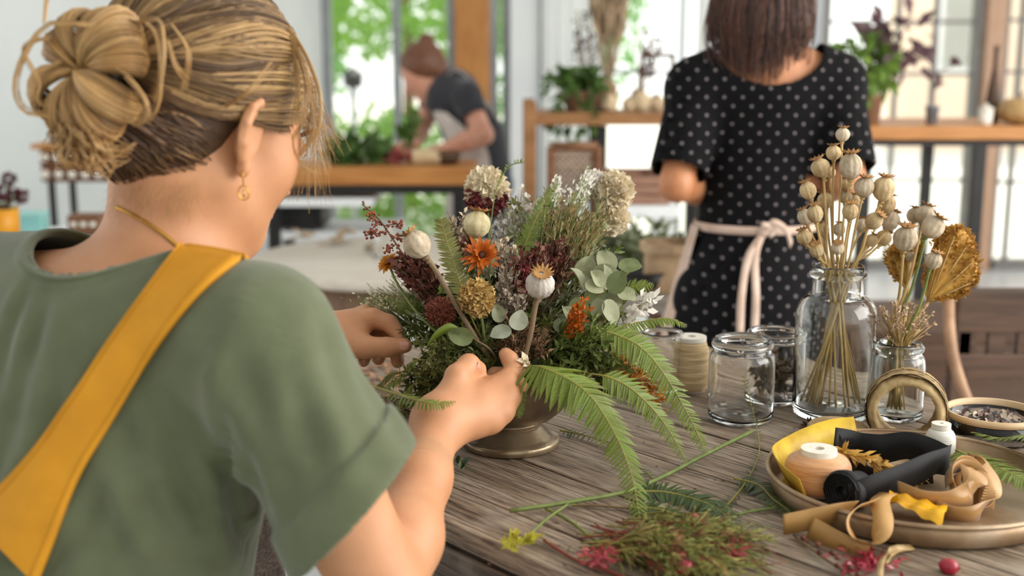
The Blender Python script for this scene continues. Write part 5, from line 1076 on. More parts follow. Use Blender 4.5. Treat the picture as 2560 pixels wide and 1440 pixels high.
spray('brown_filler', 'brown dried filler around the base of the white poppy stem', [at(1285, 870, 1.37), at(1310, 850, 1.375), at(1268, 850, 1.38), at(1345, 860, 1.37), at(1290, 830, 1.385), at(1390, 700, 1.44)], (0.014, 0.012, 0.016), 26, mat('brown_dried', '#8c6c4e', '#644830', 0.8, 80), M['brown_stem'], 0.008, 0.0035)
spray('orange_sprig', 'small orange sprig right of the white poppy', [at(1447, 790, 1.375), at(1440, 815, 1.375), at(1452, 770, 1.38)], (0.007, 0.006, 0.010), 18, M['orange_petal'], M['stem_green'], 0.007, 0.0045)
spray('yellow_sprig', 'yellow-speckled sprig hanging at the right over the bowl', [at(1560, 900, 1.40), at(1600, 930, 1.40), at(1630, 965, 1.40), at(1652, 1000, 1.40)], (0.014, 0.012, 0.014), 26, M['amber_petal'], M['brown_stem'], 0.0055, 0.004)
spray('white_filler', 'white blossoms mixed into the yellow sprig at the right', [at(1555, 890, 1.42), at(1590, 900, 1.42), at(1615, 950, 1.42)], (0.014, 0.012, 0.014), 20, M['white_petal'], M['stem_green'], 0.007, 0.005)
# red-brown berry sprig and dark clumps
t = thing('berry_sprig', 'rust-red berry sprig reaching out at the upper left of the bouquet', 'berry sprig', VC - [0, 0, 0.02]); st = MB(); bd = MB()
MAIN = catmull(pts([(905, 510, 1.50), (950, 552, 1.49), (1000, 625, 1.48), (1050, 700, 1.46), (1120, 800, 1.44), (1210, 900, 1.43)]) + [VC - [0, 0, 0.02]], 30); st.tube(MAIN, [0.0008 + 0.0012 * i / 30 for i in range(31)], 6)
for (i0, ex, ey) in ((3, 925, 545), (5, 920, 580), (6, 1000, 560), (7, 918, 588), (8, 1010, 598), (9, 965, 625), (11, 985, 655), (12, 1055, 640), (13, 1000, 690)):
    e = at(ex, ey, 1.485); Q = catmull([MAIN[i0], lerp(MAIN[i0], e, 0.5) + rvec(0.003), e], 8); st.tube(Q, 0.0006, 4)
    for q in Q[2:]:
        for j in range(3): bd.blob(q + rvec(0.0045), rnd(0.0013, 0.0024), 1, 0.1)
for q in MAIN[:12]:
    for j in range(2): bd.blob(q + rvec(0.004), rnd(0.0012, 0.002), 1)
part('stem', st, mat('red_brown_stem', '#7f5a44', '#5c3c2e', 0.6, 40), t); part('berries', bd, mat('rust_berry', '#9c5234', '#6e3222', 0.55, 60), t, kind='stuff')
spray('maroon_clump', 'dark maroon seed clump below the rust-red berry sprig', [at(1035, 690, 1.46), at(1010, 662, 1.47), at(1055, 675, 1.46), at(1030, 640, 1.47)], (0.013, 0.012, 0.010), 24, M['maroon'], M['brown_stem'], 0.009, 0.006)
spray('maroon_clump', 'dark maroon seed clump lowest beside the left poppy stem', [at(1050, 712, 1.45), at(1065, 690, 1.45)], (0.009, 0.009, 0.008), 16, M['maroon'], M['brown_stem'], 0.009, 0.006)
# ---- eucalyptus: separate round leaves
M['euca'] = mat('eucalyptus_leaf', '#a6a884', '#85886a', 0.55, 30, rnd_v=0.10, translucent=0.15)
M['euca_pink'] = mat('eucalyptus_leaf_flushed', '#b0b09c', '#8f9a84', 0.55, 30, translucent=0.15)
M['euca_deep'] = mat('eucalyptus_leaf_green', '#808a5c', '#67734a', 0.5, 30, translucent=0.15)
def round_leaf_mesh(m_):
    mb = MB(); vs = [(0, 0, 0)]; n = 16
    for ring in (0.5, 1.0):
        for k in range(n):
            a = 2 * math.pi * k / n - math.pi / 2; vs.append((0.48 * ring * math.cos(a) * (1 - 0.12 * math.sin(a)), 0.5 + 0.5 * ring * math.sin(a) + (0.06 * ring if k == n // 2 else 0), 0.10 * ring * (abs(math.cos(a)) * 1.2 + 0.25 * math.sin(3 * a))))
    vs[0] = (0, 0.5, 0); fs = [(0, 1 + k, 1 + (k + 1) % n) for k in range(n)] + [(1 + k, 1 + n + k, 1 + n + (k + 1) % n, 1 + (k + 1) % n) for k in range(n)]
    return unitmesh('leaf', mb._add(vs, fs), m_)
RL = {k: round_leaf_mesh(M[k]) for k in ('euca', 'euca_pink', 'euca_deep')}
def euca(label, stem, leaves, group=None):
    t = thing('eucalyptus_sprig', label, 'eucalyptus', VC - [0, 0, 0.02], group); part('stem', MB().tube(catmull([VC - [0, 0, 0.02]] + stem, 14), 0.0013, 5), M['brown_stem'], t)
    for (lx, ly, lr, ang, kd, tt) in leaves:
        c = at(lx, ly, tt); s = 2 * lr / F * tt; d = unit(X * math.cos(ang) + UPV * math.sin(ang)); place('leaf', RL[kd], t, c - d * s / 2, d, unit(-FWD * 0.8 + UPV * 0.45 + rvec(0.6)), (s * rnd(0.8, 1.0), s * rnd(0.95, 1.15), s * rnd(0.5, 2.2)))
euca('eucalyptus sprig with one deep green round leaf beside the poppy stems', pts([(1230, 880, 1.37), (1190, 850, 1.362)]), [(1155, 840, 29, 2.9, 'euca_deep', 1.355)])
euca('eucalyptus sprig with a pale pinkish round leaf at the front centre', pts([(1290, 870, 1.37), (1275, 830, 1.36)]), [(1296, 800, 26, 1.2, 'euca_pink', 1.352), (1256, 832, 24, 3.4, 'euca_pink', 1.355), (1245, 785, 22, 1.9, 'euca', 1.38)])
rl = []
for k in range(22):
    u = k / 21; rl.append((lerp(1420, 1560, u) + rnd(-22, 22), lerp(770, 690, u) + rnd(-55, 55), rnd(19, 30), rnd(-0.6, 2.4), random.choice(('euca', 'euca', 'euca_deep')), 1.42 + rnd(-0.02, 0.03)))
euca('eucalyptus branch crowded with grey-green round leaves at the right', pts([(1400, 830, 1.42), (1480, 750, 1.43), (1560, 690, 1.43)]), rl[:12])
euca('second eucalyptus branch of grey-green leaves ending at the far right', pts([(1420, 800, 1.44), (1500, 720, 1.45), (1570, 720, 1.44)]), rl[12:] + [(1462, 668, 30, 1.0, 'euca', 1.44), (1512, 695, 30, 1.6, 'euca', 1.42), (1478, 700, 26, 2.4, 'euca', 1.42), (1525, 775, 28, -1.2, 'euca', 1.40), (1495, 770, 25, -1.8, 'euca', 1.40), (1565, 740, 24, -0.3, 'euca', 1.42)])
t = thing('arched_leaf', 'single narrow arched green leaf at the front left of the bouquet', 'leaf', VC - [0, 0.02, 0.02]); C = catmull(pts([(1145, 822, 1.362), (1115, 822, 1.36), (1080, 845, 1.357), (1058, 885, 1.36)]), 14)
part('blade', MB().strip(C, [unit(UPV + X * 0.4 - FWD * 0.3) * 0.0075 * math.sin(math.pi * (0.08 + 0.9 * i / 14)) for i in range(15)], 0.0006), M['fern'], t); part('stem', MB().tube(catmull([C[0], at(1180, 840, 1.37), VC - [0, 0.02, 0.02]], 8), 0.001, 5), M['rachis'], t)
t = thing('curly_tendril', 'thin curling green tendril at the very top of the bouquet', 'tendril', VC - [0, 0, 0.02]); C = catmull([VC - [0, 0, 0.02]] + pts([(1225, 700, 1.5), (1232, 520, 1.56), (1248, 455, 1.57), (1275, 415, 1.57), (1310, 405, 1.57)]), 40)
part('stem', MB().tube(C, 0.0008, 5), M['stem_green'], t); mb = MB()
for q in C[22:]: mb.leaf(q, unit(rvec(1) + UPV), rvec(1), 0.006, 0.003, 0.3, 2)
part('leaflets', mb, M['fern'], t)

# ---- filler greenery: many fine sprigs round the bouquet
M['filler_dark'] = mat('filler_dark_green', '#5f6336', '#434824', 0.6, 60, rnd_v=0.2, translucent=0.2)
M['filler_olive'] = mat('filler_olive', '#8f8a4a', '#6d6836', 0.6, 60, rnd_v=0.2, translucent=0.25)
M['filler_green'] = mat('filler_green', '#768240', '#55632a', 0.55, 60, rnd_v=0.2, translucent=0.25)
M['filler_sage'] = mat('filler_sage', '#a3a585', '#808464', 0.6, 60, rnd_v=0.15, translucent=0.2)
def filler(label, x, y, tt, m_, group, L=0.010, W=0.0035, nb=11, per=8, root=None, stem=None, spread=0.024):
    e = at(x, y, tt); r_ = (VC + np.array([(x - 1278) / 2100 * 0.22, rnd(-0.02, 0.02), -0.02])) if root is None else np.asarray(root)
    t = thing('filler_sprig', label, 'greenery', r_, group); ln = np.linalg.norm(e - r_); P = catmull([r_, lerp(r_, e, 0.5) + rvec(0.012) + [0, 0, 0.01], e], 14); st = MB().tube(P, [0.0011 - 0.0007 * i / 14 for i in range(15)], 4); lf = MB()
    for j in range(nb):
        u = 0.25 + 0.75 * (j + 0.5) / nb; i = min(int(u * 14), 13); p = lerp(P[i], P[i + 1], u * 14 - i); d = unit(unit(P[i + 1] - P[i]) * 0.7 + unit(rvec(1))); q = p + d * spread * rnd(0.5, 1.1) * (1.25 - 0.6 * u); st.tube([p, q], 0.0005, 3)
        for k in range(per):
            s = lerp(p, q, rnd(0.15, 1.05)); lf.leaf(s, unit(d * 0.8 + rvec(0.9)), rvec(1), L * rnd(0.6, 1.3), W * rnd(0.7, 1.3), 0.2, 2)
    part('leaves', lf, M[m_], t, kind='stuff'); part('stem', st, stem or M['stem_green'], t)
regions = [
  # label, group, xrange, yrange, trange, materials, count, L, W
  ('needle-leaved sprig on the left flank of the bouquet', 'dark sprigs left', (1005, 1110), (715, 880), (1.46, 1.54), ('filler_dark', 'filler_green'), 22, 0.011, 0.0035),
  ('sprig low in front above the bowl rim', 'mossy sprigs front', (1060, 1270), (840, 960), (1.36, 1.42), ('moss', 'filler_olive', 'filler_dark'), 26, 0.010, 0.004),
  ('trailing sprig low at the left of the bowl', 'trailing sprigs left', (985, 1110), (925, 1050), (1.41, 1.46), ('filler_dark', 'moss', 'filler_olive'), 22, 0.010, 0.0035),
  ('sprig at the right front of the bouquet', 'green sprigs right', (1370, 1560), (800, 960), (1.36, 1.42), ('filler_green', 'moss', 'filler_green'), 30, 0.012, 0.0045),
  ('sprig filling the middle right of the bouquet', 'olive sprigs right', (1380, 1560), (610, 800), (1.44, 1.50), ('filler_olive', 'filler_sage', 'filler_green'), 24, 0.011, 0.0038),
  ('leafy sprig deep in the middle of the bouquet', 'green sprigs middle', (1120, 1360), (640, 850), (1.42, 1.47), ('filler_green', 'filler_dark', 'filler_sage'), 26, 0.012, 0.005),
  ('airy sprig at the back top of the bouquet', 'sage sprigs top', (1270, 1520), (480, 620), (1.52, 1.60), ('filler_sage', 'filler_olive'), 18, 0.011, 0.004)]
for (lab, grp, xr, yr, tr, ms_, n, L, W) in regions:
    for k in range(n):
        x, y = rnd(*xr), rnd(*yr); m_ = ms_[k % len(ms_)]; lab2 = {'filler_dark': 'dark green ', 'moss': 'moss green ', 'filler_olive': 'olive ', 'filler_green': 'fresh green ', 'filler_sage': 'pale sage '}[m_] + lab + (', upper ones' if y < (yr[0] + yr[1]) / 2 else ', lower ones'); filler(lab2, x, y, rnd(*tr), ms_[k % len(ms_)], grp, L, W)

# ================================================================== LOOSE CUTTINGS ON THE TABLETOP
def tp(*lst, h=0.004): return [onz(x, y, TZ + h) for x, y in lst]
UPN = lambda u: np.array([0, -0.25, 1.0])
fern('dark glossy fern frond lying in the middle of the tabletop', tp((1590, 1228), (1660, 1230), (1720, 1243), (1775, 1262), (1815, 1290), (1850, 1330), h=0.006), 40, 0.030, UPN, 'dark', droop=0.0, start=0.02, profile=lambda u: (0.7 + 0.5 * u if u < 0.5 else 1) * (1 - u) ** 0.4 + 0.05)
fern('dark glossy fern frond lying below the tip of the hanging frond', tp((1575, 1268), (1640, 1272), (1700, 1290), (1745, 1318), h=0.006), 28, 0.024, UPN, 'dark', droop=0.0, start=0.02)
fern('small dark fern tip beside the hanging frond on the tabletop', tp((1640, 1205), (1620, 1185), (1612, 1172), h=0.006), 9, 0.014, UPN, 'dark', droop=0.0)
fern('green fern frond lying against the left rim of the tray', tp((1835, 1196), (1895, 1212), (1930, 1245), (1965, 1272), (1985, 1292), h=0.006), 26, 0.024, UPN, 'dark', droop=0.0)
fern('pale green fern frond running off the lower edge at the red sprigs', tp((1800, 1300), (1845, 1340), (1885, 1395), (1915, 1450), h=0.006), 34, 0.022, UPN, 'fern', droop=0.0)
fern('bright fern frond lying over the right rim of the tray', [at(2390, 1125, 1.345), at(2440, 1148, 1.31), at(2500, 1172, 1.275), at(2570, 1205, 1.25), at(2640, 1240, 1.24)], 44, 0.036, lambda u: UPV + np.array([0, -0.3, 0]), 'fern', droop=0.05, start=0.05)
fern('bright fern frond reaching in from the right edge above the tray', [at(2640, 1110, 1.33), at(2560, 1090, 1.335), at(2500, 1095, 1.35), at(2430, 1080, 1.37)], 34, 0.030, lambda u: UPV, 'fern', droop=0.05, start=0.02)
# slim trailing sprig leaning against the jar
SP = [onz(1783, 1292, TZ + 0.004), onz(1822, 1258, TZ + 0.004), onz(1868, 1200, TZ + 0.005), onz(1897, 1135, TZ + 0.006), onz(1893, 1075, TZ + 0.008), at(1876, 1005, 1.478), at(1860, 938, 1.472)]
fern('slim small-leaved sprig curving up against the empty jar', SP, 44, 0.013, lambda u: np.array([0, -0.7, 0.7]), 'dark', droop=0.1, name='trailing_sprig', cat='greenery', start=0.02, jl=0.4, profile=lambda u: 1.0 - 0.6 * u)
def twig(label, path, r=0.0018, m_='stem_green', extra=None, name='cut_stem', cat='stem', group='cut stems on the tabletop'):
    t = thing(name, label, cat, path[0], group); part('stem', MB().tube(catmull(path, 26), r, 6), M[m_], t)
    if extra: extra(t, catmull(path, 26))
    return t
def nodes(t, P):
    mb = MB()
    for q in P[2::5]: mb.leaf(q, unit(rvec(1) + Z * 0.6), unit(rvec(1) + Z), rnd(0.006, 0.012), 0.003, 0.3, 2)
    part('leaf_stubs', mb, M['fern_rust'], t, kind='stuff')
twig('long pale green cut stem crossing the tabletop from bowl to jar', tp((1275, 1277), (1425, 1255), (1560, 1230), (1660, 1190), (1760, 1138), (1881, 1078), h=0.007), 0.0024, 'stem_green', nodes)
twig('olive cut stem running from the long pale stem to the red sprigs', tp((1365, 1272), (1420, 1300), (1480, 1345), (1530, 1385), h=0.004), 0.0017, 'stem_green', nodes)
twig('brownish cut stem lying flat under the hanging frond', tp((1430, 1262), (1500, 1264), (1580, 1272), (1660, 1290), h=0.003), 0.0014, 'brown_stem', nodes)
twig('short pale stem poking towards the tan ribbon', tp((1820, 1292), (1880, 1278), (1960, 1268), h=0.004), 0.0016, 'stem_green', nodes)
M['red_stem'] = mat('red_stem', '#96493c', '#6d2f2a', 0.5, 40); M['crimson'] = mat('crimson_berry', '#b3243c', '#861528', 0.3, 40, coat=0.3); M['pink_bloom'] = mat('coral_bloom', '#c75a5f', '#a03c45', 0.6, 60, translucent=0.2)
M['olive_sprig'] = mat('olive_fine', '#9a9148', '#726c34', 0.6, 60, rnd_v=0.15)
twig('red cut stem along the near edge of the tabletop', tp((1360, 1350), (1430, 1395), (1500, 1420), (1580, 1450), h=0.003), 0.0016, 'red_stem', nodes)
t = thing('yellow_sprig', 'small cut sprig with a cluster of yellow blossoms near the table edge', 'flower', onz(1420, 1262, TZ + 0.008)); part('stem', MB().tube(catmull(tp((1420, 1260), (1370, 1295), (1322, 1338), h=0.007), 10), 0.0015, 5), M['stem_green'], t)
for k in range(13):
    c = onz(1306 + rnd(-38, 42), 1356 + rnd(-16, 12), TZ + rnd(0.006, 0.012)); mb = MB()
    for j in range(5): mb.leaf(c, unit(rvec(1) + Z * 0.7), rvec(1), 0.0085, 0.006, 0.6, 2, 0.5)
    part('blossom', mb, mat('yellow_blossom', '#d5cf52', '#aaa238', 0.55, 60, translucent=0.25) if k == 0 else bpy.data.materials['yellow_blossom'], t)
# bundle of red-tipped sprigs
nn_ = ['olive twiggy sprig in the red-tipped heap at the lower edge']
for k in range(34):
    a = onz(rnd(1440, 1620), rnd(1285, 1400), TZ + 0.004); b = onz(rnd(1680, 1900), rnd(1330, 1470), TZ + rnd(0.006, 0.02)); m_ = ('olive_sprig', 'moss', 'filler_green')[k % 3]
    t = thing('twiggy_sprig', ('red-stemmed ' if k % 4 == 0 else '') + ('olive', 'moss green', 'fresh green')[k % 3] + ' twiggy sprig in the red-tipped heap at the lower edge', 'sprig', a, 'twiggy sprigs heaped on the tabletop'); P = catmull([a, lerp(a, b, 0.5) + rvec(0.01) * [1, 1, 0] + [0, 0, 0.006 + rnd(0, 0.01)], b], 12); st = MB().tube(P, 0.0010, 4); lf = MB()
    for q in P[2:]:
        for j in range(3):
            d = unit(unit(P[-1] - P[0]) + rvec(0.7) * [1, 1, 0.5]); e = q + d * rnd(0.012, 0.03); e[2] = max(e[2], TZ + 0.002); st.tube([q, e], 0.0005, 3)
            for i in range(3): lf.leaf(lerp(q, e, rnd(0.4, 1)), unit(d + rvec(0.5)), Z + rvec(0.6), rnd(0.006, 0.012), 0.0018, 0.2, 2)
    part('leaves', lf, M[m_], t, kind='stuff'); part('stem', st, M['olive_sprig'] if k % 4 else M['red_stem'], t)
for k, (sx, sy, ex, ey, lab) in enumerate(((1700, 1330, 1835, 1345, 'coral flower tuft highest in the red-tipped heap'), (1720, 1360, 1850, 1385, 'coral flower tuft right in the red-tipped heap'), (1660, 1390, 1790, 1430, 'coral flower tuft lowest in the red-tipped heap'), (1560, 1400, 1480, 1395, 'coral flower tuft at the left end of the red-tipped heap'))):
    a, b = onz(sx, sy, TZ + 0.012), onz(ex, ey, TZ + 0.014); t = thing('coral_tuft', lab, 'flower', a, 'coral tufts in the heap'); fl = MB()
    for j in range(80): q = lerp(a, b, 0.35 + 0.65 * rnd(0, 1)) + rvec(0.009) * [1, 1, 0.6]; fl.leaf(q, unit(unit(b - a) + rvec(0.8)), rvec(1), rnd(0.006, 0.012), 0.0028, 0.3, 2)
    part('florets', fl, M['pink_bloom'] if k != 2 else M['crimson'], t, kind='stuff'); part('stem', MB().tube([a, b], 0.0011, 4), M['red_stem'], t)
for k, (bx, by, r, lab) in enumerate(((1727, 1300, 0.0075, 'crimson rosehip lying uppermost in the red-tipped heap'), (1686, 1352, 0.0075, 'glossy crimson rosehip at the head of the red string'), (1694, 1374, 0.0085, 'glossy crimson rosehip second on the red string'), (1702, 1398, 0.0075, 'crimson rosehip third on the red string'), (1712, 1420, 0.007, 'crimson rosehip lowest on the red string'), (2372, 1416, 0.0078, 'lone crimson rosehip on the bare planks below the tray'))):
    c = onz(bx, by, TZ + r + 0.012 if k < 5 else TZ + r * 0.9); t = thing('rosehip', lab, 'rosehip', c - [0, 0, r], 'crimson rosehips on the tabletop'); ax = unit(rvec(1) * [1, 1, 0.3] + [0.5, 0, 0])
    part('hip', MB().lathe([(0.1 * r, -1.2 * r), (0.7 * r, -0.85 * r), (r, 0), (0.8 * r, 0.75 * r), (0.3 * r, 1.1 * r), (0.1 * r, 1.1 * r)], c, ax, 16), M['crimson'], t)
    cr = MB()
    for j in range(5): d = unit(ax * 0.8 + unit(cr3(ax, rvec(1)))); cr.leaf(c + ax * 1.05 * r, d, ax, r * 0.8, r * 0.3, 0.2, 2)
    part('sepals', cr, M['straw_stem'] if k == 5 else M['red_stem'], t)
t = thing('dried_ear', 'pale dried grass ear lying across the red-tipped heap', 'dried grass', onz(1700, 1340, TZ + 0.02)); C = catmull(tp((1690, 1335), (1745, 1375), (1800, 1420), (1850, 1470), h=0.022), 20); mb = MB()
for i, q in enumerate(C[6:]):
    for j in range(4): mb.leaf(q, unit(C[min(i + 8, 20)] - C[i + 5] + rvec(0.002)), unit(rvec(1) + Z), 0.016, 0.004, 0.1, 2)
part('stem', MB().tube(C, 0.0013, 5), M['straw_stem'], t); part('grains', mb, M['straw_stem'], t)
t = thing('red_twig', 'dark twig with crimson petals lying in front of the tray', 'twig', onz(1990, 1345, TZ + 0.003)); C = catmull(tp((1985, 1338), (2060, 1395), (2130, 1440), (2170, 1470), h=0.004), 16); part('stem', MB().tube(C, 0.0014, 5), M['brown_stem'], t)
mb = MB()
for k in range(150): c = onz(2170 + RNG.normal() * 34, 1402 + RNG.normal() * 16, TZ + rnd(0.002, 0.010)); mb.leaf(c, unit(rvec(1) * [1, 1, 0.4]), Z + rvec(0.8), rnd(0.006, 0.013), 0.0035, 0.3, 2)
part('petals', mb, M['crimson'], t, kind='stuff'); mb = MB()
for q in C[2::2]:
    for s in (-1, 1): mb.blob(q + rvec(0.005) + [0, 0, 0.004], 0.0032, 1, 0.1)
part('buds', mb, M['maroon'], t)
t = thing('straw_curl', 'curl of pale straw lying before the tray', 'straw', onz(2230, 1375, TZ + 0.002)); mb = MB(); ribbon(mb, [(onz(2282, 1368, TZ + 0.002), Z * 0.5 + Y), (onz(2235, 1372, TZ + 0.012), Z * 0.6 + Y), (onz(2205, 1400, TZ + 0.014), Z * 0.3 + X), (onz(2198, 1452, TZ + 0.006), X)], 0.006, 24); part('strip', mb, M['raffia'], t)
mb = MB(); ribbon(mb, [(onz(2284, 1370, TZ + 0.002), Z * 0.5 + Y), (onz(2240, 1378, TZ + 0.008), Z * 0.6 + Y), (onz(2213, 1408, TZ + 0.01), X)], 0.004, 20); part('inner_strip', mb, M['straw_stem'], t)
# curled leaf beside the bowl
t = thing('curled_leaf', 'small dark curled leaf lying left of the bowl foot', 'leaf', onz(1157, 1178, TZ)); c = onz(1157, 1176, TZ + 0.001); C = [c + [0.004 * math.sin(i * 0.5), 0.002 * i - 0.009, 0.0] for i in range(10)]
part('blade', MB().strip([q + [0, 0, 0.006 + 0.004 * math.sin(i / 9 * 3.1)] for i, q in enumerate(C)], [np.array([0.005, 0, 0.006]) * math.sin(math.pi * (0.1 + 0.85 * i / 9)) for i in range(10)]), M['fern_dark'], t)
part('curl', MB().strip([q + [-0.004, 0, 0.007 + 0.004 * math.sin(i / 9 * 3.1)] for i, q in enumerate(C)], [np.array([-0.003, 0, 0.007]) * math.sin(math.pi * (0.1 + 0.85 * i / 9)) for i in range(10)]), M['fern_dark'], t)
fern('dark small-leaved sprig lying behind the bowl foot', tp((1400, 1076), (1440, 1083), (1490, 1098), (1530, 1120), h=0.006), 12, 0.016, UPN, 'dark', droop=0.0, name='trailing_sprig', cat='greenery')
# scattered chips and dried clippings left of the bowl
M['chip'] = mat('bark_chip', '#b48a68', '#8a5f44', 0.8, 60, rnd_v=0.25); M['chip_dark'] = mat('dark_clipping', '#6b4a34', '#43301f', 0.8, 60, rnd_v=0.2)
me = unitmesh('bark_chip', MB()._add([(-0.5, -0.2, 0), (0.5, -0.25, 0.02), (0.55, 0.22, 0), (-0.45, 0.25, 0.04), (-0.45, -0.18, 0.1), (0.48, -0.2, 0.12), (0.5, 0.18, 0.1), (-0.4, 0.2, 0.13)], [(3, 2, 1, 0), (4, 5, 6, 7), (0, 1, 5, 4), (1, 2, 6, 5), (2, 3, 7, 6), (3, 0, 4, 7)]), M['chip'], False)
for k in range(46):
    x, y = rnd(890, 1010), rnd(895, 990); p = onz(x, y, TZ + 0.001 + 0.004 * (k % 4)); o = bpy.data.objects.new('bark_chip', me); COL.objects.link(o); o.location = Vector(p); o.rotation_euler = (rnd(-0.3, 0.3), rnd(-0.3, 0.3), rnd(0, 6.28)); s = rnd(0.012, 0.026); o.scale = (s, s * rnd(0.5, 1), s * 0.5); ORG[o] = p
    tag(o, 'curled reddish bark chip scattered under the far hand', 'bark chip', 'bark chips on the tabletop')
for k in range(14):
    x, y = rnd(920, 1070), rnd(1000, 1075); p = onz(x, y, TZ + 0.003); t = thing('dried_clipping', 'dark dried clipping heaped on the table left of the bowl', 'clipping', p, 'dried clippings left of the bowl'); mb = MB(); st = MB()
    for j in range(12): q = p + rvec(0.02) * [1, 1, 0] + [0, 0, rnd(0.003, 0.02)]; mb.leaf(q, unit(rvec(1) * [1, 1, 0.4]), rvec(1), 0.012, 0.005, 0.3, 2)
    st.tube([p + rvec(0.02) * [1, 1, 0], p + [0, 0, 0.008], p + rvec(0.025) * [1, 1, 0]], 0.001, 4); part('leaves', mb, M['chip_dark'] if k % 2 else M['filler_dark'], t); part('stem', st, M['brown_stem'], t)
mb = MB()
for k in range(26):
    c = onz(*[(1300, 1130), (1640, 1150), (1740, 1205), (1450, 1330), (1350, 1390), (2060, 1090), (1700, 1090)][k % 7], TZ + 0.001) + np.array([rnd(-0.05, 0.05), rnd(-0.04, 0.04), 0.0])
    if (c[0] - VB[0]) ** 2 + (c[1] - VB[1]) ** 2 < 0.004: continue
    mb.leaf(c, unit(rvec(1) * [1, 1, 0.05]), Z, rnd(0.004, 0.011), rnd(0.0015, 0.003), 0.1, 2)
single('plant_crumbs', mb, M['chip_dark'], 'tiny plant crumbs scattered over the worktable planks', 'crumbs', onz(1640, 1150, TZ), kind='stuff')
for k, (cx, cy, lab) in enumerate(((2030, 1072, 'tuft of dried moss beside the tall bottle'), (2055, 1084, 'tuft of dried moss against the cork disc'))):
    p = onz(cx, cy, TZ + 0.001); t = thing('dried_moss', lab, 'moss', p); mb = MB(); st = MB()
    for j in range(70): d = unit(rvec(1)); d[2] = abs(d[2]); mb.leaf(p + d * 0.006 * [1.6, 1.2, 1.4], unit(d + rvec(0.6)), rvec(1), 0.008, 0.0035, 0.3, 2)
    st.tube([p + [-0.012, 0, 0.002], p + [0, 0, 0.006], p + [0.012, 0.003, 0.002]], 0.001, 4); part('tufts', mb, M['bronze_seed'] if k else M['chip_dark'], t, kind='stuff'); part('stem', st, M['brown_stem'], t)

# ================================================================== PEOPLE: implicit-surface modelling
def rcone(P, a, b, r1, r2):
    a = np.asarray(a, np.float32); b = np.asarray(b, np.float32); ba = b - a; l2 = float(ba @ ba); pa = P - a
    h = np.clip((pa @ ba) / max(l2, 1e-12), 0, 1); q = pa - h[:, None] * ba
    return np.sqrt((q * q).sum(1)) - (r1 + (r2 - r1) * h)
def rchain(P, pts_, rs, k=0.0):
    d = None
    for i in range(len(pts_) - 1):
        e = rcone(P, pts_[i], pts_[i + 1], rs[i], rs[i + 1]); d = e if d is None else (smin(d, e, k) if k else np.minimum(d, e))
    return d
def ellip(P, c, r, R=None):
    q = P - np.asarray(c, np.float32)
    if R is not None: q = q @ np.asarray(R, np.float32)         # columns of R are the local axes
    r = np.asarray(r, np.float32); k0 = np.sqrt(((q / r) ** 2).sum(1)); k1 = np.sqrt(((q / (r * r)) ** 2).sum(1)); return k0 * (k0 - 1) / np.maximum(k1, 1e-6)
def smin(a, b, k):
    h = np.maximum(k - np.abs(a - b), 0) / k; return np.minimum(a, b) - h * h * k * 0.25
def smax(a, b, k): return -smin(-a, -b, k)
def plane(P, o, n): return (P - np.asarray(o, np.float32)) @ np.asarray(unit(n), np.float32)

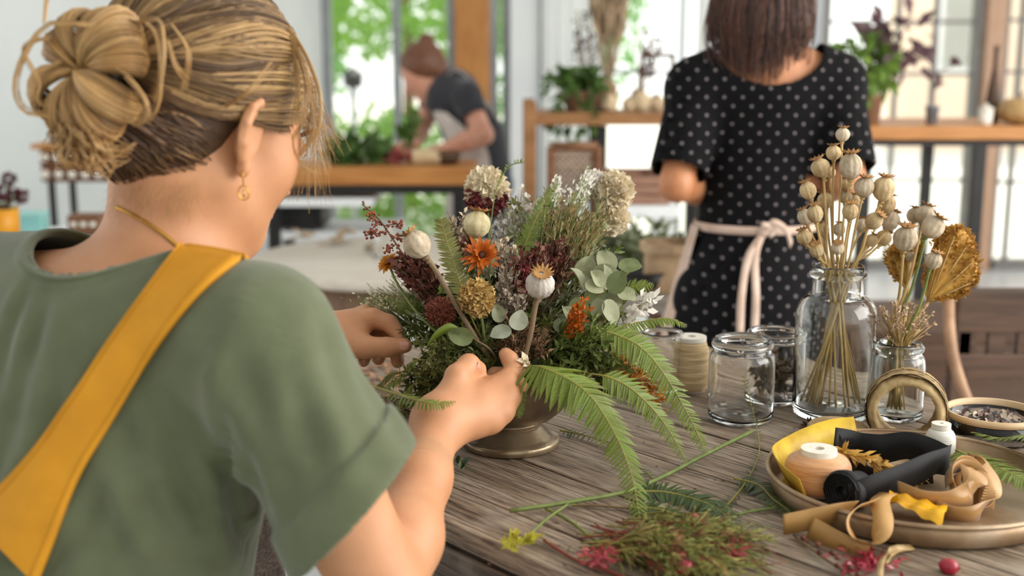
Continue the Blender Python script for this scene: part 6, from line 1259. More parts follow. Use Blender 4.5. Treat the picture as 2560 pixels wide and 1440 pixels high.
def nets(func, lo, hi, h, bs=6):
    lo = np.asarray(lo, float); hi = np.asarray(hi, float); nb = np.ceil((hi - lo) / (h * bs)).astype(int); n = nb * bs + 1
    ci = np.stack(np.meshgrid(*[np.arange(k) for k in nb], indexing='ij'), -1).reshape(-1, 3); cp = (lo + (ci + 0.5) * bs * h).astype(np.float32)
    dc = np.concatenate([func(c) for c in np.array_split(cp, max(1, len(cp) // 300000))]); act = np.abs(dc) < bs * h * 1.25
    V = np.where(dc < 0, -1.0, 1.0).astype(np.float32).reshape(nb).repeat(bs, 0).repeat(bs, 1).repeat(bs, 2); V = np.pad(V, ((0, 1),) * 3, mode='edge')
    off = np.stack(np.meshgrid(*[np.arange(bs + 1)] * 3, indexing='ij'), -1).reshape(-1, 3); ab = ci[act] * bs
    for ch in np.array_split(ab, max(1, len(ab) * len(off) // 400000)):
        g = (ch[:, None, :] + off[None]).reshape(-1, 3); d = func((lo + g * h).astype(np.float32)); V[g[:, 0], g[:, 1], g[:, 2]] = d
    s = V < 0; c = s[:-1, :-1, :-1].astype(np.int8)
    for dx, dy, dz in ((1, 0, 0), (0, 1, 0), (0, 0, 1), (1, 1, 0), (1, 0, 1), (0, 1, 1), (1, 1, 1)):
        c = c + s[dx:n[0] - 1 + dx, dy:n[1] - 1 + dy, dz:n[2] - 1 + dz]
    cell = np.argwhere((c > 0) & (c < 8)); imap = np.full(c.shape, -1, np.int32); imap[cell[:, 0], cell[:, 1], cell[:, 2]] = np.arange(len(cell))
    co = np.array([(i & 1, (i >> 1) & 1, (i >> 2) & 1) for i in range(8)]); cv = np.stack([V[cell[:, 0] + o[0], cell[:, 1] + o[1], cell[:, 2] + o[2]] for o in co], 1)
    acc = np.zeros((len(cell), 3)); cnt = np.zeros(len(cell))
    for i in range(8):
        for b_ in (1, 2, 4):
            j = i | b_
            if j == i: continue
            m = (cv[:, i] < 0) != (cv[:, j] < 0); t_ = cv[m, i] / (cv[m, i] - cv[m, j]); acc[m] += co[i] + (co[j] - co[i]) * t_[:, None]; cnt[m] += 1
    verts = lo + (cell + acc / cnt[:, None]) * h; faces = []
    for ax in range(3):
        sl0 = [slice(None)] * 3; sl1 = [slice(None)] * 3; sl0[ax] = slice(0, -1); sl1[ax] = slice(1, None)
        e = np.argwhere(s[tuple(sl0)] != s[tuple(sl1)]); b_, c_ = (ax + 1) % 3, (ax + 2) % 3
        ok = (e[:, b_] > 0) & (e[:, c_] > 0) & (e[:, b_] < n[b_] - 1) & (e[:, c_] < n[c_] - 1); e = e[ok]; q = []
        for (ub, uc) in ((-1, -1), (0, -1), (0, 0), (-1, 0)):
            g = e.copy(); g[:, b_] += ub; g[:, c_] += uc; q.append(imap[g[:, 0], g[:, 1], g[:, 2]])
        q = np.stack(q, 1); fl = ~s[tuple(e.T)]; q[fl] = q[fl][:, ::-1]; faces.append(q[(q >= 0).all(1)])
    return verts, np.concatenate(faces)
def relax(V, Fq, it=2, lam=0.5):
    E = np.concatenate([Fq[:, [0, 1]], Fq[:, [1, 2]], Fq[:, [2, 3]], Fq[:, [3, 0]]]); E = np.concatenate([E, E[:, ::-1]]); deg = np.bincount(E[:, 0], minlength=len(V))[:, None]
    for _ in range(it):
        S = np.stack([np.bincount(E[:, 0], V[E[:, 1], k], minlength=len(V)) for k in range(3)], 1); V = V + lam * (S / np.maximum(deg, 1) - V)
    return V
def vnormals(V, Fq):
    N = np.zeros_like(V); fn = np.cross(V[Fq[:, 2]] - V[Fq[:, 0]], V[Fq[:, 3]] - V[Fq[:, 1]])
    for k in range(4):
        for c in range(3): N[:, c] += np.bincount(Fq[:, k], fn[:, c], minlength=len(V))
    return N / np.maximum(np.linalg.norm(N, axis=1)[:, None], 1e-12)
def npmesh(name, V, Fq, org, material):
    me = bpy.data.meshes.new(name); me.vertices.add(len(V)); me.vertices.foreach_set('co', (V - np.asarray(org)).astype(np.float32).ravel())
    me.loops.add(Fq.size); me.loops.foreach_set('vertex_index', Fq.astype(np.int32).ravel()); me.polygons.add(len(Fq)); me.polygons.foreach_set('loop_start', np.arange(0, Fq.size, 4, dtype=np.int32))
    me.update(calc_edges=True); me.polygons.foreach_set('use_smooth', np.ones(len(Fq), bool)); me.materials.append(material); return me
def sdf_part(name, pieces, material, parent, label=None, it=2):
    """pieces: list of (func, lo, hi, h); all pieces become one mesh"""
    VV, FF, o = [], [], 0
    for (fn, lo, hi, h) in pieces:
        V, Fq = nets(fn, lo, hi, h); V = relax(V, Fq, it); VV.append(V); FF.append(Fq + o); o += len(V)
    V = np.concatenate(VV); Fq = np.concatenate(FF); ob = linkmesh(name, npmesh(name, V, Fq, ORG[parent], material), None, parent, ORG[parent]); tag(ob, label); return ob, V, Fq
def box_of(P, m):
    P = np.asarray(P); return P.min(0) - m, P.max(0) + m
def bvh_of(V, Fq): return BVHTree.FromPolygons(V.tolist(), Fq.tolist())
def cast(bvh, x, y):
    h = bvh.ray_cast(Vector(CAM), Vector(unit(ray(x, y)))); return (np.array(h[0]), np.array(h[1])) if h[0] is not None else (None, None)

M['skin'] = mat('warm_skin', '#cf9871', '#bd835c', 0.5, 18, bump=0.10, bscale=350, sss=0.12, contrast=(0.2, 0.8))
M['skin_tan'] = mat('tanned_skin', '#c98a62', '#b0734c', 0.5, 18, sss=0.1)
M['nail'] = mat('fingernail', '#dda591', '#cd9280', 0.25, 30)
M['gold'] = mat('gold_jewellery', '#d9a94e', '#b98a34', 0.25, 30, metal=1.0)

# ------------------------------------------------------------------ seated woman in green
HC = at(525, 288, 1.15); phi, hp = math.radians(39), math.radians(24)
hf = np.array([math.sin(phi) * math.cos(hp), math.cos(phi) * math.cos(hp), -math.sin(hp)]); hr = np.array([math.cos(phi), -math.sin(phi), 0.0]); hu = cr3(hr, hf)
HR = np.column_stack([hr, hf, hu]).astype(np.float32)
def hl(x, y, z): return HC + HR.astype(float) @ np.array([x, y, z])
def tohead(P): return (P - HC.astype(np.float32)) @ HR
SR, SL = at(640, 860, 1.02), at(-70, 745, 1.20); ELR, WRR = at(962, 1490, 1.06), at(1094, 1066, 1.27)
ELL, WRL = at(430, 1010, 1.46), at(826, 848, 1.505)
MS = (SR + SL) / 2; br = unit((SR - SL) * [1, 1, 0.3]); bf = unit(cr3([0, 0, 1.0], br)); bu = unit(np.array([0, 0, 1.0]) + 0.22 * bf); bf = cr3(bu, br); BR = np.column_stack([br, bf, bu])
NKB = at(425, 660, 1.15); NKT = hl(0, -0.028, -0.055); CH = MS - 0.13 * bu + 0.015 * bf; HIP = MS - 0.42 * bu + 0.0 * bf
def head_sdf(P):
    q = tohead(P); ax = np.abs(q[:, 0]); qs = np.column_stack([ax, q[:, 1], q[:, 2]])
    d = ellip(q, (0, -0.012, 0.022), (0.073, 0.094, 0.088)); d = smin(d, ellip(q, (0, 0.040, -0.030), (0.060, 0.058, 0.082)), 0.03)
    d = smin(d, rcone(qs, (0.048, -0.002, -0.062), (0.012, 0.072, -0.102), 0.017, 0.018), 0.03); d = smin(d, ellip(qs, (0.037, 0.054, -0.030), (0.024, 0.025, 0.028)), 0.022)
    d = smin(d, rcone(q, (0, 0.092, 0.0), (0, 0.103, -0.036), 0.006, 0.010), 0.012); d = smin(d, ellip(qs, (0.009, 0.101, -0.040), (0.010, 0.011, 0.007)), 0.008)
    d = smin(d, ellip(q, (0, 0.088, -0.066), (0.024, 0.010, 0.005)), 0.006); d = smin(d, ellip(q, (0, 0.086, -0.075), (0.020, 0.011, 0.006)), 0.006)
    d = smax(d, -ellip(qs, (0.031, 0.098, 0.0), (0.017, 0.012, 0.011)), 0.012); d = smin(d, ellip(qs, (0.031, 0.084, 0.0), (0.013, 0.013, 0.012)), 0.004); return d
def torso_sdf(P, g=0.0):
    d = ellip(P, CH, (0.165 + g, 0.108 + g, 0.19 + g), BR); d = smin(d, ellip(P, HIP, (0.165 + g, 0.125 + g, 0.22 + g), BR), 0.12)
    for S in (SR, SL):
        d = smin(d, rcone(P, lerp(MS, S, 0.25) - 0.006 * bu, S, 0.056 + g, 0.050 + g), 0.06); d = smin(d, rcone(P, NKB - 0.04 * bu, S + 0.002 * bu, 0.040 + g, 0.034 + g), 0.05)
    return d
def arm_sdf(P, S, E_, W_, g=0.0): return rchain(P, [S, lerp(S, E_, 0.5), E_], [0.048 + g, 0.045 + g, 0.038 + g], 0.02)
def fore_sdf(P, E_, W_): return rchain(P, [E_, lerp(E_, W_, 0.3), lerp(E_, W_, 0.65), W_], [0.035, 0.0350, 0.0275, 0.0235], 0.02)
def body_sdf(P):
    d = smin(head_sdf(P), rcone(P, NKB, NKT, 0.060, 0.054), 0.03); d = smin(d, torso_sdf(P, -0.006), 0.045)
    for S, E_, W_ in ((SR, ELR, WRR), (SL, ELL, WRL)):
        d = smin(d, smin(arm_sdf(P, S, E_, W_), fore_sdf(P, E_, W_), 0.012), 0.03)
    return d
# ear: plate, helix rim, lobe; in head space
def ear_sdf(P):
    q = tohead(P); q = np.column_stack([q[:, 0] - 0.0755, q[:, 1] + 0.006, q[:, 2] + 0.022]); a = math.radians(24); ca, sa = math.cos(a), math.sin(a)
    e = np.column_stack([q[:, 0] * ca + q[:, 1] * sa, -q[:, 0] * sa + q[:, 1] * ca, q[:, 2]]); b = math.radians(-12); cb, sb = math.cos(b), math.sin(b)
    e = np.column_stack([e[:, 0], e[:, 1] * cb - e[:, 2] * sb, e[:, 1] * sb + e[:, 2] * cb])
    d = ellip(e, (0.004, -0.008, 0.004), (0.0055, 0.0205, 0.029)); d = smax(d, -ellip(e, (0.013, -0.004, 0.004), (0.010, 0.012, 0.020)), 0.004)
    hx = [(0.004, 0.008, 0.012), (0.0065, 0.004, 0.026), (0.008, -0.008, 0.033), (0.0085, -0.019, 0.027), (0.0085, -0.0245, 0.012), (0.007, -0.022, -0.006), (0.005, -0.014, -0.020), (0.003, -0.006, -0.029)]
    d = smin(d, rchain(e, hx, [0.003, 0.0034, 0.0036, 0.0036, 0.0034, 0.0032, 0.0036, 0.0055], 0.003), 0.004); d = smin(d, ellip(e, (0.003, -0.004, -0.028), (0.0042, 0.0075, 0.009)), 0.006)
    return smin(d, ellip(e, (-0.008, 0.004, 0.0), (0.010, 0.010, 0.022)), 0.01)
# hands from pixel joints
def hand_sdf(spec, E_, W_):
    W = [at(*p) for p in spec['wrist']]
    def f(P):
        d = fore_sdf(P, E_, W_)
        pal = None
        for m, r in spec['mcp']:
            e = rchain(P, [W[0], lerp(W[0], at(*m), 0.55), at(*m)], [0.0225, 0.0165, r], 0.006); pal = e if pal is None else smin(pal, e, 0.016)
        d = smin(d, pal, 0.022); d = smin(d, rchain(P, [at(*p) for p in spec['thumb']], spec['tr'], 0.004), 0.012)
        for m, r in spec['mcp'][:4]: d = smin(d, np.sqrt(((P - (at(*m) - FWD * 0.0045 + UPV * 0.001).astype(np.float32)) ** 2).sum(1)) - r * 0.80, 0.007)
        for fg, rr in spec['fingers']: d = smin(d, rchain(P, [at(*p) for p in fg], rr, 0.002), 0.0022)
        return d
    return f
RH = dict(wrist=[(1104, 1052, 1.275)], mcp=[((1266, 952, 1.335), 0.0125), ((1276, 992, 1.322), 0.0125), ((1258, 1030, 1.308), 0.012), ((1228, 1056, 1.298), 0.0115), ((1160, 970, 1.315), 0.011)],
          thumb=[(1122, 1015, 1.285), (1142, 940, 1.300), (1172, 912, 1.318), (1196, 922, 1.330)], tr=[0.018, 0.0128, 0.0118, 0.0088],
          fingers=[([(1266, 952, 1.335), (1286, 924, 1.348), (1274, 898, 1.352), (1264, 886, 1.354)], [0.0118, 0.0108, 0.0098, 0.0080]),
                   ([(1276, 992, 1.322), (1294, 962, 1.365), (1262, 938, 1.382), (1236, 934, 1.372)], [0.0118, 0.0108, 0.0098, 0.0082]),
                   ([(1258, 1030, 1.308), (1275, 1000, 1.372), (1238, 965, 1.388), (1210, 950, 1.372)], [0.0115, 0.0105, 0.0095, 0.0080]),
                   ([(1228, 1056, 1.298), (1245, 1025, 1.360), (1212, 985, 1.378), (1188, 962, 1.372)], [0.0105, 0.0095, 0.0085, 0.0072])])
LH = dict(wrist=[(832, 842, 1.50)], mcp=[((932, 796, 1.497), 0.0128), ((912, 788, 1.520), 0.0128), ((890, 805, 1.538), 0.012), ((868, 830, 1.548), 0.0115), ((898, 862, 1.482), 0.012)],
          thumb=[(862, 858, 1.488), (915, 868, 1.473), (968, 868, 1.466), (1012, 864, 1.462)], tr=[0.018, 0.0135, 0.0120, 0.0092],
          fingers=[([(932, 796, 1.497), (972, 808, 1.492), (998, 838, 1.487), (1006, 864, 1.482)], [0.0125, 0.0112, 0.0098, 0.0082]),
                   ([(912, 788, 1.520), (965, 815, 1.530), (990, 868, 1.512), (994, 904, 1.498)], [0.0122, 0.0110, 0.0098, 0.0084]),
                   ([(890, 805, 1.538), (940, 830, 1.545), (952, 875, 1.522), (946, 897, 1.505)], [0.0115, 0.0105, 0.0095, 0.0082]),
                   ([(868, 830, 1.548), (905, 850, 1.550), (915, 885, 1.525), (909, 903, 1.508)], [0.0105, 0.0095, 0.0088, 0.0076])])
woman = thing('person', 'woman in a green shirt and yellow apron strap arranging the bouquet', 'person', HIP * [1, 1, 0] + [0, 0, 0.46])
rfun, lfun = hand_sdf(RH, ELR, WRR), hand_sdf(LH, ELL, WRL)
wr_r, wr_l = lerp(ELR, WRR, 0.80), lerp(ELL, WRL, 0.80); ar, al_ = unit(WRR - ELR), unit(WRL - ELL)
def body_cut(P):
    d = body_sdf(P); d = np.maximum(d, np.where(((P - wr_r.astype(np.float32)) ** 2).sum(1) < 0.03, plane(P, wr_r, ar), -1)); d = np.maximum(d, np.where(((P - wr_l.astype(np.float32)) ** 2).sum(1) < 0.03, plane(P, wr_l, al_), -1))
    return np.maximum(d, (HIP[2] - 0.12) - P[:, 2])
allp = [HC, SR, SL, ELR, WRR, ELL, WRL, HIP - 0.1 * bu]; lo, hi = box_of(allp, 0.14); lo[2] = HIP[2] - 0.14
rp = [WRR] + [at(*p) for fg, _ in RH['fingers'] for p in fg] + [at(*p) for p in RH['thumb']]; lp = [WRL] + [at(*p) for fg, _ in LH['fingers'] for p in fg] + [at(*p) for p in LH['thumb']]
def hand_cut(f, o, n): return lambda P: np.maximum(f(P), -plane(P, np.asarray(o) - 0.03 * np.asarray(n), n))
rlo, rhi = box_of(rp + [wr_r - 0.03 * ar], 0.05); llo, lhi = box_of(lp + [wr_l - 0.03 * al_], 0.05); ec = hl(0.08, -0.006, -0.022)
body, BV, BF = sdf_part('body', [(body_cut, lo, hi, 0.0036), (hand_cut(rfun, wr_r, ar), rlo, rhi, 0.0016), (hand_cut(lfun, wr_l, al_), llo, lhi, 0.0018), (ear_sdf, ec - 0.05, ec + 0.05, 0.0013)], M['skin'], woman, it=2)
# nails
def nail(c, n, d, L, W):
    mb = MB(); s = unit(cr3(d, n)); vs = []; fs = []
    for i in range(6):
        for j in range(5):
            u, v = i / 5 - 0.5, j / 4 - 0.5; w = W * (1 - 0.35 * (2 * abs(u)) ** 3); vs.append(np.asarray(c) + d * L * u + s * w * v * 1.0 + n * (0.0012 - 0.006 * v * v * W / 0.01 - 0.001 * u * u))
    for i in range(5):
        for j in range(4): a = i * 5 + j; fs.append((a, a + 1, a + 6, a + 5))
    part('fingernail', mb._add(vs, fs), M['nail'], woman)
bb = bvh_of(BV, BF)
for (x, y, dx, dy, L, W) in ((1010, 864, 1, -0.02, 0.011, 0.0105), (1197, 914, 0.9, 0.35, 0.008, 0.007), (911, 902, 0.1, 1, 0.006, 0.006), (947, 895, 0.05, 1, 0.006, 0.006)):
    p, n = cast(bb, x, y)
    if p is not None: d = unit(X * dx - UPV * dy); d = unit(d - n * np.dot(d, n)); nail(p - n * 0.0002, n, d, L, W)

# ---- shirt: a shell with neck opening, rolled cuffs
HEM_R, HN_R = at(872, 1290, 0.995), unit(X * 0.72 - UPV * 0.69 + FWD * 0.12); HEM_L, HN_L = lerp(SL, ELL, 0.6), unit(ELL - SL)
def sleeve(P, S, hem, hn, g, r1=0.066, r2=0.071):
    d = rcone(P, S, hem + hn * 0.03, r1 - 0.012 + g, r2 + g); pl = plane(P, hem, hn); cuff = np.maximum(rcone(P, S, hem + hn * 0.03, r1 - 0.008 + g, r2 + 0.006 + g), -(pl + 0.036 + g * 1.1)); return np.minimum(d, cuff), pl
# neck opening: a leaning elliptical hole
NKC = at(336, 622, 1.12); na = unit(bu * 0.9 - bf * 0.15 + br * 0.05); nu = unit(br - na * np.dot(br, na)); nv = cr3(na, nu)
def neckhole(P):
    q = P - NKC.astype(np.float32); a = q @ nu.astype(np.float32); b = q @ nv.astype(np.float32); h = q @ na.astype(np.float32); k = np.sqrt((a / 0.090) ** 2 + (b / 0.092) ** 2); return np.where(h > -0.14, (k - 1) * 0.085, 1.0)
NA, NC = NKC - 0.09 * bf, NKC - 0.09 * br
def shirt_outer(P, g):
    d = torso_sdf(P, 0.012 + g); a, pa = sleeve(P, SR, HEM_R, HN_R, g); b, pb = sleeve(P, SL, HEM_L, HN_L, g, 0.062, 0.066)
    d = smin(d, a, 0.035); d = smin(d, b, 0.03); near = ((P - HEM_R.astype(np.float32)) ** 2).sum(1) < 0.16 ** 2; nearl = ((P - HEM_L.astype(np.float32)) ** 2).sum(1) < 0.13 ** 2
    return d, np.where(near, pa, -1.0), np.where(nearl, pb, -1.0)
def shirt_sdf(P):
    o, pa, pb = shirt_outer(P, 0.0); i, _, _ = shirt_outer(P, -0.0055); d = np.maximum(o, -i); d = np.maximum(d, np.maximum(pa, pb)); q = neckhole(P)
    d = np.maximum(d, -q); rim = np.maximum(np.abs(q - 0.005) - 0.0055, np.maximum(o - 0.0018, -(i + 0.001))); d = np.minimum(d, rim)
    return np.maximum(d, (HIP[2] - 0.10) - P[:, 2])
slo, shi = box_of([SR, SL, HEM_R, HEM_L, HIP - 0.1 * bu, NA, NC, CH], 0.13); slo[2] = HIP[2] - 0.11
V, Fq = nets(shirt_sdf, slo, shi, 0.0030); V = relax(V, Fq, 2)
sb = bvh_of(V, Fq); Nn = vnormals(V, Fq)
folds = [  # crop coordinates of the folds, amplitude (m), width (m)
  ([(1010, 250), (910, 430), (872, 640), (885, 820), (900, 960)], 0.0035, 0.010), ([(960, 300), (880, 460), (845, 640)], -0.003, 0.012),
  ([(935, 850), (950, 1000), (950, 1130), (985, 1250), (1060, 1330), (1120, 1400)], -0.006, 0.013), ([(1000, 720), (990, 950), (1000, 1130), (1060, 1240)], 0.006, 0.011), ([(880, 900), (890, 1100), (920, 1260), (1000, 1370)], 0.005, 0.012),
  ([(1190, 420), (1130, 640), (1090, 850), (1080, 1050), (1100, 1260)], 0.0028, 0.016), ([(1130, 400), (1080, 600), (1045, 800), (1040, 1000), (1060, 1200)], -0.003, 0.016), ([(1230, 430), (1270, 640), (1300, 820), (1290, 1000)], -0.0018, 0.02), ([(1290, 470), (1370, 660), (1420, 800), (1440, 930)], 0.0016, 0.018),
  ([(430, 1010), (520, 1210), (600, 1340), (680, 1440)], 0.005, 0.011), ([(400, 1060), (480, 1240), (560, 1380)], -0.004, 0.012), ([(600, 930), (640, 1090), (720, 1210), (800, 1300)], 0.004, 0.011), ([(570, 980), (610, 1130), (690, 1260)], -0.004, 0.011),
  ([(700, 880), (760, 1050), (840, 1180)], -0.004, 0.012), ([(760, 860), (820, 1020), (890, 1130)], 0.0035, 0.011), ([(300, 1150), (360, 1300), (420, 1430)], -0.003, 0.013), ([(260, 1130), (310, 1290), (350, 1430)], 0.003, 0.013),
  ([(130, 225), (75, 350), (30, 480), (0, 640)], -0.0022, 0.009), ([(100, 215), (50, 320), (5, 420)], 0.0018, 0.008), ([(165, 235), (110, 400), (60, 560), (20, 760)], 0.0018, 0.010), ([(205, 250), (160, 400), (110, 560), (60, 760)], -0.0022, 0.010), ([(240, 260), (215, 420), (180, 580), (140, 800)], 0.0014, 0.011),
  ([(520, 700), (640, 780), (740, 900)], 0.0015, 0.02)]
disp = np.zeros(len(V))
for pl_, am, wd in folds:
    C = []
    for (cx, cy) in catmull([np.array([*p, 0.0]) for p in pl_], 24) and [(q[0], q[1]) for q in catmull([np.array([*p, 0.0]) for p in pl_], 24)]:
        p, n = cast(sb, 0.611 * cx, 560 + 0.611 * cy)
        if p is not None: C.append(p)
    if len(C) < 3: continue
    C = np.array(C); tp_ = np.sin(np.pi * (np.arange(len(C)) + 0.5) / len(C)) ** 0.8; best = np.full(len(V), 1e9); wt = np.zeros(len(V))
    near = ((V - C.mean(0)) ** 2).sum(1) < (np.ptp(C, axis=0).max() * 0.8 + 0.06) ** 2; idx = np.nonzero(near)[0]
    D = ((V[idx][:, None, :] - C[None]) ** 2).sum(2); k = D.argmin(1); disp[idx] += 2.0 * am * tp_[k] * np.exp(-D[np.arange(len(idx)), k] / (1.25 * wd) ** 2)
ru = (V - MS) @ br; rw = (V - MS) @ bu; rf = (V - MS) @ bf; amp = np.clip((0.02 - rw) / 0.22, 0, 1) * np.clip((0.17 - np.abs(ru)) / 0.05, 0, 1) * (rf < 0.02)
disp += 0.0036 * amp * (np.sin(2 * np.pi * (ru / 0.062 + 0.55 * np.sin(rw / 0.09 + 0.7) + 0.35 * np.sin(rw / 0.041 + ru / 0.06))) + 0.55 * np.sin(2 * np.pi * (ru / 0.034 - rw / 0.16 + 0.4 * np.sin(rw / 0.06))))
sa_ = unit(HEM_R - SR); su = unit(cr3(sa_, FWD)); sv = cr3(sa_, su); q_ = V - SR; hh = q_ @ sa_; ra = np.sqrt((q_ @ su) ** 2 + (q_ @ sv) ** 2); th_ = np.arctan2(q_ @ sv, q_ @ su)
disp += 0.0022 * np.clip((hh + 0.01) / 0.06, 0, 1) * np.clip((0.155 - hh) / 0.03, 0, 1) * (ra < 0.10) * (np.sin(6 * th_ + 2.2 * np.sin(hh / 0.05)) + 0.6 * np.sin(11 * th_ - hh / 0.03))
og = shirt_outer((V + Nn * 0.002).astype(np.float32), 0.0)[0] - shirt_outer((V - Nn * 0.002).astype(np.float32), 0.0)[0]
V = V + Nn * (disp * np.where(og < 0, -1.0, 1.0))[:, None]; V = relax(V, Fq, 1, 0.4)
M['shirt'] = mat('green_linen', '#5f6549', '#53593e', 0.85, 25, bump=0.12, bscale=420, sheen=0.25)
shirt = linkmesh('shirt', npmesh('shirt', V, Fq, ORG[woman], M['shirt']), None, woman, ORG[woman]); sb = bvh_of(V, Fq)
# collar band round the neck opening
hs = np.linspace(0.12, -0.135, 240); ring = []
for k in range(96):
    a = 2 * math.pi * k / 96; b0 = NKC + 0.0935 * math.cos(a) * nu + 0.0955 * math.sin(a) * nv; o_v = shirt_outer((b0[None] + hs[:, None] * na[None]).astype(np.float32), 0.0)[0]; w = np.nonzero(o_v < 0)[0]; ring.append(hs[w[0]] if len(w) else np.nan)
ring = np.array(ring); ring = np.interp(np.arange(96), np.nonzero(~np.isnan(ring))[0], ring[~np.isnan(ring)]); kk = np.array([1, 2, 3, 2, 1]) / 9
for _ in range(2): ring = sum(w * np.roll(ring, s) for w, s in zip(kk, (-2, -1, 0, 1, 2)))
CB = [NKC + 0.0925 * math.cos(2 * math.pi * k / 96) * nu + 0.0945 * math.sin(2 * math.pi * k / 96) * nv + ring[k] * na for k in list(range(96)) + [0]]; cv_ = []; cf = []
for k in range(97):
    d = unit(CB[(k + 1) % 96] - CB[(k - 1) % 96]); out_ = unit(CB[k] - NKC - na * np.dot(CB[k] - NKC, na)); nr = unit(cr3(d, out_)); nr = nr if np.dot(nr, na) > 0 else -nr; e_ = cr3(nr, d); 
    for j in range(8): a = 2 * math.pi * j / 8; cv_.append(CB[k] + e_ * 0.0062 * math.cos(a) + nr * 0.0030 * math.sin(a))
for k in range(96):
    for j in range(8): cf.append((k * 8 + j, k * 8 + (j + 1) % 8, k * 8 + 8 + (j + 1) % 8, k * 8 + 8 + j))
part('collar', MB()._add(cv_, cf), M['shirt'], woman)
# ---- apron strap lying on the back
def surf_strip(L, R, n, m, lift=0.004):
    Lp = catmull([np.array([*p, 0.0]) for p in L], n); Rp = catmull([np.array([*p, 0.0]) for p in R], n); vs = []
    last = None
    for i in range(n + 1):
        for j in range(m + 1):
            u = j / m; x, y = lerp(Lp[i][0], Rp[i][0], u), lerp(Lp[i][1], Rp[i][1], u); p, nr = cast(sb, x, y)
            if p is None: p = last[0]; nr = last[1]
            last = (p, nr); vs.append(p + nr * (lift + 0.0012 * math.sin(math.pi * u)))
    return vs
n, m = 44, 10
vs = surf_strip([(452, 622), (385, 715), (290, 840), (190, 985), (90, 1130), (-60, 1290)], [(585, 672), (520, 730), (445, 815), (345, 985), (225, 1160), (130, 1330), (95, 1470)][:6] and [(612, 650), (508, 735), (400, 870), (300, 1030), (195, 1210), (100, 1460)], n, m)
W_ = m + 1; G = np.array(vs).reshape(n + 1, W_, 3)
for _ in range(6):
    G[1:-1] = 0.5 * G[1:-1] + 0.25 * (G[:-2] + G[2:]); G[:, 1:-1] = 0.5 * G[:, 1:-1] + 0.25 * (G[:, :-2] + G[:, 2:])
top = G[0] + (G[0] - G[3]) * 0.0; ext = [top + FWD * 0.012 * k - UPV * 0.004 * k * k for k in (3, 2, 1)]; G = np.concatenate([np.array(ext), G]); rows = len(G)
gn = np.zeros_like(G); d1 = np.gradient(G, axis=0); d2 = np.gradient(G, axis=1); gn = np.cross(d1, d2); gn /= np.linalg.norm(gn, axis=2)[..., None]; gn *= np.where((gn @ FWD) > 0, -1, 1)[..., None]
A = G + gn * 0.003; B_ = G - gn * 0.002; vv = np.concatenate([A.reshape(-1, 3), B_.reshape(-1, 3)]); o_ = rows * W_; fs = []
for i in range(rows - 1):
    for j in range(m): a = i * W_ + j; fs += [(a, a + W_, a + W_ + 1, a + 1), (o_ + a + 1, o_ + a + W_ + 1, o_ + a + W_, o_ + a)]
    for j in (0, m): a = i * W_ + j; fs.append((a, a + W_, o_ + a + W_, o_ + a))
M['strap'] = mat('mustard_canvas', '#d6941c', '#c48414', 0.8, 20, bump=0.15, bscale=380)
part('apron_strap', MB()._add(vv, fs), M['strap'], woman)
stt = MB()
for jj in (1, m - 1): stt.tube(list(G[3:, jj] + gn[3:, jj] * 0.0032), 0.0006, 4)
part('strap_stitching', stt, mat('mustard_thread', '#c58813', '#b3790f', 0.8, 20), woman)
# ---- jewellery
t_ = []
for (x, y) in ((292, 518), (330, 535), (380, 565), (420, 595), (450, 625), (475, 660)):
    p, n_ = cast(bb, x, y)
    if p is not None: t_.append(p + n_ * 0.0012)
part('necklace', MB().tube(catmull(t_, 40), 0.0016, 6), M['gold'], woman)
eb = hl(0.086, -0.008, -0.060); er = MB().tube([eb + [0, 0, 0.006], eb, eb - [0, 0, 0.008]], 0.0006, 5)
ringc = eb - np.array([0, 0, 0.0145]); er.tube([ringc + 0.0062 * (math.cos(a) * unit(X + 0.3 * FWD) * 0.75 + math.sin(a) * Z) for a in np.linspace(0, 2 * math.pi, 21)], 0.0008, 5, False); er.tube([ringc + [0, 0, 0.003], ringc - [0, 0, 0.004]], 0.0007, 5); er.blob(hl(0.084, -0.008, -0.048), 0.0016, 1)
part('earring', er, M['gold'], woman, label='small gold hoop earring')

# ---- face details
for s in (-1, 1):
    e = part('eye', MB().blob(hl(0.031 * s, 0.0855, 0.0), 0.0118, 3), mat('eye_white', '#e9e4dd', '#dcd5cc', 0.2, 10) if s < 0 else bpy.data.materials['eye_white'], woman)
    part('iris', MB().lathe([(0.0, 0.0004), (0.0052, 0.0), (0.0054, -0.001)], hl(0.031 * s, 0.0972, -0.001), hf, 18), mat('iris_brown', '#4a3626', '#2c1e14', 0.2, 60) if s < 0 else bpy.data.materials['iris_brown'], e)
    part('eyebrow', MB().tube(catmull([hl(0.014 * s, 0.0985, 0.017), hl(0.032 * s, 0.0965, 0.022), hl(0.050 * s, 0.083, 0.016)], 10), [0.0012 + 0.0016 * math.sin(math.pi * (0.15 + 0.8 * i / 10)) for i in range(11)], 6), M['hair_base'] if 'hair_base' in M else mat('eyebrow_hair', '#5a4230', '#402d20', 0.6, 60), woman)
part('lips', MB().tube(catmull([hl(-0.021, 0.090, -0.071), hl(0, 0.0985, -0.0685), hl(0.021, 0.090, -0.071)], 12), [0.0012 + 0.0042 * math.sin(math.pi * i / 12) for i in range(13)], 8), mat('lips_rose', '#b8705f', '#a55f50', 0.4, 30), woman)
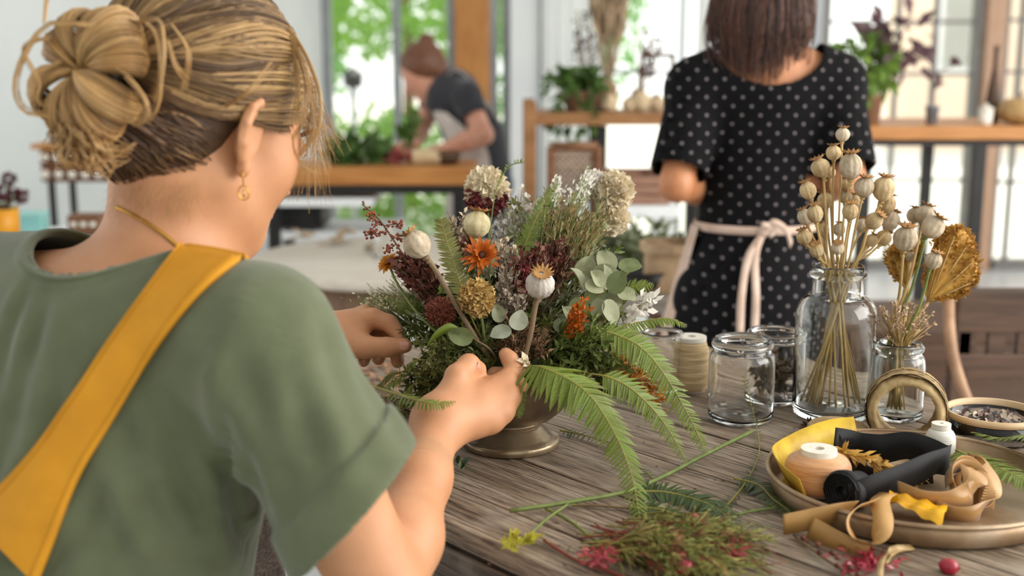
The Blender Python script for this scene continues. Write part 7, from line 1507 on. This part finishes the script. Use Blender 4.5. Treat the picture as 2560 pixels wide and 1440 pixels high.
# ---- hair
def hair_sdf(P):
    q = tohead(P); d = ellip(q, (0, -0.014, 0.026), (0.081, 0.102, 0.095)); d = smin(d, ellip(q, (0, -0.052, -0.044), (0.060, 0.050, 0.056)), 0.03)
    lim = q[:, 1] - (0.056 - 0.35 * np.maximum(q[:, 2], -0.02) * 0.0 + 0.10 * np.minimum(q[:, 2], 0.0)); ear = ellip(q, (0.085, 0.012, -0.035), (0.05, 0.032, 0.046)); ear2 = ellip(q, (-0.085, 0.012, -0.035), (0.05, 0.032, 0.046))
    d = smax(d, lim, 0.02); d = smax(d, -ear, 0.012); d = smax(d, -ear2, 0.012); side = np.abs(q[:, 0]) * 0.55 - q[:, 2] - 0.097; return smax(d, side, 0.012)
M['hair_base'] = mat('hair_mass', '#5a4230', '#402d20', 0.5, 60, stretch=(1, 1, 1))
M['hair'] = mat('blond_hair', '#ffffff', '#e8e4e0', 0.38, 80, tint=True, aniso=0.4, spec=0.6)
hob, HV, HF = sdf_part('hair', [(hair_sdf, HC - 0.16, HC + 0.16, 0.003)], M['hair_base'], woman)
BUN = hl(0.022, -0.146, -0.020); ba = unit(-hf * 0.93 - FWD * 0.25 + hu * 0.02); bx = unit(hr - ba * np.dot(hr, ba)); by = cr3(ba, bx)
gold1, gold2, brown1, brown2 = np.array(lin('#d8b077')), np.array(lin('#a87a43')), np.array(lin('#6b4c33')), np.array(lin('#4a3222'))
HS = MB()
def strand(P, r, col, n=3):
    Q = tohead(np.array(P, dtype=np.float32))
    if ((Q[:, 0] > 0.062) & (Q[:, 1] > -0.03) & (Q[:, 1] < 0.03) & (Q[:, 2] < -0.012) & (Q[:, 2] > -0.07)).any(): return
    HS.cur = tuple(np.clip(col, 0, 1)); HS.tube(P, [r * (0.5 + 0.5 * math.sin(math.pi * min(1, 0.12 + 0.88 * i / (len(P) - 1)) ** 0.8) if i else 0.5 * r) if True else r for i in range(len(P))], n, False)
# swept-back locks over the skull: great-circle paths from the hairline to the bun
C0, RRd = np.array([0, -0.014, 0.026]), np.array([0.0815, 0.1025, 0.0955])
bd_ = unit(np.array([0.022, -0.146, -0.012]) - C0)
def sweep(dirv, lift, wob, ph, frac=1.0, n=16):
    P = []; dv = unit(dirv); w = math.acos(max(-1, min(1, float(np.dot(dv, bd_)))))
    side = unit(cr3(dv, bd_))
    for i in range(n):
        u = i / (n - 1) * frac; d = (math.sin((1 - u) * w) * dv + math.sin(u * w) * bd_) / max(math.sin(w), 1e-4)
        d = unit(d + side * wob * math.sin(ph + u * 7.5) * math.sin(math.pi * u) - np.array([0, 0, 0.10]) * math.sin(math.pi * u) * (dv[2] > -0.2))
        l = lift * math.sin(math.pi * min(1, 0.1 + u * 0.9)) + 0.0015
        P.append(C0 + d * RRd * (1 + l / 0.09))
    return [hl(*p) for p in P]
locks = []; NSW = [0, 0]
for k in range(190):
    a = k / 189                                         # around the hairline, from nape right side over the top to the left
    az = lerp(-2.35, 2.0, a)
    locks.append((az, rnd(-0.03, 0.05), rnd(0.02, 0.07), rnd(0, 6.28), rnd(0, 1), rnd(0.0, 0.009)))
for (az, dl, wob, ph, cm, lf_) in locks:
    # hairline direction: angle measured in the plane around the bun direction
    e1 = unit(cr3(bd_, [1.0, 0, 0])); e2 = cr3(bd_, e1); polar = rnd(1.55, 2.15); dv0 = math.cos(polar) * bd_ + math.sin(polar) * (math.cos(az) * e1 + math.sin(az) * e2)
    for s in range(15):
        dv = unit(dv0 + rvec(0.06)); p0 = C0 + dv * RRd
        if abs(p0[0]) > 0.05 and p0[2] < -0.012 and p0[1] > -0.035: continue
        if p0[1] > 0.06 and p0[2] < 0.05: continue
        if abs(p0[0]) * 0.55 - p0[2] > 0.075: continue
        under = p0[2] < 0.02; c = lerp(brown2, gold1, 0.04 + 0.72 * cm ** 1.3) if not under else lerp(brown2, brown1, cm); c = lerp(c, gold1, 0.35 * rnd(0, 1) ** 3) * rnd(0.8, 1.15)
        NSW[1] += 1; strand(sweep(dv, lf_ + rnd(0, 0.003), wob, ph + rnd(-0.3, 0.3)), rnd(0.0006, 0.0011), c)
# nape: hair drawn up from the neck to the bun
for k in range(700):
    x = rnd(-0.06, 0.068); z0 = -0.093 + 0.55 * abs(x) + rnd(-0.006, 0.02); p0 = np.array([x, -0.086 - rnd(0, 0.012) + 0.4 * abs(x), z0]); e = np.array([0.018 + rnd(-0.02, 0.02), -0.128, -0.03 + rnd(-0.02, 0.015)]); md = lerp(p0, e, 0.5) + [rnd(-0.004, 0.004), -0.008 - rnd(0, 0.006), 0]
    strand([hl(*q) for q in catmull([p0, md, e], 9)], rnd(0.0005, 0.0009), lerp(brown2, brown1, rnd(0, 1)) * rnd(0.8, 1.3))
# short strands hugging the whole hair mass, combed towards the bun
hbv = bvh_of(HV, HF); HN = vnormals(HV, HF)
for i in RNG.choice(len(HV), 1900, replace=False):
    p = HV[i].copy(); q0 = tohead(p[None].astype(np.float32))[0]
    if q0[1] > 0.045: continue
    P = []; ph = rnd(0, 6.28)
    for s in range(9):
        h = hbv.find_nearest(Vector(p)); c, nr = np.array(h[0]), np.array(h[1]); P.append(c + nr * (0.0012 + 0.0022 * math.sin(math.pi * s / 8)))
        d = BUN - c; d = unit(d - nr * np.dot(d, nr)); p = c + (d + 0.25 * cr3(nr, d) * math.sin(ph + s * 0.8)) * 0.0065
        if np.linalg.norm(BUN - p) < 0.035: break
    if len(P) < 4: continue
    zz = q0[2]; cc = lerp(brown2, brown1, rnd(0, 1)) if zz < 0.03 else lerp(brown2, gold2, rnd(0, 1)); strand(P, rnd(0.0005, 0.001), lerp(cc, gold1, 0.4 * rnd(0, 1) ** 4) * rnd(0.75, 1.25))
# side sweep below the temple to above the ear and back
for k in range(260):
    z0 = rnd(-0.004, 0.05); p0 = np.array([0.066 - 0.25 * max(0, z0 - 0.03), 0.052 - rnd(0, 0.03), z0]); e = np.array([0.05, -0.07, -0.015 + rnd(-0.02, 0.04)]); md = np.array([0.0835, -0.012 + rnd(-0.01, 0.01), 0.016 + z0 * 0.5 + rnd(-0.006, 0.006)])
    strand([hl(*q) for q in catmull([p0, md, e, np.array([0.022, -0.112, -0.01])], 12)], rnd(0.0005, 0.0009), lerp(brown2, gold2, rnd(0, 0.75) ** 1.5) * rnd(0.8, 1.2))
# the bun: fanned locks curling out of its middle
nl = 17
for k in range(nl):
    th0 = 2 * math.pi * k / nl + rnd(-0.1, 0.1); tw_ = rnd(-0.5, 0.6); Rr = rnd(0.026, 0.033); rho = rnd(0.023, 0.030); lift = rnd(-0.004, 0.006); cm = rnd(0.15, 1.0); wid = rnd(0.22, 0.34)
    down = math.cos(th0 + 2.0)
    for s in range(78):
        v = rnd(-1, 1); th = th0 + v * wid * 0.9; rl = rho * (1 - 0.16 * v * v) + rnd(-0.0022, 0.0022); P = []
        for i in range(14):
            ps = lerp(-0.35, 1.35 * math.pi, i / 13); r_ = Rr - rl * math.cos(ps) * 1.05; h_ = rl * math.sin(ps) * 0.95 + lift * math.sin(ps); tt = th + tw_ * (i / 13) * 0.8
            P.append(BUN + ba * (h_ - 0.006) + bx * r_ * math.cos(tt) + by * r_ * math.sin(tt) * 1.06)
        c = lerp(gold2, gold1, min(1, cm * 0.8 + 0.4 * rnd(0, 1) * (1 - abs(v)))) * rnd(0.75, 1.12)
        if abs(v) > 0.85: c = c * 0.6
        strand(P, rnd(0.0006, 0.0012), c)
# fuller strands hanging under the bun
for k in range(150):
    a0 = rnd(-0.5, 0.5); p = BUN + ba * rnd(-0.005, 0.02) + bx * 0.04 * math.sin(a0) + hu * -0.03; q = BUN - hu * rnd(0.05, 0.085) + bx * rnd(-0.01, 0.045) + ba * rnd(-0.02, 0.012); e = hl(0.02 + rnd(-0.03, 0.03), -0.098, -0.075 + rnd(-0.01, 0.012))
    strand(catmull([p, lerp(p, q, 0.6) + bx * rnd(-0.01, 0.01), q, e], 11), rnd(0.0006, 0.001), lerp(gold2, gold1, rnd(0, 0.9)) * rnd(0.7, 1.1))
# loose wisps, traced with their own depth
W1 = [[(270, 20, 1.03), (235, 60, 1.0), (120, 60, 1.0), (55, 150, 1.0), (40, 230, 1.0), (70, 280, 1.0), (140, 280, 1.01), (190, 240, 1.02)], [(130, 90, 1.01), (60, 120, 1.0), (95, 200, 1.0), (90, 250, 1.0), (150, 270, 1.02)], [(160, 150, 1.01), (85, 190, 1.0), (85, 240, 1.0), (120, 270, 1.02)], [(110, 60, 1.0), (125, -20, 1.01), (180, -40, 1.03)],
      [(330, 60, 1.02), (395, 50, 1.0), (408, 120, 0.99), (400, 200, 0.995), (380, 250, 1.01)], [(355, 50, 1.03), (390, 90, 1.0), (402, 180, 0.995), (395, 260, 1.0), (370, 300, 1.01)], [(300, 180, 1.0), (345, 230, 0.99), (370, 280, 0.99), (340, 310, 1.0), (315, 290, 1.0)], [(290, 170, 0.99), (330, 200, 0.985), (368, 260, 0.985), (350, 300, 1.0)],
      [(720, 60, 1.13), (740, 120, 1.12), (765, 210, 1.11), (760, 300, 1.11), (735, 350, 1.12)], [(725, 70, 1.13), (770, 150, 1.11), (800, 240, 1.10), (795, 320, 1.10), (750, 385, 1.11)], [(722, 80, 1.13), (755, 160, 1.11), (775, 250, 1.10), (780, 330, 1.10), (740, 395, 1.11)], [(730, 340, 1.12), (735, 380, 1.11), (760, 420, 1.10), (795, 435, 1.10)], [(715, 60, 1.13), (735, 140, 1.12), (745, 220, 1.11), (735, 300, 1.115)],
      [(560, 270, 1.06), (620, 230, 1.04), (680, 160, 1.06)], [(200, 310, 1.02), (205, 350, 1.02), (225, 390, 1.03)], [(185, 300, 1.02), (195, 350, 1.01), (215, 395, 1.03)], [(420, 100, 1.0), (440, 160, 1.0), (470, 200, 1.02)], [(430, 60, 1.03), (470, 130, 1.01), (460, 220, 1.02)]]
for P in W1:
    for s in range(9):
        o = np.array([rnd(-7, 7), rnd(-7, 7), rnd(-0.004, 0.004)]); g_ = rnd(0.6, 1.4); strand(catmull([at(*(np.array(p) + o * (0.5 + g_ * i / len(P)))) for i, p in enumerate(P)], 18), rnd(0.00035, 0.0007), lerp(gold2, gold1, rnd(0.3, 1)) * rnd(0.8, 1.1))
for k in range(95):                                    # bangs at the temple
    z = rnd(0.02, 0.075); p = hl(0.052 - 0.4 * max(0, z - 0.05), 0.062, z); e = hl(0.06 + rnd(-0.01, 0.022), 0.095 + rnd(-0.02, 0.02), rnd(-0.06, 0.02)); strand(catmull([hl(0.05, 0.0, 0.095), p + hr * 0.004, lerp(p, e, 0.5) + hr * rnd(0.0, 0.014), e], 10), rnd(0.0002, 0.00045), lerp(gold2, gold1, rnd(0.2, 1)))
for k in range(260):                                    # downy hair on the nape
    x, y = rnd(280, 500), rnd(440, 520); p, n_ = cast(bb, x, y)
    if p is None: continue
    d = unit(n_ * 0.5 + rvec(0.5) - UPV * 0.9); strand([p, p + d * 0.008, p + d * 0.014 + rvec(0.006) - UPV * 0.004], 0.00014, lerp(gold2, gold1, rnd(0, 1)))
HS.cur = None
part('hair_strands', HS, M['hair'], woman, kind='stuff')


# ------------------------------------------------------------------ standing woman in the dotted dress
DT = 2.44
def dp(x, y, dt=0.0): return at(x, y, DT + dt)
NK2, HD2 = dp(1912, 135, 0.02), dp(1915, -35, 0.06); SL2, SR2 = dp(1742, 222, 0.03), dp(2085, 212, 0.03); EL2, ER2 = dp(1690, 462, -0.03), dp(2122, 455, -0.02); HL2, HR2 = dp(1800, 478, 0.26), dp(2010, 478, 0.26)
CH2, WA2, HI2 = dp(1910, 330, 0.07), dp(1888, 560, 0.08), dp(1868, 790, 0.09)
def torso2(P, g=0.0):
    d = ellip(P, CH2, (0.145 + g, 0.10 + g, 0.18 + g)); d = smin(d, ellip(P, WA2, (0.108 + g, 0.09 + g, 0.16 + g)), 0.06); d = smin(d, ellip(P, HI2, (0.142 + g, 0.115 + g, 0.15 + g)), 0.08)
    for S in (SL2, SR2): d = smin(d, rcone(P, CH2 + [0, -0.01, 0.10], S, 0.07 + g, 0.052 + g), 0.06); d = smin(d, rcone(P, NK2, S, 0.046 + g, 0.034 + g), 0.05)
    return d
FL2 = [np.array([HI2[0] + s * 0.09, HI2[1], 0.0]) for s in (-1, 1)]
def body2(P):
    d = smin(rcone(P, NK2 - [0, 0, 0.02], HD2 - [0, 0, 0.06], 0.052, 0.047), ellip(P, HD2, (0.073, 0.092, 0.108)), 0.03); d = smin(d, torso2(P, -0.008), 0.04)
    d = smin(d, rcone(P, HD2 + [0, 0.085, 0.0], HD2 + [0, 0.105, -0.03], 0.007, 0.011), 0.012)
    for S, E_, H in ((SL2, EL2, HL2), (SR2, ER2, HR2)): d = smin(d, rchain(P, [S, E_, lerp(E_, H, 0.4), H], [0.045, 0.033, 0.034, 0.023], 0.015), 0.03); d = smin(d, rcone(P, H, H + [0.01, 0.05, -0.02], 0.021, 0.017), 0.02)
    for s, f in zip((-1, 1), FL2):
        d = smin(d, rchain(P, [HI2 + [s * 0.075, 0, -0.05], f + [0, 0, 0.45], f + [0, -0.01, 0.08], f + [0, 0.02, 0.045]], [0.08, 0.052, 0.034, 0.03], 0.02), 0.03); d = smin(d, rcone(P, f + [0, -0.02, 0.035], f + [0, 0.13, 0.028], 0.032, 0.026), 0.02)
    return d
dress_woman = thing('person', 'woman with dark hair in a black dotted dress, seen from behind', 'person', np.array([HI2[0], HI2[1], 0]))
lo, hi = box_of([HD2 + [0, 0, 0.12], EL2, ER2, HL2, HR2, *FL2, HI2], 0.16); lo[2] = 0.0; b2, _, _ = sdf_part('body', [(body2, lo, hi, 0.0075)], M['skin_tan'], dress_woman)
# finger fans
fg = MB()
for H, s in ((HL2, 1), (HR2, -1)):
    for k in range(4): b = H + np.array([s * 0.008 + 0.010 * (k - 1.5), 0.06, -0.02]); fg.tube([b - [0, 0.015, 0], b + [0, 0.03, -0.008 * 1], b + [s * 0.004, 0.05, -0.028]], [0.0085, 0.008, 0.006], 8)
    b = H + np.array([s * 0.022, 0.02, 0]); fg.tube([b, b + [s * 0.02, 0.025, -0.005], b + [s * 0.02, 0.05, -0.015]], [0.011, 0.009, 0.007], 8)
part('fingers', fg, M['skin_tan'], dress_woman)
NH = dp(1918, 105)
def dress_sdf(P):
    o = torso2(P, 0.010); sk = rcone(P, HI2 + [0, 0, 0.02], HI2 + [0, 0, -0.42], 0.138, 0.20); o = smin(o, sk * 0.9, 0.06); lim = np.full(len(P), -1.0, np.float32)
    for S, E_ in ((SL2, EL2), (SR2, ER2)):
        ax = unit(E_ - S); hem = lerp(S, E_, 0.88); sl_d = rcone(P, S, hem + ax * 0.03, 0.056, 0.060); o = smin(o, sl_d, 0.02); near = (((P - hem.astype(np.float32)) ** 2).sum(1) < 0.10 ** 2) & (sl_d < 0.02) & (np.abs(P[:, 0] - S[0]) < 0.12); lim = np.where(near, plane(P, hem, ax), lim)
    k = np.sqrt(((P[:, 0] - NH[0]) / 0.110) ** 2 + ((P[:, 2] - NH[2]) / 0.082) ** 2); hole = np.where(P[:, 2] > NH[2] - 0.12, (1 - k) * 0.08, -1); d = np.maximum(o, -(o + 0.006 + 0.002)); d = np.maximum(np.maximum(d, lim), hole); return np.maximum(d, (HI2[2] - 0.40) - P[:, 2])
def dotted():
    m = mat('black_dotted_cotton', '#08070a', '#060507', 0.9, 30, spec=0.25); N = m.node_tree.nodes; Lk = m.node_tree.links; bs = N['Principled BSDF']; base = bs.inputs['Base Color'].links[0].from_socket
    tc = [n for n in N if n.type == 'TEX_COORD'][0]; sp = N.new('ShaderNodeSeparateXYZ'); Lk.new(tc.outputs['Object'], sp.inputs[0])
    def mth(op, a, b=None, c=None):
        n = N.new('ShaderNodeMath'); n.operation = op
        for i, v in enumerate((a, b, c)):
            if v is None: continue
            if isinstance(v, (int, float)): n.inputs[i].default_value = v
            else: Lk.new(v, n.inputs[i])
        return n.outputs[0]
    s = 0.0355
    def lattice(off):
        u = mth('ADD', mth('DIVIDE', sp.outputs['X'], s), off); v = mth('ADD', mth('DIVIDE', sp.outputs['Z'], s), off); fu = mth('SUBTRACT', mth('FRACT', u), 0.5); fv = mth('SUBTRACT', mth('FRACT', v), 0.5)
        return mth('SQRT', mth('ADD', mth('MULTIPLY', fu, fu), mth('MULTIPLY', fv, fv)))
    d = mth('MINIMUM', lattice(0.0), lattice(0.5)); dot = mth('LESS_THAN', d, 0.085); mx = N.new('ShaderNodeMix'); mx.data_type = 'RGBA'; Lk.new(dot, mx.inputs[0]); Lk.new(base, mx.inputs[6]); mx.inputs[7].default_value = (*lin('#7c7575'), 1); Lk.new(mx.outputs[2], bs.inputs['Base Color']); return m
lo, hi = box_of([SL2, SR2, EL2, ER2, HI2 - [0, 0, 0.38], NH], 0.13); lo[0] -= 0.05; hi[0] += 0.05; lo[1] -= 0.1; hi[1] += 0.12
sdf_part('dress', [(dress_sdf, lo, hi, 0.0055)], dotted(), dress_woman, label='black cotton dress with small white dots', it=2)
M['linen'] = mat('pink_beige_linen', '#d8bfae', '#c3a795', 0.8, 30)
def waist_ring(z, g, a0, a1, n=40):
    out = []
    for i in range(n + 1):
        a = lerp(a0, a1, i / n); out.append(WA2 + np.array([(0.108 + g) * math.cos(a), (0.09 + g) * math.sin(a), z]))
    return out
R_ = waist_ring(0.0, 0.019, 0, 2 * math.pi); part('waist_tie', MB().strip(R_, [np.array([0, 0, 0.0085])] * len(R_), 0.003), M['linen'], dress_woman, label='beige apron tie')
kb = WA2 + np.array([-0.005, -0.113, 0.0]); tl = MB()
part('knot', MB().blob(kb, 0.012, 2, 0.08), M['linen'], dress_woman)
for (px1, px2, py2) in ((1872, 1850, 835), (1888, 1886, 835)): C = catmull([kb, dp(px1, 640, -0.055), dp(px2 + 4, 740, -0.07), dp(px2, py2, -0.07)], 14); tl.strip(C, [np.array([0.0075, 0.002 * math.sin(i), 0]) for i in range(15)], 0.002)
C = catmull([kb, dp(1930, 555, -0.05), dp(1965, 575, -0.05), dp(1978, 615, -0.05)], 12); tl.strip(C, [unit(UPV + X * 0.4) * 0.007] * 13, 0.002); C = catmull([kb, dp(1905, 562, -0.05), dp(1940, 572, -0.045), dp(1925, 590, -0.045)], 12); tl.strip(C, [UPV * 0.006] * 13, 0.002)
part('bow_tails', tl, M['linen'], dress_woman)
vs = []; fs = []; n, m_ = 30, 10
for j in range(m_ + 1):
    v = j / m_
    for i in range(n + 1):
        a = lerp(-0.35, math.pi + 0.35, i / n); c = lerp(WA2, HI2 + [0, 0, -0.30], v); bulge = 0.025 + 0.055 * min(1, v * 2.2); vs.append(c + np.array([(0.108 + bulge) * math.cos(a), (0.09 + bulge) * math.sin(a), 0]))
for j in range(m_):
    for i in range(n): a = j * (n + 1) + i; fs.append((a, a + 1, a + n + 2, a + n + 1))
part('apron', MB()._add(vs, fs), M['linen'], dress_woman)
def hair2(P):
    d = ellip(P, HD2 + [0, -0.005, 0.012], (0.088, 0.108, 0.118)); d = smin(d, ellip(P, dp(1915, 30, 0.03), (0.105, 0.07, 0.12)), 0.04); d = smin(d, ellip(P, dp(1880, 110, -0.01), (0.07, 0.03, 0.055)), 0.04); face = ellip(P, HD2 + [0, 0.10, -0.03], (0.062, 0.06, 0.10)); return smax(d, -face, 0.02)
M['hair2'] = mat('dark_brown_hair', '#3a231b', '#22130f', 0.35, 60, stretch=(3, 3, 0.4), bump=0.3); lo, hi = box_of([HD2, dp(1880, 150)], 0.16); h2, HV2, HF2 = sdf_part('hair', [(hair2, lo, hi, 0.006)], M['hair2'], dress_woman)
HS2 = MB(); b2h = bvh_of(HV2, HF2); d1, d2, d3 = np.array(lin('#2c1812')), np.array(lin('#5d3524')), np.array(lin('#8a5236'))
for k in range(520):
    a = rnd(-1, 1); x0 = 1915 + a * 100; x1 = 1900 + a * 135 + rnd(-10, 10); x2 = 1895 + a * 125 + rnd(-20, 15); ye = rnd(90, 180) if abs(a) > 0.5 else rnd(120, 215); off = rnd(0.003, 0.014); dz = 0.03 * abs(a)
    P = catmull([at(x0, -120, 2.40 + dz), at(lerp(x0, x1, 0.6), -30, 2.375 + dz), at(x1, 50, 2.375 + dz), at(lerp(x1, x2, 0.6), lerp(50, ye, 0.6), 2.385 + dz), at(x2 - a * rnd(0, 30), ye, 2.39 + dz)], 12)
    HS2.cur = tuple(lerp(lerp(d1, d2, rnd(0, 1)), d3, 0.7 * rnd(0, 1) ** 4)); HS2.tube([q + [rnd(-0.002, 0.002), -off, 0] for q in P], [0.0016 * (1 - 0.6 * i / 12) for i in range(13)], 3, False)
HS2.cur = None; part('hair_strands', HS2, M['hair'], dress_woman, kind='stuff')

# ------------------------------------------------------------------ stooping woman at the workbench
FT = 4.78
def fp(x, y, dt=0.0): return at(x, y, FT + dt)
HD3 = fp(1056, 178); NK3 = fp(1108, 212, 0.02); SN, SF = fp(1168, 240, -0.12), fp(1095, 240, 0.16); EN, WN = fp(1208, 338, -0.16), fp(1098, 378, -0.20); EF, WF = fp(1052, 320, 0.14), fp(1035, 362, -0.02); WA3, HI3 = fp(1188, 345, 0.02), fp(1205, 430, 0.03)
fd = unit(np.array([-0.85, -0.15, -0.55])); ud = unit(np.array([-0.5, -0.05, 0.85])); rd3 = cr3(fd, ud); ud = cr3(rd3, fd); H3 = np.column_stack([rd3, fd, ud])
def torso3(P, g=0.0):
    d = rchain(P, [lerp(SN, SF, 0.5), WA3, HI3], [0.105 + g, 0.095 + g, 0.115 + g], 0.08); d = smin(d, rcone(P, lerp(SN, SF, 0.5), SN, 0.07 + g, 0.05 + g), 0.05); return smin(d, rcone(P, lerp(SN, SF, 0.5), SF, 0.07 + g, 0.05 + g), 0.05)
F3 = [np.array([HI3[0] + 0.02, HI3[1] + s * 0.09, 0]) for s in (-1, 1)]
def body3(P):
    q = (P - HD3.astype(np.float32)) @ H3.astype(np.float32); d = ellip(q, (0, -0.01, 0.015), (0.07, 0.088, 0.088)); d = smin(d, ellip(q, (0, 0.035, -0.04), (0.055, 0.05, 0.075)), 0.03); d = smin(d, rcone(q, (0, 0.082, -0.005), (0, 0.10, -0.035), 0.006, 0.010), 0.01); d = smin(d, rcone(q, (0, 0.045, -0.1), (0, 0.06, -0.1), 0.018, 0.016), 0.02)
    d = smin(d, rcone(P, NK3, HD3 - 0.03 * fd - 0.05 * ud, 0.052, 0.046), 0.03); d = smin(d, torso3(P, -0.008), 0.03)
    for S, E_, W_ in ((SN, EN, WN), (SF, EF, WF)): d = smin(d, rchain(P, [S, E_, lerp(E_, W_, 0.4), W_], [0.046, 0.037, 0.036, 0.024], 0.02), 0.03); d = smin(d, rcone(P, W_, W_ + np.array([-0.055, -0.01, -0.005]), 0.022, 0.018), 0.02)
    return d
far_woman = thing('person', 'woman in black t-shirt and pale apron stooping over the oak workbench', 'person', np.array([HI3[0], HI3[1], 0]))
lo, hi = box_of([HD3, SN, SF, EN, WN, EF, WF, HI3], 0.15); M['skin_pink'] = mat('pinkish_skin', '#dba58c', '#c88d74', 0.5, 20, sss=0.1); sdf_part('body', [(body3, lo, hi, 0.006)], M['skin_pink'], far_woman)
fg = MB()
for W_ in (WN, WF):
    for k in range(4): b = W_ + np.array([-0.06, -0.012 + 0.011 * (k - 1.2), -0.006]); fg.tube([b + [0.012, 0, 0.003], b + [-0.025, 0, -0.004], b + [-0.038, 0, -0.024]], [0.009, 0.008, 0.0065], 8)
    b = W_ + np.array([-0.03, -0.025, -0.003]); fg.tube([b, b + [-0.025, -0.012, -0.006], b + [-0.045, -0.006, -0.015]], [0.011, 0.009, 0.007], 8)
part('fingers', fg, M['skin_pink'], far_woman)
def shirt3(P):
    o = torso3(P, 0.006); lim = np.full(len(P), -1.0, np.float32)
    for S, E_ in ((SN, EN), (SF, EF)): ax = unit(E_ - S); hem = lerp(S, E_, 0.52); sd_ = rcone(P, S, hem + ax * 0.02, 0.054, 0.056); o = smin(o, sd_, 0.02); lim = np.where((((P - hem.astype(np.float32)) ** 2).sum(1) < 0.085 ** 2) & (sd_ < 0.01), plane(P, hem, ax), lim)
    nk = 0.062 - np.sqrt(((P - (NK3 + [-0.02, 0, 0.02]).astype(np.float32)) ** 2).sum(1)); d = np.maximum(o, -(o + 0.008)); return np.maximum(np.maximum(np.maximum(d, lim), nk), HI3[2] + 0.0 - P[:, 2])
M['tee'] = mat('charcoal_cotton', '#2f2f36', '#27272d', 0.85, 30, sheen=0.2); lo, hi = box_of([SN, SF, EN, EF, HI3], 0.13); sdf_part('t_shirt', [(shirt3, lo, hi, 0.006)], M['tee'], far_woman)
def jeans3(P):
    d = rcone(P, WA3 * 0.3 + HI3 * 0.7, HI3 - [0, 0, 0.05], 0.112, 0.128)
    for f in F3: d = smin(d, rchain(P, [HI3 + [0, (f[1] - HI3[1]) * 0.7, -0.06], f + [-0.01, 0, 0.44], f + [0.02, 0, 0.06]], [0.09, 0.062, 0.048], 0.02), 0.03)
    return d
lo, hi = box_of([HI3 + [0, 0, 0.1], *F3], 0.16); lo[2] = 0.0; sdf_part('jeans', [(jeans3, lo, hi, 0.010)], mat('dark_denim', '#454c5a', '#363c48', 0.85, 40), far_woman)
sh = MB()
for f in F3: sh.blob(f + np.array([-0.05, 0, 0.035]), 0.05, 2, 0.0, (1, 0, 0), 2.2)
part('shoes', sh, M['ceramic_white'], far_woman)
# apron on her front: panel offset from the torso surface
vs = []; fs = []; n, m_ = 18, 14; cs = [lerp(lerp(SN, SF, 0.5), WA3, 0.35), WA3, HI3, HI3 + [-0.02, 0, -0.35]]; CC = catmull(cs, m_)
for j in range(m_ + 1):
    v = j / m_; half = lerp(1.1, 1.85, min(1, v * 2.6)); rr = lerp(0.118, 0.135, min(1, v * 1.6)) + 0.03 * max(0, v - 0.6)
    for i in range(n + 1): a = math.pi + lerp(-half, half, i / n); vs.append(CC[j] + np.array([rr * math.cos(a), rr * math.sin(a), 0]))
for j in range(m_):
    for i in range(n): a = j * (n + 1) + i; fs.append((a, a + 1, a + n + 2, a + n + 1))
M['pale_apron'] = mat('pale_apron', '#dcd3cb', '#c9bfb6', 0.85, 25); part('apron', MB()._add(vs, fs), M['pale_apron'], far_woman)
st = MB()
for S in (SN, SF): C = catmull([vs[2 if S is SN else n - 2], lerp(S, NK3, 0.5) + [-0.03, 0, 0.055], lerp(S, NK3, 0.5) + [0.04, 0, 0.06], WA3 + [0.10, (S[1] - NK3[1]) * 0.3, 0.06]], 14); st.strip(C, [np.array([0, 0.012, 0])] * 15, 0.003)
part('apron_strap', st, M['pale_apron'], far_woman)
def hair3(P):
    q = (P - HD3.astype(np.float32)) @ H3.astype(np.float32); d = ellip(q, (0, -0.018, 0.022), (0.079, 0.094, 0.092)); d = smax(d, -ellip(q, (0, 0.075, -0.03), (0.066, 0.055, 0.085)), 0.015); d = smax(d, -(q[:, 2] + 0.07), 0.02); d = smin(d, ellip(P, fp(1066, 104), (0.034, 0.036, 0.034)), 0.015); return smin(d, ellip(P, fp(1100, 178, -0.02), (0.03, 0.04, 0.045)), 0.03)
M['hair3'] = mat('auburn_hair', '#7a4f38', '#55331f', 0.45, 50, stretch=(2, 2, 0.5), bump=0.3); lo, hi = box_of([HD3, fp(1070, 100)], 0.14); sdf_part('hair', [(hair3, lo, hi, 0.005)], M['hair3'], far_woman)
part('hair_tie', MB().lathe([(0.022, -0.006), (0.026, 0), (0.022, 0.006)], fp(1064, 122), unit(np.array([0.1, 0, 1])), 16, caps=False), M['tee'], far_woman)
